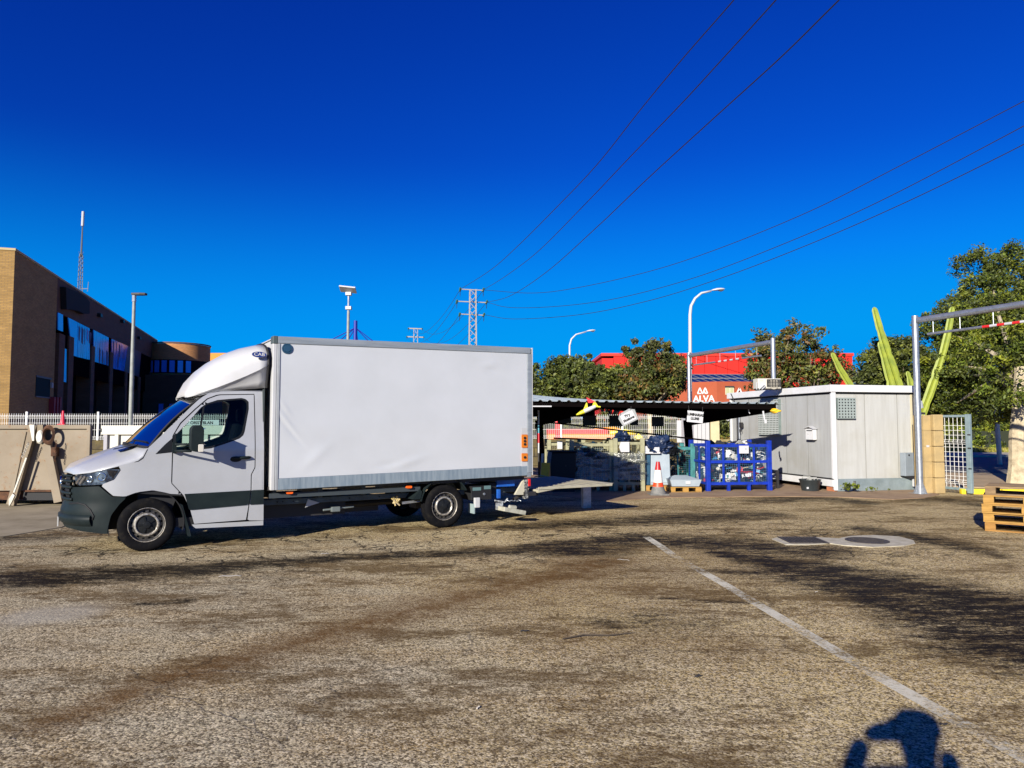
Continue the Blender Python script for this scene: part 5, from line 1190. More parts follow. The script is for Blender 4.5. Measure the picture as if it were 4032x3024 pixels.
MY=Matrix(((0,1,0,0),(1,0,0,0),(0,0,1,0),(0,0,0,1)))
s0,s1=2.31,3.38
f2=MB().box(-.045,.03,s0,s1,1.40,2.45).build('window_frame',SH,CB)
MB().box(-.049,-.046,s0+.02,s1-.02,1.42,2.43).build('window_pane',DW,f2)
perforated('perforated_shutter',s0+.01,s1-.01,1.41,2.44,14,16,mat('shutter_light',(.40,.43,.40),.5),MY@T(0,-.055,0),.55,f2)
# conduit, wall lamp, cable
MB().tube([(-.04,4.62,1.0),(-.04,4.62,2.1)],.02,6).build('conduit',DARK,CB); MB().tube([(-.04,4.5,.4),(-.04,4.5,2.1)],.03,8).build('conduit',GALV,CB)
MB().box(-.10,-.03,4.28,4.40,1.62,1.78).build('socket_box',DARK,CB); mb=MB(); mb.tube([(-.08,4.34,1.62),(-.09,4.30,1.50),(-.09,4.38,1.46),(-.07,4.44,1.56)],.012,6); mb.build('socket_cable',DARK,CB)
mb=MB(); mb.tube([(-.08,4.9,2.70),(-.10,4.8,2.62),(-.09,4.7,2.45)],.018,6); mb.build('roof_cable',DARK,CB)
MB().tube([(W_+.02,.05,2.4),(W_+.14,.0,2.3),(W_+.16,.0,2.15)],.05,6).build('down_bracket',GREY,CB); MB().box(W_-.03,W_+.02,-.04,.0,.95,1.25).build('corner_bracket',GREY,CB)
MB().prism([(-.05,4.95),(-.75,5.15),(-.75,5.2),(-.05,5.05)],2.38,2.42).build('door_canopy',WHITE,CB)
# mailbox
P=lambda x,y,z: CB.matrix_basis@Vector((x,y,z))
t=thing('mailbox','small white house shaped mailbox mounted on the cabin left wall','mailbox',P(.03,.83,1.31),CA)
MB().box(-.13,-.03,-.17,.17,.0,.29).build('body',CFR,t,bevel=.006); mb=MB(); mb.prism([(-.21,.285),(.0,.37),(.21,.285),(.0,.345)],.02,.17,Matrix(((0,0,-1,0),(1,0,0,0),(0,1,0,0),(0,0,0,1)))); mb.build('lid',WHITE,t)
MB().box(-.133,-.13,-.12,.12,.23,.255).build('slot',SEAL,t); MB().lathe([(.001,.006),(.014,.006),(.016,0)],10,T(-.13,.05,.15)@RY(-90)).build('lock',GREY,t)
# electric box on the right corner
t=thing('electric_box','grey metal electric box mounted at the cabin right corner','electric box',P(1.98,-.16,.38),CA+R(8))
EB=mat('box_grey',(.27,.31,.34),.45,.2,col2=(.22,.25,.27),scale=3)
MB().box(.0,.50,-.02,.15,.0,.60).build('housing',EB,t,bevel=.012); MB().box(.27,.51,-.035,-.021,.01,.59).build('door',EB,t,bevel=.004)
MB().lathe([(.001,.012),(.022,.012),(.026,0)],12,T(.13,-.02,.54)@RX(90)).build('lock',SEAL,t); MB().lathe([(.001,.01),(.014,.01)],12,T(.33,-.036,.54)@RX(90)).build('lock',GREY,t)
mb=MB(); mb.prism([(.0,.0),(.5,.0),(.36,-.07),(.2,-.07)],-.0,.14,RX(90)@T(0,0,-.14)); mb.build('cable_tray',DARK,t); MB().box(.30,.42,-.01,.06,-.28,-.08).build('socket',WHITE,t,bevel=.008); MB().tube([(.40,.02,-.08),(.45,.02,-.2),(.44,.02,-.37)],.018,6).build('cable',DARK,t)
# air conditioner on the roof
t=thing('air_conditioner','beige outdoor air conditioner unit standing on the cabin roof','air conditioner',P(.35,1.45,2.72),CA+R(-90+82))
ACM=mat('ac_beige',(.60,.57,.47),.5,col2=(.52,.49,.40),scale=3)
a0,a1=at(2985,1530,20.3),at(3079,1530,20.3); wd=(a1-a0).length; t.location=(a0.x,a0.y,2.70); hh=at(3000,1490,20.3).z-2.70
t.rotation_euler=(0,0,R(4))
MB().box(0,wd,.0,.35,.03,hh).build('casing',ACM,t,bevel=.012); MB().box(.38*wd,.97*wd,-.012,.0,.08,hh-.03).build('grille_recess',mat('ac_recess',(.10,.095,.08),.6),t)
for k in range(6): x=.38*wd+.59*wd*k/5; MB().box(x-.006,x+.006,-.03,-.013,.08,hh-.03).build('grille_bar',DARK,t)
for k in range(6): z=.08+(hh-.11)*k/5; MB().box(.38*wd,.97*wd,-.034,-.031,z-.006,z+.006).build('grille_bar',DARK,t)
MB().lathe([(.001,0),(.15,.0)],24,T(.675*wd,-.0125,hh/2)@RX(90)).build('fan_disc',mat('fan_beige',(.36,.33,.26),.6),t)
mb=MB(); mb.box(.06*wd,.22*wd,-.01,.0,.25,hh-.06); mb.build('side_handle',mat('ac_shade',(.35,.33,.27),.6),t); mb=MB(); mb.beam((-.04,0,0),(-.04,0,.2),.02); mb.beam((.0,-.05,.0),(.16,-.05,.14),.02); mb.beam((.08,-.05,0),(.2,-.05,.1),.02); mb.build('bracket',LW,t)
MB().box(.0,wd,.02,.3,.0,.03).build('feet',DARK,t)
# black tub
p=gnd(3190,1933); t=thing('rubber_tub','black two handled rubber tub standing before the cabin left wall','tub',p,0)
mb=MB(); mb.lathe([(.001,.008),(.20,.008),(.205,.0),(.26,.27),(.275,.285),(.275,.30),(.26,.30),(.20,.02),(.001,.02)],28); mb.build('body',mat('tub_black',(.018,.024,.026),.45,col2=(.03,.036,.036),scale=6),t,smooth=True)
for s in (-1,1): MB().tube([(s*.10-.0,-.27*s*.2-.26*0,.30),(s*.08,.0+.26*s,.36),(-s*.06,.26*s,.36),(-s*.1,.26*s,.30)],.014,6).build('handle',mat('handle_grey',(.3,.3,.27),.5),t,smooth='all')
MB().tube([(-.17,-.20,.295),(-.16,-.24,.33),(-.02,-.28,.335),(.0,-.27,.295)],.012,6).build('handle',mat('handle_grey',(.3,.3,.27)),t,smooth='all')
MB().box(-.18,-.13,-.232,-.222,.07,.12).build('sticker',WHITE,t)
# low black rail by the blue cage
p=gnd(3062,1925); t=thing('low_rail','low black steel rail between the blue cage and the cabin','rail',(p.x,p.y,0),CA)
MB().box(-.03,.03,-.03,.03,0,.50).build('post',DARK,t); 
for z in (.30,.42): MB().beam((0,0,z),(-.75,.15,z+.03),.03).build('bar',DARK,t)
MB().beam((0,0,.28),(-.4,-.1,.1),.03).build('brace',DARK,t)
# ================================================================ GATE, PILLAR
t=thing('gate_pillar','pale tan concrete gate pillar beside the gantry post','pillar',(10.56,18.15,0),R(8))
PIL=mat('pillar_tan',(.42,.30,.13),.9,col2=(.33,.24,.11),scale=2.5,bmp=.4,bscale=18,bdist=.02)
for k in range(5):
    z0=.39*k; MB().box(-.26,.09,-.02,.36,z0+.002,z0+.39-.002).build('block',PIL,t,bevel=.005)
for k in range(5):
    z0=.39*k; MB().box(-.07,.2,-.14-.0,-.0221,z0+.004,z0+.384+(.02 if k==4 else 0)).build('block',PIL,t,bevel=.018)
MB().box(-.24,.08,.0,.34,.0,1.93).build('core',CONC,t); MB().box(-.20,-.12,-.026,-.019,1.15,1.20).build('sticker',WHITE,t)
t=thing('side_fence','short white wire fence piece squeezed between cabin and gantry post','fence',(10.75,20.4,0),R(8))
q=wiremesh(1.5,1.85,.09,.006,vb=(.5,1.6),hz=[.3,.9,1.2]).build('mesh_panel',FW,t,kind='stuff'); q.location=(-.5,0,.15); MB().box(-.55,-.5,-.03,.03,0,2.05).build('post',GALV,t); MB().box(-.5,1.0,-.02,.02,2.0,2.06).build('top_rail',DARK,t)
ga=thing('gate_leaf','open gate leaf with white wire mesh in a grey steel frame','gate',(10.88,18.75,0),math.atan2(-.85,.32))
gw=1.0; GF=mat('gate_frame_grey',(.24,.31,.32),.5,.2,col2=(.18,.24,.25),scale=5)
MB().box(-.03,.03,-.03,.03,.06,1.96).build('frame_post',GF,ga); MB().box(gw-.04,gw+.08,-.04,.04,.03,1.97).build('frame_post',GF,ga,bevel=.006)
MB().box(.03,gw-.04,-.025,.025,1.90,1.955).build('frame_rail',GF,ga); MB().box(.03,gw-.04,-.025,.025,.09,.15).build('frame_rail',GF,ga)
q=wiremesh(gw-.08,1.74,.105,.0045,vb=(.12,1.15),hz=[.28,.40,.52,.64,.76,.88,1.0,1.3,1.42,1.54]).build('wire_mesh',FW,ga,kind='stuff'); q.location=(.04,0,.15)
mb=MB(); [mb.lathe([(.001,-.02),(.05,-.02),(.05,.02),(.001,.02)],14,T(x,0,.05)@RX(90)) for x in (.15,gw-.05)]; mb.build('wheel',DARK,ga)
for z in (.62,1.12,1.45): MB().box(gw+.02,gw+.10,-.05,-.041,z,z+.03).build('hinge',DARK,ga)
t=thing('street_pole','pale slim pole with a small white box across the street','pole',(at(3932,1700,31).x,31,0),0); MB().tube([(0,0,0),(-.1,0,3.6)],[.10,.085],10).build('pole',mat('pole_pale',(.55,.53,.45),.6),t,smooth=True); MB().box(.08,.24,-.1,.08,2.0,2.4).build('meter_box',WHITE,t)
# ================================================================ PALLETS
WD=[mat('pallet_wood_yellow',(.40,.22,.045),.8,col2=(.26,.14,.028),scale=6,stretch=(.4,3,3),bmp=.3,bscale=30),mat('pallet_wood_dark',(.16,.10,.05),.85,col2=(.28,.19,.09),scale=6,stretch=(.4,3,3)),mat('pallet_wood_orange',(.34,.17,.035),.8,col2=(.22,.11,.022),scale=8,stretch=(.4,3,3))]
def pallet(lab,loc,rz,m,grp,Lx=1.2,Ly=.8):
    t=thing('pallet',lab,'pallet',loc,rz,grp); j=lambda: random.uniform(-.004,.004)
    for y in (0,Ly/2-.05,Ly-.10): MB().box(0,Lx,y,y+.10,0,.022).build('bottom_board',m,t,bevel=.003)
    for y in (0,Ly/2-.05,Ly-.10):
        for x in (0,Lx/2-.07,Lx-.145): MB().box(x+j(),x+.145+j(),y+.001,y+.099,.0225,.10).build('block',m,t,bevel=.004)
    for x in (0,Lx/2-.07,Lx-.145): MB().box(x,x+.145,0.0,Ly,.1005,.122).build('cross_board',m,t,bevel=.003)
    for y,w_ in ((0,.145),(.19,.10),(.34,.145),(.53,.10),(.655,.145)): MB().box(0+j(),Lx+j(),y,y+w_,.1225,.144).build('top_board',m,t,bevel=.003)
    return t
base=gnd(3878,2090)
for k,(m,dx,dy,rz,lab) in enumerate([(WD[2],.0,.0,-9,'bottom pallet of the stack at the right edge'),(WD[0],-.02,.0,-8,'second pallet from the ground in the right edge stack'),(WD[0],-.045,-.01,-10,'middle pallet of the right edge stack, sticking out furthest left'),(WD[0],-.01,.0,-8,'yellowish pallet just under the dark top one in the stack'),(WD[1],.03,.01,-11,'dark weathered pallet on top of the right edge stack')]):
    pallet(lab,(base.x+dx,base.y+dy,.144*k+.001*k),R(rz-27),m,'pallets stacked at the right edge')
# ================================================================ CANOPY
CAN=thing('canopy','low open canopy with corrugated sheet roof on black cantilever frames','canopy',(0,18.2,0),R(1.2))
RS=mat('roof_sheet_grey',(.36,.42,.43),.55,.15,col2=(.28,.33,.34),scale=3); BLKP=mat('frame_black_brown',(.004,.003,.003),.95,spec=0)
Xs=[];x=-1.6
while x<7.0: Xs+=[(x,0),(x+.10,0),(x+.135,.038),(x+.185,.038),(x+.22,0)]; x+=.24
def rz_(x,y): # y 0 front .. 4 back
    zf=2.30-.010*(x-1); zb=2.74-.118*max(0,x-.5); zb=max(zb,2.0); return zf+(zb-zf)*(y/4)
def sh(x,y): return Vector((min(x,7.0)-.27*y,y,0))
xs_=[q for q in Xs if q[0]<=6.93]
rows=[[sh(x,y)+Vector((0,0,rz_(x,y)+h)) for x,h in xs_] for y in np.linspace(0,4,9)]
MB().grid(rows).build('roof_sheet',RS,CAN,solid=.006)
n=6
for y in (.12,1.1,2.2,3.2,3.9):
    mb=MB()
    for i in range(12):
        xa=-1.5+i*.69; xb=xa+.69; mb.beam(sh(xa,y)+Vector((0,0,rz_(xa,y)-.075)),sh(xb,y)+Vector((0,0,rz_(xb,y)-.075)),.06,.13)
    mb.build('purlin',BLKP,CAN)
def cframe(x0):
    tip=Vector((x0,.1,rz_(x0,0)-.15)); root=Vector((x0-1.25,3.8,1.98))
    def pr(name,pts_,w_):
        mb=MB(); d=Vector((root.x-tip.x,root.y-tip.y,0)).normalized(); nn=Vector((-d.y,d.x,0))*w_/2
        mb.add([p+nn for p in pts_]+[p-nn for p in pts_],[(0,1,2,3),(7,6,5,4),(0,4,5,1),(1,5,6,2),(2,6,7,3),(3,7,4,0)]); return mb.build(name,BLKP,CAN)
    pr('cantilever_arm',[tip+Vector((0,0,.06)),tip-Vector((0,0,.05)),root-Vector((0,0,.30)),root+Vector((0,0,.22))],.14)
    MB().beam((root.x+.12,root.y,0),(root.x,root.y,1.85),.20,.24).build('post',BLKP,CAN)
cframe(6.70); cframe(2.15); cframe(-.9)
MB().box(-1.5,2.6,3.7,3.75,1.95,2.50).build('back_board',BLKP,CAN); 
MB().box(-1.4,1.0,-.01,.02,2.16,2.19).build('edge_strip',LW,CAN)
# hanging signs
def sign(lab,c,w_,h,rot,lines,sz,sleeve=False,rope=True,name='hanging_sign',mt=None):
    t=thing(name,lab,'sign',c,0)
    M=RY(rot)
    MB().box(-w_/2,w_/2,-.003,.003,-h/2,h/2,M).build('board',mt or LW,t)
    if lines: text(lines,sz,mat('ink_black',(.01,.01,.01),.8),t,'lettering',M@T(0,-.005,-.0)@RX(90),.001,.006,sx=.82)
    if sleeve:
        mb=MB(); mb.prism([(-w_*.62,-h*.62),(w_*.62,-h*.62),(w_*.70,h*.40),(w_*.35,h*.72),(-w_*.45,h*.68),(-w_*.68,h*.3)],-.02,-.006,M@RX(90)); mb.build('plastic_sleeve',mat('sleeve_grey',(.30,.31,.30),.3),t)
    if rope:
        for x in (-w_*.42,w_*.42): 
            p=M@Vector((x,0,h/2)); MB().tube([p-Vector((0,0,.02)),p+Vector((x*.05,0,.12 if not sleeve else .1))],.006,5).build('cord',DARK,t)
    return t
c=at(2737,1641,18.0); sign('white hanging sign reading LUMINARIAS LLUMS under the canopy edge',c,.40,.285,6,'LUMINARIAS\nLLUMS',.088)
c=at(2473,1643,18.0); sign('tilted white hanging sign reading TV y Monitores in a plastic sleeve',c,.34,.25,-27,'TV y\nMonitores',.085,True)
SB=mat('sign_back_black',(.012,.014,.016),.5)
for px,py,w_,h,l in ((2222,1656,.40,.17,'black hanging sign back, leftmost under the canopy'),(2321,1656,.40,.30,'black hanging sign back, second from left under the canopy'),(2427,1657,.42,.32,'black hanging sign back partly behind the tilted white sign'),(2497,1662,.22,.18,'small black hanging sign back just right of the tilted white sign'),(2590,1660,.36,.28,'black hanging sign back with pale scribbles, furthest right')):
    c=at(px,py,21.2); t=sign(l,c,w_,h,0,None,0,mt=SB,rope=False); t['group']='black backs of hanging signs'
    for x in (-.12,.12): MB().tube([(x,0,h/2-.02),(x,0,h/2+.35)],.005,5).build('cord',DARK,t)
# toy rocket plane hanging at the eave
a,b_=at(2268,1634,18.0),at(2345,1600,18.0); d=(b_-a); L_=d.length; ang=math.degrees(math.atan2(d.z,d.x))
t=thing('toy_rocket','yellow and white toy rocket with red fin hanging at the canopy edge','toy',a,0); M=RY(-ang)
YL=mat('toy_yellow',(.60,.55,.02),.5); 
MB().lathe([(.001,0),(.02,.03),(.045,.12),(.055,.22)],14,M@RY(90)).build('nose',YL,t,smooth='all'); MB().lathe([(.055,.22),(.055,L_*.75),(.04,L_)],14,M@RY(90)).build('fuselage',LW,t,smooth='all')
MB().prism([(.20,.03),(.36,.18),(.38,.17),(.34,.03)],-.008,.008,M@RX(90)).build('wing',YL,t); MB().prism([(L_*.8,.0),(L_*1.05,.16),(L_*1.12,-.02)],-.008,.008,M@RX(90)).build('tail_fin',YL,t); MB().prism([(L_*.75,.16),(L_*.78,.30),(L_*1.08,.10),(L_*.8,.14)],.010,.02,M@RX(90)).build('red_fin',mat('toy_red',(.75,.02,.03),.5),t); MB().beam(M@Vector((L_,0,0)),M@Vector((L_*1.2,0,-.06)),.03).build('tail_rod',YL,t)
# small things hanging at the right end
c=at(3008,1640,18.2); t=thing('hanging_tag','white card dangling from the right end of the canopy','tag',c,0); MB().box(-.02,.02,-.004,.004,-.08,.14,RY(-8)).build('strip',LW,t); MB().box(.0,.055,-.006,.006,-.17,-.08,RY(-4)).build('card',LW,t)
c=at(2948,1622,18.6); t=thing('hanging_hook','small white hook hanging below the canopy beam','hook',c,0); MB().tube([(0,0,.12),(0,0,0),(.03,0,-.04)],.012,6).build('hook',LW,t)
c=at(3053,1618,18.4); t=thing('yellow_bag','crumpled yellow bag tucked on the end of the canopy arm','bag',c,0); 
mb=MB(); bm=bmesh.new(); bmesh.ops.create_icosphere(bm,subdivisions=3,radius=.12)
for v in bm.verts: v.co*=1+.35*math.sin(v.co.x*31+v.co.y*17)*math.cos(v.co.z*27); v.co.z*=.45
mb.add([v.co.copy() for v in bm.verts],[tuple(v.index for v in f.verts) for f in bm.faces]); bm.free(); mb.build('bag',mat('bag_yellow',(.75,.45,.02),.5),t,smooth='all')
# diagonal black pole below the signs
a,b_=at(2135,1660,20.6),at(2790,1735,20.0); mb=MB(); mb.tube([a,b_],.022,8); tag(mb.build('diagonal_pole',BLKP,None),'long thin black pole slanting down to the right under the signs','pole')
a,b_=at(2180,1725,19.6),at(2540,1738,19.2); mb=MB(); mb.tube([a,b_],.022,8); tag(mb.build('cage_rod',BLKP,None),'black rod lying level across the tops of the wire cages','rod')
# ================================================================ CAGES
SCR=attrmat('scrap','col',.45,.5)
def scrap(name,lab,x0,x1,y0,y1,z0,z1,n,pal,smin,smax,parent=None,M=None):
    mb=MB(); cols=[]
    for i in range(n):
        c=Vector((random.uniform(x0,x1),random.uniform(y0,y1),z0+(z1-z0)*random.random()**1.25)); s=random.uniform(smin,smax); k=random.random(); nf=len(mb.f)
        Rm=T(*c)@Matrix.Rotation(random.uniform(0,6.28),4,Vector((random.random()-.5,random.random()-.5,random.random()-.5)).normalized())
        if k<.36: mb.box(-s,s,-s*random.uniform(.2,.8),s*.5,-s*.4,s*random.uniform(.2,.6),Rm)
        elif k<.52: mb.lathe([(.01,-s*.4),(s*.6,-s*.4),(s*.6,s*.4),(.01,s*.4)],9,Rm)
        elif k<.68: mb.lathe([(s*.9,-s*.15),(s*1.05,0),(s*.9,s*.15),(s*.65,s*.1),(s*.65,-s*.1),(s*.9,-s*.15)],14,Rm)
        elif k<.86: mb.tube([Rm@Vector((s*1.6*math.sin(j*1.1+i),s*math.cos(j*1.7),s*(j-3)*.5)) for j in range(7)],s*.12,5)
        else: 
            P=[Rm@Vector((s*1.4*math.cos(j*1.05)*random.uniform(.5,1),s*1.4*math.sin(j*1.05)*random.uniform(.5,1),s*random.uniform(-.3,.3))) for j in range(6)]; mb.add(P,[(0,1,2),(0,2,3),(0,3,4),(0,4,5)])
        c_=pal[random.randrange(len(pal))]; cols+=[c_]*(len(mb.f)-nf)
    mb.v=[(min(max(p[0],x0-.03),x1+.03),min(max(p[1],y0-.03),y1+.03),min(max(p[2],z0-.02),z1+.1)) for p in mb.v]
    o=mb.build(name,SCR,parent,fix=False,kind='stuff'); a=o.data.color_attributes.new('col','FLOAT_COLOR','CORNER')
    arr=[]; 
    for f,c_ in zip(o.data.polygons,cols): arr+= [*c_,1]*f.loop_total
    a.data.foreach_set('color',arr)
    if not parent: tag(o,lab,'scrap')
    return o
PW=[(.72,.72,.68),(.60,.58,.50),(.05,.06,.07),(.02,.02,.025),(.75,.74,.70),(.03,.06,.09),(.50,.45,.34),(.02,.02,.02),(.65,.66,.66),(.05,.22,.40),(.40,.03,.04),(.04,.20,.18)]
BLU=mat('cage_blue',(.003,.028,.34),.45,col2=(.004,.022,.22),scale=6)
def cage(lab,loc,rz,w_,d,h,m,grp=None,mid=True,nv=3,mesh=.055,top=False,feet=4,th=.055,panels=('f','l','b','r'),wm=None):
    t=thing('wire_cage',lab,'cage',loc,rz,grp)
    for x in (0,w_): 
        for y in (0,d): MB().box(x-th,x+th,y-th,y+th,0,h+.08).build('corner_post',m,t,bevel=.006)
    z0=.20
    for z in ([z0,h-.05]+([.62*h] if mid else [])):
        MB().box(th,w_-th,-.03,.03,z-.035,z+.035).build('rail',m,t); MB().box(th,w_-th,d-.03,d+.03,z-.035,z+.035).build('rail',m,t)
        MB().box(-.03,.03,th,d-th,z-.03,z+.03).build('rail',m,t); MB().box(w_-.03,w_+.03,th,d-th,z-.03,z+.03).build('rail',m,t)
    for k in range(1,nv+1):
        x=w_*k/(nv+1); 
        for y in (0,d): MB().box(x-.025,x+.025,y-.02,y+.02,z0+.035,h-.085).build('upright',m,t)
    for y in (d/2,): 
        for x in (0,w_): MB().box(x-.02,x+.02,y-.025,y+.025,z0+.03,h-.08).build('upright',m,t)
    for x in (w_*.33,w_*.66): MB().box(x-.04,x+.04,-.03,.03,0,z0-.035).build('foot',m,t)
    MB().box(.0,w_,.0,d,z0-.02,z0).build('floor_plate',m,t)
    for pk in panels:
        L_=w_ if pk in 'fb' else d; n=int(L_/mesh); nz=int((h-z0)/mesh); mb=MB()
        for i in range(n+1): x=L_*i/n; mb.beam((x,0,z0),(x,0,h-.05),.004)
        for j in range(nz+1): z=z0+(h-.05-z0)*j/nz; mb.beam((0,.004,z),(L_,.004,z),.004)
        o=mb.build('wire_mesh',wm or m,t,kind='stuff')
        if pk=='b': o.location=(0,d,0)
        if pk=='l': o.rotation_euler=(0,0,R(90))
        if pk=='r': o.location=(w_,0,0); o.rotation_euler=(0,0,R(90))
    return t
CR=R(7)
cg=cage('large bright blue steel cage full of scrap appliances before the cabin','' or (5.03,18.62,0),CR,1.66,1.15,1.22,BLU,wm=mat('mesh_steel_blue',(.05,.12,.22),.5))
o=scrap('appliance_scrap','white and dark scrap appliances heaped inside the bright blue cage',.07,1.59,.08,1.08,.22,1.02,430,PW,.04,.15); o.location=(5.03,18.62,0); o.rotation_euler=(0,0,CR)
o=scrap('black_scrap','black bags and cables lying at the top of the blue cage',.15,1.5,.3,1.05,.85,1.2,50,[(.02,.02,.022),(.01,.03,.04),(.03,.03,.03),(.3,.3,.28)],.08,.2); o.location=(5.03,18.62,0); o.rotation_euler=(0,0,CR)
t=thing('paper_note','white paper note tied to the top rail of the blue cage','note',cg.matrix_basis@Vector((.95,-.07,1.07)),CR); MB().box(-.13,.13,-.004,.004,-.10,.10).build('sheet',LW,t); MB().box(.03,.07,-.007,-.005,-.0,.03).build('print',GREY,t)
TUR=mat('cage_turquoise',(.05,.22,.22),.5,col2=(.03,.12,.12),scale=5)
cage('dark turquoise cage behind the grey tray, full of brown scrap',(4.05,19.5,0),R(3),.82,1.0,1.12,TUR,mid=False,nv=1)
o=scrap('brown_scrap','brown wires and small parts inside the turquoise cage',.06,.76,.08,.9,.2,1.02,150,[(.10,.06,.04),(.18,.12,.08),(.03,.03,.03),(.3,.28,.24),(.35,.25,.04),(.25,.03,.02),(.06,.04,.03)],.03,.09); o.location=(4.05,19.5,0)
BEI=mat('cage_beige',(.30,.29,.17),.6,col2=(.22,.21,.12),scale=6)
cb_=cage('beige wire cage wrapped in printed film, right one of the wrapped pair',(2.66,18.66,0),R(1),.70,1.1,1.28,BEI,'beige wire cages',mid=False,nv=1,mesh=.05)
ca_=cage('beige wire cage wrapped in film, left one of the wrapped pair in shadow',(1.55,18.75,0),R(1),1.02,1.1,1.24,BEI,'beige wire cages',mid=False,nv=1,mesh=.05)
cage('half empty wire cage furthest left beside the truck box',(1.02,20.0,0),R(1),.95,1.0,1.22,BEI,'beige wire cages',mid=False,nv=1,mesh=.05)
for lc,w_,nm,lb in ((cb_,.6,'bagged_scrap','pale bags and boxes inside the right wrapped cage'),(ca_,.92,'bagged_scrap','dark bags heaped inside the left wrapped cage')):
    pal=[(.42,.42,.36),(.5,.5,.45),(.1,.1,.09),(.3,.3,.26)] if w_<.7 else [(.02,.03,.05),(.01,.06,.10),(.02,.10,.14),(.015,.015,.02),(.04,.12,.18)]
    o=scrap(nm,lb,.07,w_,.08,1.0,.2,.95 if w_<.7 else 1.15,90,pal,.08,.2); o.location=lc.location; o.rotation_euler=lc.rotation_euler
# stretch film with print
m,nt,b=newmat('stretch_film'); nt.nodes.remove(b); tr=nt.nodes.new('ShaderNodeBsdfTransparent'); tr.inputs[0].default_value=(.86,.88,.84,1); gl=nt.nodes.new('ShaderNodeBsdfGlossy'); gl.inputs['Roughness'].default_value=.18; df=nt.nodes.new('ShaderNodeBsdfDiffuse'); df.inputs[0].default_value=(.48,.48,.40,1)
n=noise(nt,3,6,.75,None,(1,1,6)); r=ramp(nt,n.outputs[0],[(.38,.03),(.72,.42)]); x1=nt.nodes.new('ShaderNodeMixShader'); x2=nt.nodes.new('ShaderNodeMixShader'); x2.inputs[0].default_value=.14
nt.links.new(r.outputs[0],x1.inputs[0]); nt.links.new(tr.outputs[0],x1.inputs[1]); nt.links.new(df.outputs[0],x1.inputs[2]); nt.links.new(x1.outputs[0],x2.inputs[1]); nt.links.new(gl.outputs[0],x2.inputs[2]); nt.links.new(x2.outputs[0],nt.nodes['Material Output'].inputs[0])
bn=nt.nodes.new('ShaderNodeBump'); bn.inputs['Distance'].default_value=.03; nt.links.new(n.outputs[0],bn.inputs['Height']); nt.links.new(bn.outputs[0],gl.inputs['Normal'])
FILM=m
INK=mat('film_ink',(.05,.055,.05),.6)
def film(lc,w_,lab,z0,z1,texts):
    t=thing('stretch_film',lab,'plastic film',lc.location,lc.rotation_euler[2])
    rows=[]
    for j in range(15):
        z=z0+(z1-z0)*j/14; rows.append([Vector((x,y+.008*math.sin(z*40+x*9),z+.012*math.sin(x*7+j))) for x,y in [(-.06,1.1),(-.07,.5),(-.07,-.05),(-.02,-.075),(w_*.25,-.08),(w_*.5,-.075),(w_*.75,-.08),(w_+.02,-.075),(w_+.07,-.05),(w_+.07,.5),(w_+.06,1.1)]])
    MB().grid(rows).build('film',FILM,t,smooth='all',fix=False)
    for s,x,z,sz,rt in texts: text(s,sz,INK,t,'film_print',T(x,-.092,z)@RY(-rt)@RX(90),.0005,.0035,sx=.95)
    return t
E1='ECOLOGISTIC'
film(cb_,.70,'transparent stretch film printed ECOLOGISTIC round the right beige cage',.30,.98,[(E1,.36,.88,.085,-4),(E1,.16,.66,.10,14),(E1,.56,.74,.085,6),(E1,.32,.55,.075,4),(E1,.58,.46,.07,2)])
film(ca_,1.02,'bluish stretch film round the shaded left cage with faint ECOLOGISTIC print',.28,1.0,[(E1,.75,.85,.07,4),(E1,.55,.66,.08,-6),(E1,.8,.5,.06,4)])
t=thing('paper_note','white paper sheet tied on the right wrapped cage','note',cb_.matrix_basis@Vector((.22,-.085,1.14)),0); MB().prism([(-.13,0),(-.09,.13),(.13,.13),(.13,-.13),(-.09,-.13)],-.004,.004,RX(90)).build('sheet',LW,t)
t=thing('paper_note','small white sheet on the furthest left wire cage','note',at(2204,1752,19.8),0); MB().box(-.07,.07,-.004,.004,-.11,.11).build('sheet',LW,t)
# bags
from mathutils import noise as mn
def bag(lab,c,rx,ry,rz,m,seed,name='bag',knot=True):
    t=thing(name,lab,'bag',c,0); bm=bmesh.new(); bmesh.ops.create_icosphere(bm,subdivisions=5,radius=1); o_s=Vector((seed*3.1,seed*1.7,0))
    for v in bm.verts:
        p=v.co.copy(); q=p*1.1+o_s
        k=.92+.55*mn.noise(q)+.28*(abs(mn.noise(q*2.3))-.15)*2-.10*abs(mn.noise(q*5.5))*2+.06*mn.noise(q*11)
        if p.z<-.35: p.z=-.35+(p.z+.35)*.35
        v.co=Vector((p.x*k*rx,p.y*k*ry,p.z*k*rz))
    mb=MB(); mb.add([v.co.copy() for v in bm.verts],[tuple(v.index for v in f.verts) for f in bm.faces]); bm.free(); mb.build('sack',m,t,smooth=True); return t
TARP=mat('tarp_blue',(.008,.022,.07),.45,col2=(.006,.014,.04),scale=4); BBAG=mat('black_bag',(.006,.007,.009),.4); TB=mat('teal_bag',(.008,.035,.055),.4,col2=(.006,.015,.03),scale=6)
def bagp(lab,px,py,D,wx,wz,m,s): c=at(px,py,D); bag(lab,c,wx/F*D,.35,wz/F*D,m,s)
bagp('big crumpled dark blue tarpaulin heap on the grey tub',2590,1765,19.0,60,42,TARP,1)
bagp('small dark peaked bag on top of the right wrapped cage',2450,1728,19.2,30,24,TARP,2)
bagp('dark blue bag bulging from the left wrapped cage',2345,1790,18.95,50,45,TB,3)
bagp('black bag beside the furthest left cage',2235,1860,18.9,42,75,BBAG,4)
bagp('dark blue bag tail hanging right of the tarpaulin',2645,1775,19.1,25,30,BBAG,5)
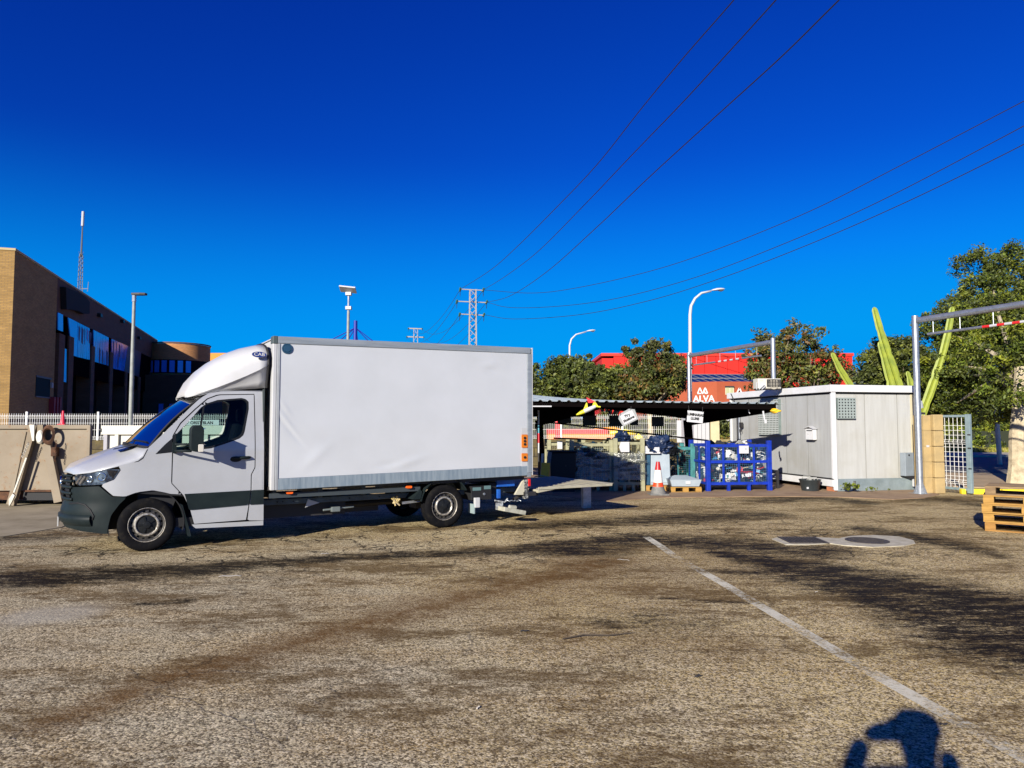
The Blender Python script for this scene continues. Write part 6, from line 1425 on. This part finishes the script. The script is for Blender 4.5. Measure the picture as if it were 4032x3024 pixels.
# black wheeled bin, left
p=at(2215,1890,18.6); t=thing('wheelie_bin','black plastic bin in the shade left of the wrapped cages','bin',(p.x,18.75,0),0); mb=MB(); mb.prism([(-.30,0),(.30,0),(.34,1.0),(-.34,1.0)],-.3,.3,RX(90)); mb.build('body',BLACK,t,bevel=.02); MB().box(-.37,.37,-.35,.35,1.0,1.05).build('lid',BLACK,t,bevel=.02)
# yellow boards leaning
p=at(2140,1895,17.8); t=thing('yellow_board','yellow board leaning upright beside the truck rear','board',(p.x,17.8,0),0); MB().box(-.09,.12,-.02,.02,.12,.78,RY(3)).build('board',mat('board_yellow',(.80,.47,.02),.5,col2=(.6,.32,.02),scale=5),t); MB().box(-.10,-.04,.02,.05,.1,1.0,RY(3)).build('slat',mat('slat_pale',(.45,.42,.33),.7),t)
MB().box(.0,.10,.03,.07,.7,1.05,RY(6)).build('grey_slat',mat('slat_grey',(.12,.12,.11),.8,col2=(.2,.19,.17),scale=12),t)
# shed pole with red and white bands
p=at(2121,1700,19.5); t=thing('banded_pole','thin red and white banded pole at the truck box edge','pole',(p.x,19.5,0),0)
for z0,z1,m in ((0,.95,DARK),(.95,1.22,LW),(1.22,1.48,mat('band_red',(.65,.03,.04),.5)),(1.48,1.72,mat('band_blue',(.08,.28,.36),.5)),(1.72,2.1,LW)): MB().tube([(0,0,z0),(0,0,z1)],.022,8).build('band',m,t)
# palm leaf
c=at(2120,1880,16.9); t=thing('dry_leaf','curled dry palm leaf lying on the truck lift','leaf',c,0); rows=[[Vector((.07*i-.1,(s*.05*math.sin(i/7*3.1)),.06*math.sin(i*.5)-.012*i+.02*abs(s))) for s in (-1,0,1)] for i in range(8)]; MB().grid(rows).build('leaf',mat('leaf_dry',(.42,.40,.16),.7,col2=(.5,.42,.28),scale=8),t,solid=.006)
# grey tub on pallet behind the cone
p=at(2600,1930,18.75); 
pallet('low wooden pallet under the grey tub behind the cone',(p.x-.42,18.7,0),0,WD[0],'pallets by the cages',.95,.8)
GT=mat('tub_grey',(.33,.38,.41),.5,col2=(.27,.32,.35),scale=3)
t=thing('grey_tub','big pale grey square tub on a pallet behind the traffic cone','tub',(p.x-.01,18.78,.15),0); mb=MB(); mb.prism([(-.24,.0),(.29,.0),(.27,.80),(-.22,.80)],-.6,.0,RX(90)); mb.build('body',GT,t,bevel=.02); MB().box(-.24,.29,-.02,.62,.06,.09).build('lip',GT,t,bevel=.008)
mb=MB(); mb.prism([(-.50,.0),(-.245,.0),(-.225,.78),(-.50,.78)],-.55,.03,RX(90)); mb.build('side_box',mat('box_blue_dark',(.012,.06,.11),.5),t,bevel=.02)
q=MB()
for k in range(5): q.box(-.50+k*.05,-.495+k*.05,.02,.025,.45,.75)
t2=thing('polystyrene_block','white moulded polystyrene packing lying on the grey tub','packing',(p.x-.28,18.72,.96),0); mb=MB(); mb.box(-.25,.28,-.05,.3,0,.05); mb.box(-.18,.0,-.04,.1,.05,.20); mb.box(.10,.26,-.04,.1,.05,.17); mb.build('packing',LW,t2,bevel=.01)
# grey tray on pallet
p=at(2705,1945,18.35)
pallet('low wooden pallet under the pale grey tray left of the blue cage',(p.x-.44,18.3,0),0,WD[0],'pallets by the cages',.80,.7)
t=thing('grey_tray','shallow pale grey tray on a pallet left of the blue cage','tray',(p.x-.05,18.28,.16),0)
mb=MB(); mb.add([Vector(v) for v in [(-.34,0,0),(.34,0,0),(.34,.7,0),(-.34,.7,0),(-.39,-.03,.17),(.40,-.03,.17),(.40,.72,.17),(-.39,.72,.17),(-.36,.0,.17),(.37,.0,.17),(.37,.69,.17),(-.36,.69,.17),(-.2,.3,.26),(.1,.3,.26)]],[(0,1,5,4),(1,2,6,5),(2,3,7,6),(3,0,4,7),(0,3,2,1),(4,5,9,8),(5,6,10,9),(6,7,11,10),(7,4,8,11),(8,9,13,12),(9,10,13),(10,11,12,13),(11,8,12)]); mb.build('tray',GT,t); MB().box(.0,.12,-.032,-.02,.06,.13).build('label_plate',LW,t)
# traffic cone
def cone(lab,loc,s,bands,grp=None):
    t=thing('traffic_cone',lab,'traffic cone',loc,0,'traffic cones'); 
    for r0,z0,r1_,z1,m in bands: MB().lathe([(r0*s,z0*s),(r1_*s,z1*s)],24).build('cone_band',m,t,smooth=True)
    MB().lathe([(.001,bands[-1][3]*s),(bands[-1][2]*s,bands[-1][3]*s)],24).build('cone_tip',bands[-1][4],t)
    return t
CRD=mat('cone_red',(.80,.06,.01),.45); CDR=mat('cone_dark_red',(.40,.01,.01),.4); CWH=mat('cone_white',(.74,.72,.64),.5,col2=(.5,.08,.04),scale=5,lo=.62,hi=.66); CGR=mat('cone_grey',(.13,.13,.12),.7,col2=(.19,.18,.16),scale=9)
p=gnd(2592,1950); c1=cone('red and white traffic cone on a grey base standing before the grey tub',(p.x,p.y,.012),1,[(.19,.03,.135,.20,CGR),(.135,.20,.112,.30,CRD),(.112,.30,.078,.60,CWH),(.078,.60,.045,.80,CDR)])
mb=MB(); mb.box(-.23,.23,-.22,.22,0,.03); mb.build('base',CGR,c1,bevel=.008)
p=at(247,1672,17.2); c2=cone('small all red traffic cone standing on the rusty skip',(p.x,17.2,1.715),.42,[(.14,.02,.11,.2,mat('cone_pink_red',(.85,.02,.05),.45)),(.11,.2,.05,.78,mat('cone_pink_red',(.8,.02,.05)))]); MB().box(-.085,.085,-.08,.08,0,.01).build('base',mat('cone_pink_red',(.8,.02,.05)),c2)
# things seen through the canopy, beyond the fence
t=thing('long_red_truck_bed','long red and orange lorry bed beyond the white fence','lorry',(at(2160,1700,33).x,33,0),0); x1=at(2420,1700,33).x-t.location.x
MB().box(0,x1,0,2,.9,1.28).build('lower_board',mat('bed_orange',(.80,.22,.02),.5),t); MB().box(0,x1*.9,.02,2,1.285,1.50).build('upper_board',mat('bed_red',(.80,.03,.03),.5),t); MB().box(.3,.55,-.03,.0,1.0,2.2).build('stanchion',mat('bed_red',(.8,.03,.03)),t); MB().box(0,x1,.1,1.9,.3,.89).build('chassis',DARK,t)
for x in (.8,2.4): MB().lathe([(.001,-.1),(.42,-.1),(.42,.1),(.001,.1)],20,T(x,.1,.42)@RX(90)).build('wheel',RUBBER,t)
t=thing('yellow_ride','yellow and orange curved children ride beyond the white fence','ride',(at(2400,1700,33.5).x,33.5,0),0)
YR=mat('ride_yellow',(.90,.68,.01),.4); OR_=mat('ride_orange',(.88,.30,.01),.4)
MB().tube([(-.9,0,1.0),(-.6,0,1.35),(.2,0,1.42),(1.0,0,1.25)],[.16,.22,.2,.1],10).build('back_rail',OR_,t,smooth='all'); MB().tube([(-.5,-.1,1.25),(.6,-.1,1.38),(1.2,-.1,1.30)],[.14,.14,.10],10).build('upper_rail',YR,t,smooth='all'); MB().tube([(-.6,-.1,1.0),(0,-.1,.85),(.7,-.1,.92)],[.18,.2,.13],10).build('seat',YR,t,smooth='all'); MB().box(-.2,.9,.1,.6,.9,1.25).build('panel',LW,t); MB().box(-.5,.6,.1,.5,0,.9).build('base',DARK,t)
t=thing('yellow_figure','small yellow toy shape beyond the fence left of the tarpaulin','toy',(at(2515,1735,33.5).x,33.5,0),0); MB().lathe([(.001,.5),(.2,.55),(.28,.8),(.18,1.0),(.22,1.15),(.001,1.3)],14).build('body',YR,t,smooth='all'); MB().box(-.3,.3,-.02,.02,.0,.6).build('stand',DARK,t)
t=thing('white_shutter_unit','white corrugated container end seen between canopy post and cabin','container',(at(2732,1700,25).x,25,0),R(3)); 
for k in range(4): MB().box(k*.14,k*.14+.125,0,1.5,.05,at(2740,1600,25).z).build('panel',LW,t)
MB().box(.6,.9,.0,1.5,.05,at(2740,1590,25).z).build('side_post',mat('post_cream',(.58,.50,.30),.7,col2=(.5,.42,.25),scale=3),t)
t=thing('white_door_frame','white framed door with a dark red pane in the terracotta wall','door',(at(2862,1700,38).x,38,0),0); MB().box(-.22,.42,-.05,.05,.2,2.6).build('frame',LW,t); MB().box(.0,.17,-.08,-.051,.75,1.9).build('pane',mat('dark_red_pane',(.12,.01,.03),.3),t)
t=thing('planter','low stone planter with dry plants before the terracotta wall','planter',(at(2840,1700,30).x,30,0),0); MB().box(-1,1.2,0,.5,0,1.1).build('box',mat('planter_stone',(.20,.15,.06),.9,col2=(.30,.24,.10),scale=5),t); leaves([(0,.2,1.2,.9,.2,.12)],40,20,.05,G3+G4,.12,t,'plants')
t=thing('white_poster','pale sheet with a grey drawing hung on the fence by the post','poster',at(2690,1700,28.5),0); MB().box(-.25,.42,-.01,.01,-.42,.45).build('sheet',LW,t); MB().prism([(-.15,-.3),(.0,-.05),(.1,-.3)],.012,.016,RX(90)).build('drawing',GREY,t)
t=thing('fence_sign','white sign board with cut off dark words behind the cab window','sign',at(795,1664,26.0)+Vector((0,0,.0)),0); MB().box(-.62,.62,-.012,.012,-.09,.10).build('board',LW,t); text('ORIST BLAN',.15,mat('ink_black',(.01,.01,.01)),t,'lettering',T(0,-.016,-.01)@RX(90),.001,.004); MB().beam((-.4,0,-.1),(-.4,0,-1.6),.05).build('stake',GREY,t)
# ================================================================ SKIPS
RUST=None
m,nt,b=newmat('rusty_cream'); tc=nt.nodes.new('ShaderNodeTexCoord').outputs['Object']; n1=noise(nt,5,7,.75,tc); n2=noise(nt,.9,5,.6,tc); n3=noise(nt,14,4,.7,tc)
c=mixc(nt,ramp(nt,n2.outputs[0],[(.35,0.),(.7,1.)]).outputs[0],(.25,.205,.145),(.17,.13,.08)); c=mixc(nt,ramp(nt,n1.outputs[0],[(.63,0.),(.67,1.)]).outputs[0],c,(.05,.025,.012)); c=mixc(nt,ramp(nt,n1.outputs[0],[(.56,0.),(.64,.6)]).outputs[0],c,(.22,.11,.04)); c=mixc(nt,ramp(nt,n3.outputs[0],[(.68,0.),(.72,.8)]).outputs[0],c,(.08,.04,.02))
nt.links.new(c,b.inputs['Base Color']); b.inputs['Roughness'].default_value=.75; bump(nt,b,n1.outputs[0],.4,.01); RUST=m
RUSTD=mat('rust_dark',(.05,.022,.010),.9,col2=(.12,.05,.02),scale=8)
D=15.4; p=gnd(60,1995); SKx=at(45,1990,D).x
sk_=thing('rusty_skip','rusty cream steel skip end with lifting frame at the left edge','skip',(at(352,1700,D).x,D,0),R(2))
L_=3.2
MB().prism([(-L_,.02),(0,.02),(-.72,1.2),(-L_,1.2)],.32,1.70).build('body',RUST,sk_); MB().box(-L_,.02,-.03,.05,1.62,1.71).build('top_rim',RUST,sk_,bevel=.01)
MB().prism([(-L_,.1),(0,.1),(-.72,1.2),(-L_,1.2)],.12,.32).build('underframe',RUSTD,sk_); MB().box(-.04,.04,-.04,.06,.35,1.70).build('corner_edge',RUST,sk_,bevel=.01)
fx=lambda px: at(px,1800,D).x-sk_.location.x
fz_=lambda py: at(200,py,D).z
# A frame of lifting beams
for (a,b_,w_,h_,nm) in [((145,1672),(68,1985),.16,.10,'lifting_beam'),((195,1740),(250,1975),.17,.10,'lifting_beam'),((120,1700),(75,1960),.03,.14,'beam_edge'),((172,1672),(172,1745),.12,.1,'centre_stay')]:
    MB().beam((fx(a[0]),-.08,fz_(a[1])),(fx(b_[0]),-.08,fz_(b_[1])),w_,h_,up=(0,1,0)).build(nm,RUST,sk_,bevel=.006)
MB().prism([(fx(132),fz_(1672)),(fx(152),fz_(1672)),(fx(153),fz_(1735)),(fx(146),fz_(1735))],.13,.15,RX(90)).build('white_gusset',CREAM,sk_)
MB().beam((fx(133),-.20,fz_(1800)),(fx(93),-.22,fz_(1935)),.03,.03).build('tie_rod',CREAM,sk_); MB().prism([(fx(90),fz_(1938)),(fx(98),fz_(1945)),(fx(88),fz_(1970)),(fx(78),fz_(1988)),(fx(76),fz_(1960))],.20,.24,RX(90)).build('rod_foot',CREAM,sk_)
MB().lathe([(.001,.06),(.06,.06),(.08,.03),(.08,0)],18,T(fx(177),-.14,fz_(1720))@RX(90)@Matrix.Diagonal((1,1.8,1,1))).build('hook_plate',CREAM,sk_,smooth=True)
mb=MB(); mb.lathe([(.10,-.03),(.14,0),(.10,.03),(.08,0),(.10,-.03)],20,T(fx(208),-.16,fz_(1712))@RX(90)@Matrix.Diagonal((1,1.5,1,1))); mb.build('winch_ring',RUSTD,sk_,smooth=True)
for k in range(13):
    z=fz_(1735)-.035*k; mb=MB(); mb.lathe([(.016,-.006),(.022,0),(.016,.006),(.012,0),(.016,-.006)],10,T(fx(238)+.01*math.sin(k),-.16,z)@(RX(90) if k%2 else RY(90))); mb.build('chain_link',RUSTD,sk_)
for k in range(10):
    z=fz_(1745)-.03*k; mb=MB(); mb.lathe([(.018,-.006),(.026,0),(.018,.006),(.012,0),(.018,-.006)],10,T(fx(140)-.012*k,-.22,z)@(RX(90) if k%2 else RY(90))); mb.build('chain_link',CREAM,sk_)
MB().box(fx(218),fx(238),-.14,-.03,fz_(1795),fz_(1760)).build('latch',RUSTD,sk_); MB().box(fx(110),fx(235),-.07,.0,fz_(1935),fz_(1928)).build('bottom_rail',RUSTD,sk_)
MB().box(fx(105),fx(228),-.02,.04,.12,fz_(1930)).build('dark_pocket',SEAL,sk_)
m_=mat('crack_dark',(.03,.02,.015),.9)
# white skip behind the cab
D=21; x0=at(410,1700,D).x; t=thing('white_skip','cream white skip container with top rail behind the truck cab','skip',(x0,D,0),R(1)); L2=at(1060,1700,D).x-x0
MB().box(0.02,L2,.06,3.5,.1,1.60).build('body',CREAM,t); MB().box(-.08,L2+.05,-.03,.1,1.42,1.69).build('top_rail',CREAM,t,bevel=.012); MB().box(-.0,.10,-.02,.08,.1,1.42).build('corner_post',mat('skip_grey_edge',(.30,.29,.31),.6),t)
for x in (.32,1.7,2.9,4.1): MB().box(x,x+.10,-.02,.06,.1,1.42).build('rib',CREAM,t)
MB().box(-.085,-.06,-.05,-.03,1.50,1.60).build('catch',SEAL,t)
# ================================================================ PHOTOGRAPHER (behind the lens; throws the shadow in the foreground)
def skinned(name,m,parent,verts,edges,rad,sub=2,root=0):
    me=bpy.data.meshes.new(name); me.from_pydata(verts,edges,[]); me.update(); o=bpy.data.objects.new(name,me); C.objects.link(o); o.parent=parent
    md=o.modifiers.new('skin','SKIN'); md.use_smooth_shade=True
    for i,r_ in enumerate(rad): me.skin_vertices[0].data[i].radius=(r_,r_) if not isinstance(r_,tuple) else r_
    for i in range(len(verts)): me.skin_vertices[0].data[i].use_root=(i==root)
    s=o.modifiers.new('sub','SUBSURF'); s.levels=sub; s.render_levels=sub; me.materials.append(m); return o
PX,PYy=.13,-.06
pe=thing('person','person in dark clothes standing with raised arms holding a phone','person',(PX,PYy,0),R(-14)); pe.scale=(1.045,1.045,1.045)
CLO=mat('clothes_dark',(.03,.035,.05),.85); SKN=mat('skin',(.45,.26,.18),.5); HAIR=mat('hair_dark',(.03,.02,.015),.7)
V=[(0,0,.98),(0,0,1.18),(0,.0,1.36),(0,.0,1.46),(-.17,0,1.42),(.17,0,1.42),(-.34,-.06,1.40),(.15,.08,1.22),(-.26,.02,1.60),(.14,.06,1.56),(-.10,0,.92),(.10,0,.92),(-.12,.02,.50),(.12,.02,.50),(-.13,-.02,.09),(.13,-.02,.09),(-.14,.12,.04),(.14,.12,.04)]
E=[(0,1),(1,2),(2,3),(2,4),(2,5),(4,6),(5,7),(6,8),(7,9),(0,10),(0,11),(10,12),(11,13),(12,14),(13,15),(14,16),(15,17)]
skinned('clothed_body',CLO,pe,V,E,[(.16,.11),(.15,.10),(.17,.11),.07,.08,.08,.065,.06,.050,.045,.10,.10,.068,.068,.045,.045,.04,.04])
skinned('neck_and_head',SKN,pe,[(0,.0,1.44),(0,.02,1.52),(0,.02,1.60),(0,.02,1.69),(0,.02,1.77)],[(0,1),(1,2),(2,3),(3,4)],[.075,.075,(.105,.11),(.12,.125),(.085,.09)])
skinned('hair',HAIR,pe,[(0,-.02,1.62),(0,-.01,1.72),(0,.0,1.79)],[(0,1),(1,2)],[(.12,.13),(.135,.14),(.09,.10)])
for s,wx,wy,wz in ((-1,-.26,.02,1.60),(1,.10,.06,1.60)):
    hx=-s*.0
    V=[(wx,wy,wz),(wx-s*.05,wy+.01,wz+.035),(wx-s*.10,wy+.02,wz+.05)]; E=[(0,1),(1,2)]; Rr=[.034,.042,.034]
    for k in range(4):
        b0=len(V); ox=.018*(k-1.5); V+= [(wx-s*.14,wy+.03,wz+.075-ox),(wx-s*.175,wy+.025,wz+.08-ox),(wx-s*.195,wy-.0,wz+.078-ox)]; E+=[(2,b0),(b0,b0+1),(b0+1,b0+2)]; Rr+=[.010,.009,.008]
    b0=len(V); V+= [(wx-s*.09,wy-.02,wz+.04),(wx-s*.13,wy-.03,wz+.05)]; E+=[(1,b0),(b0,b0+1)]; Rr+=[.013,.010]
    skinned('hand',SKN,pe,V,E,Rr,1)
ph=thing('phone','dark phone held up sideways in front of the face','phone',(-.05,-.05,1.72),R(0)); MB().box(-.085,.085,-.012,-.004,-.04,.04).build('case',BLACK,ph,bevel=.003)
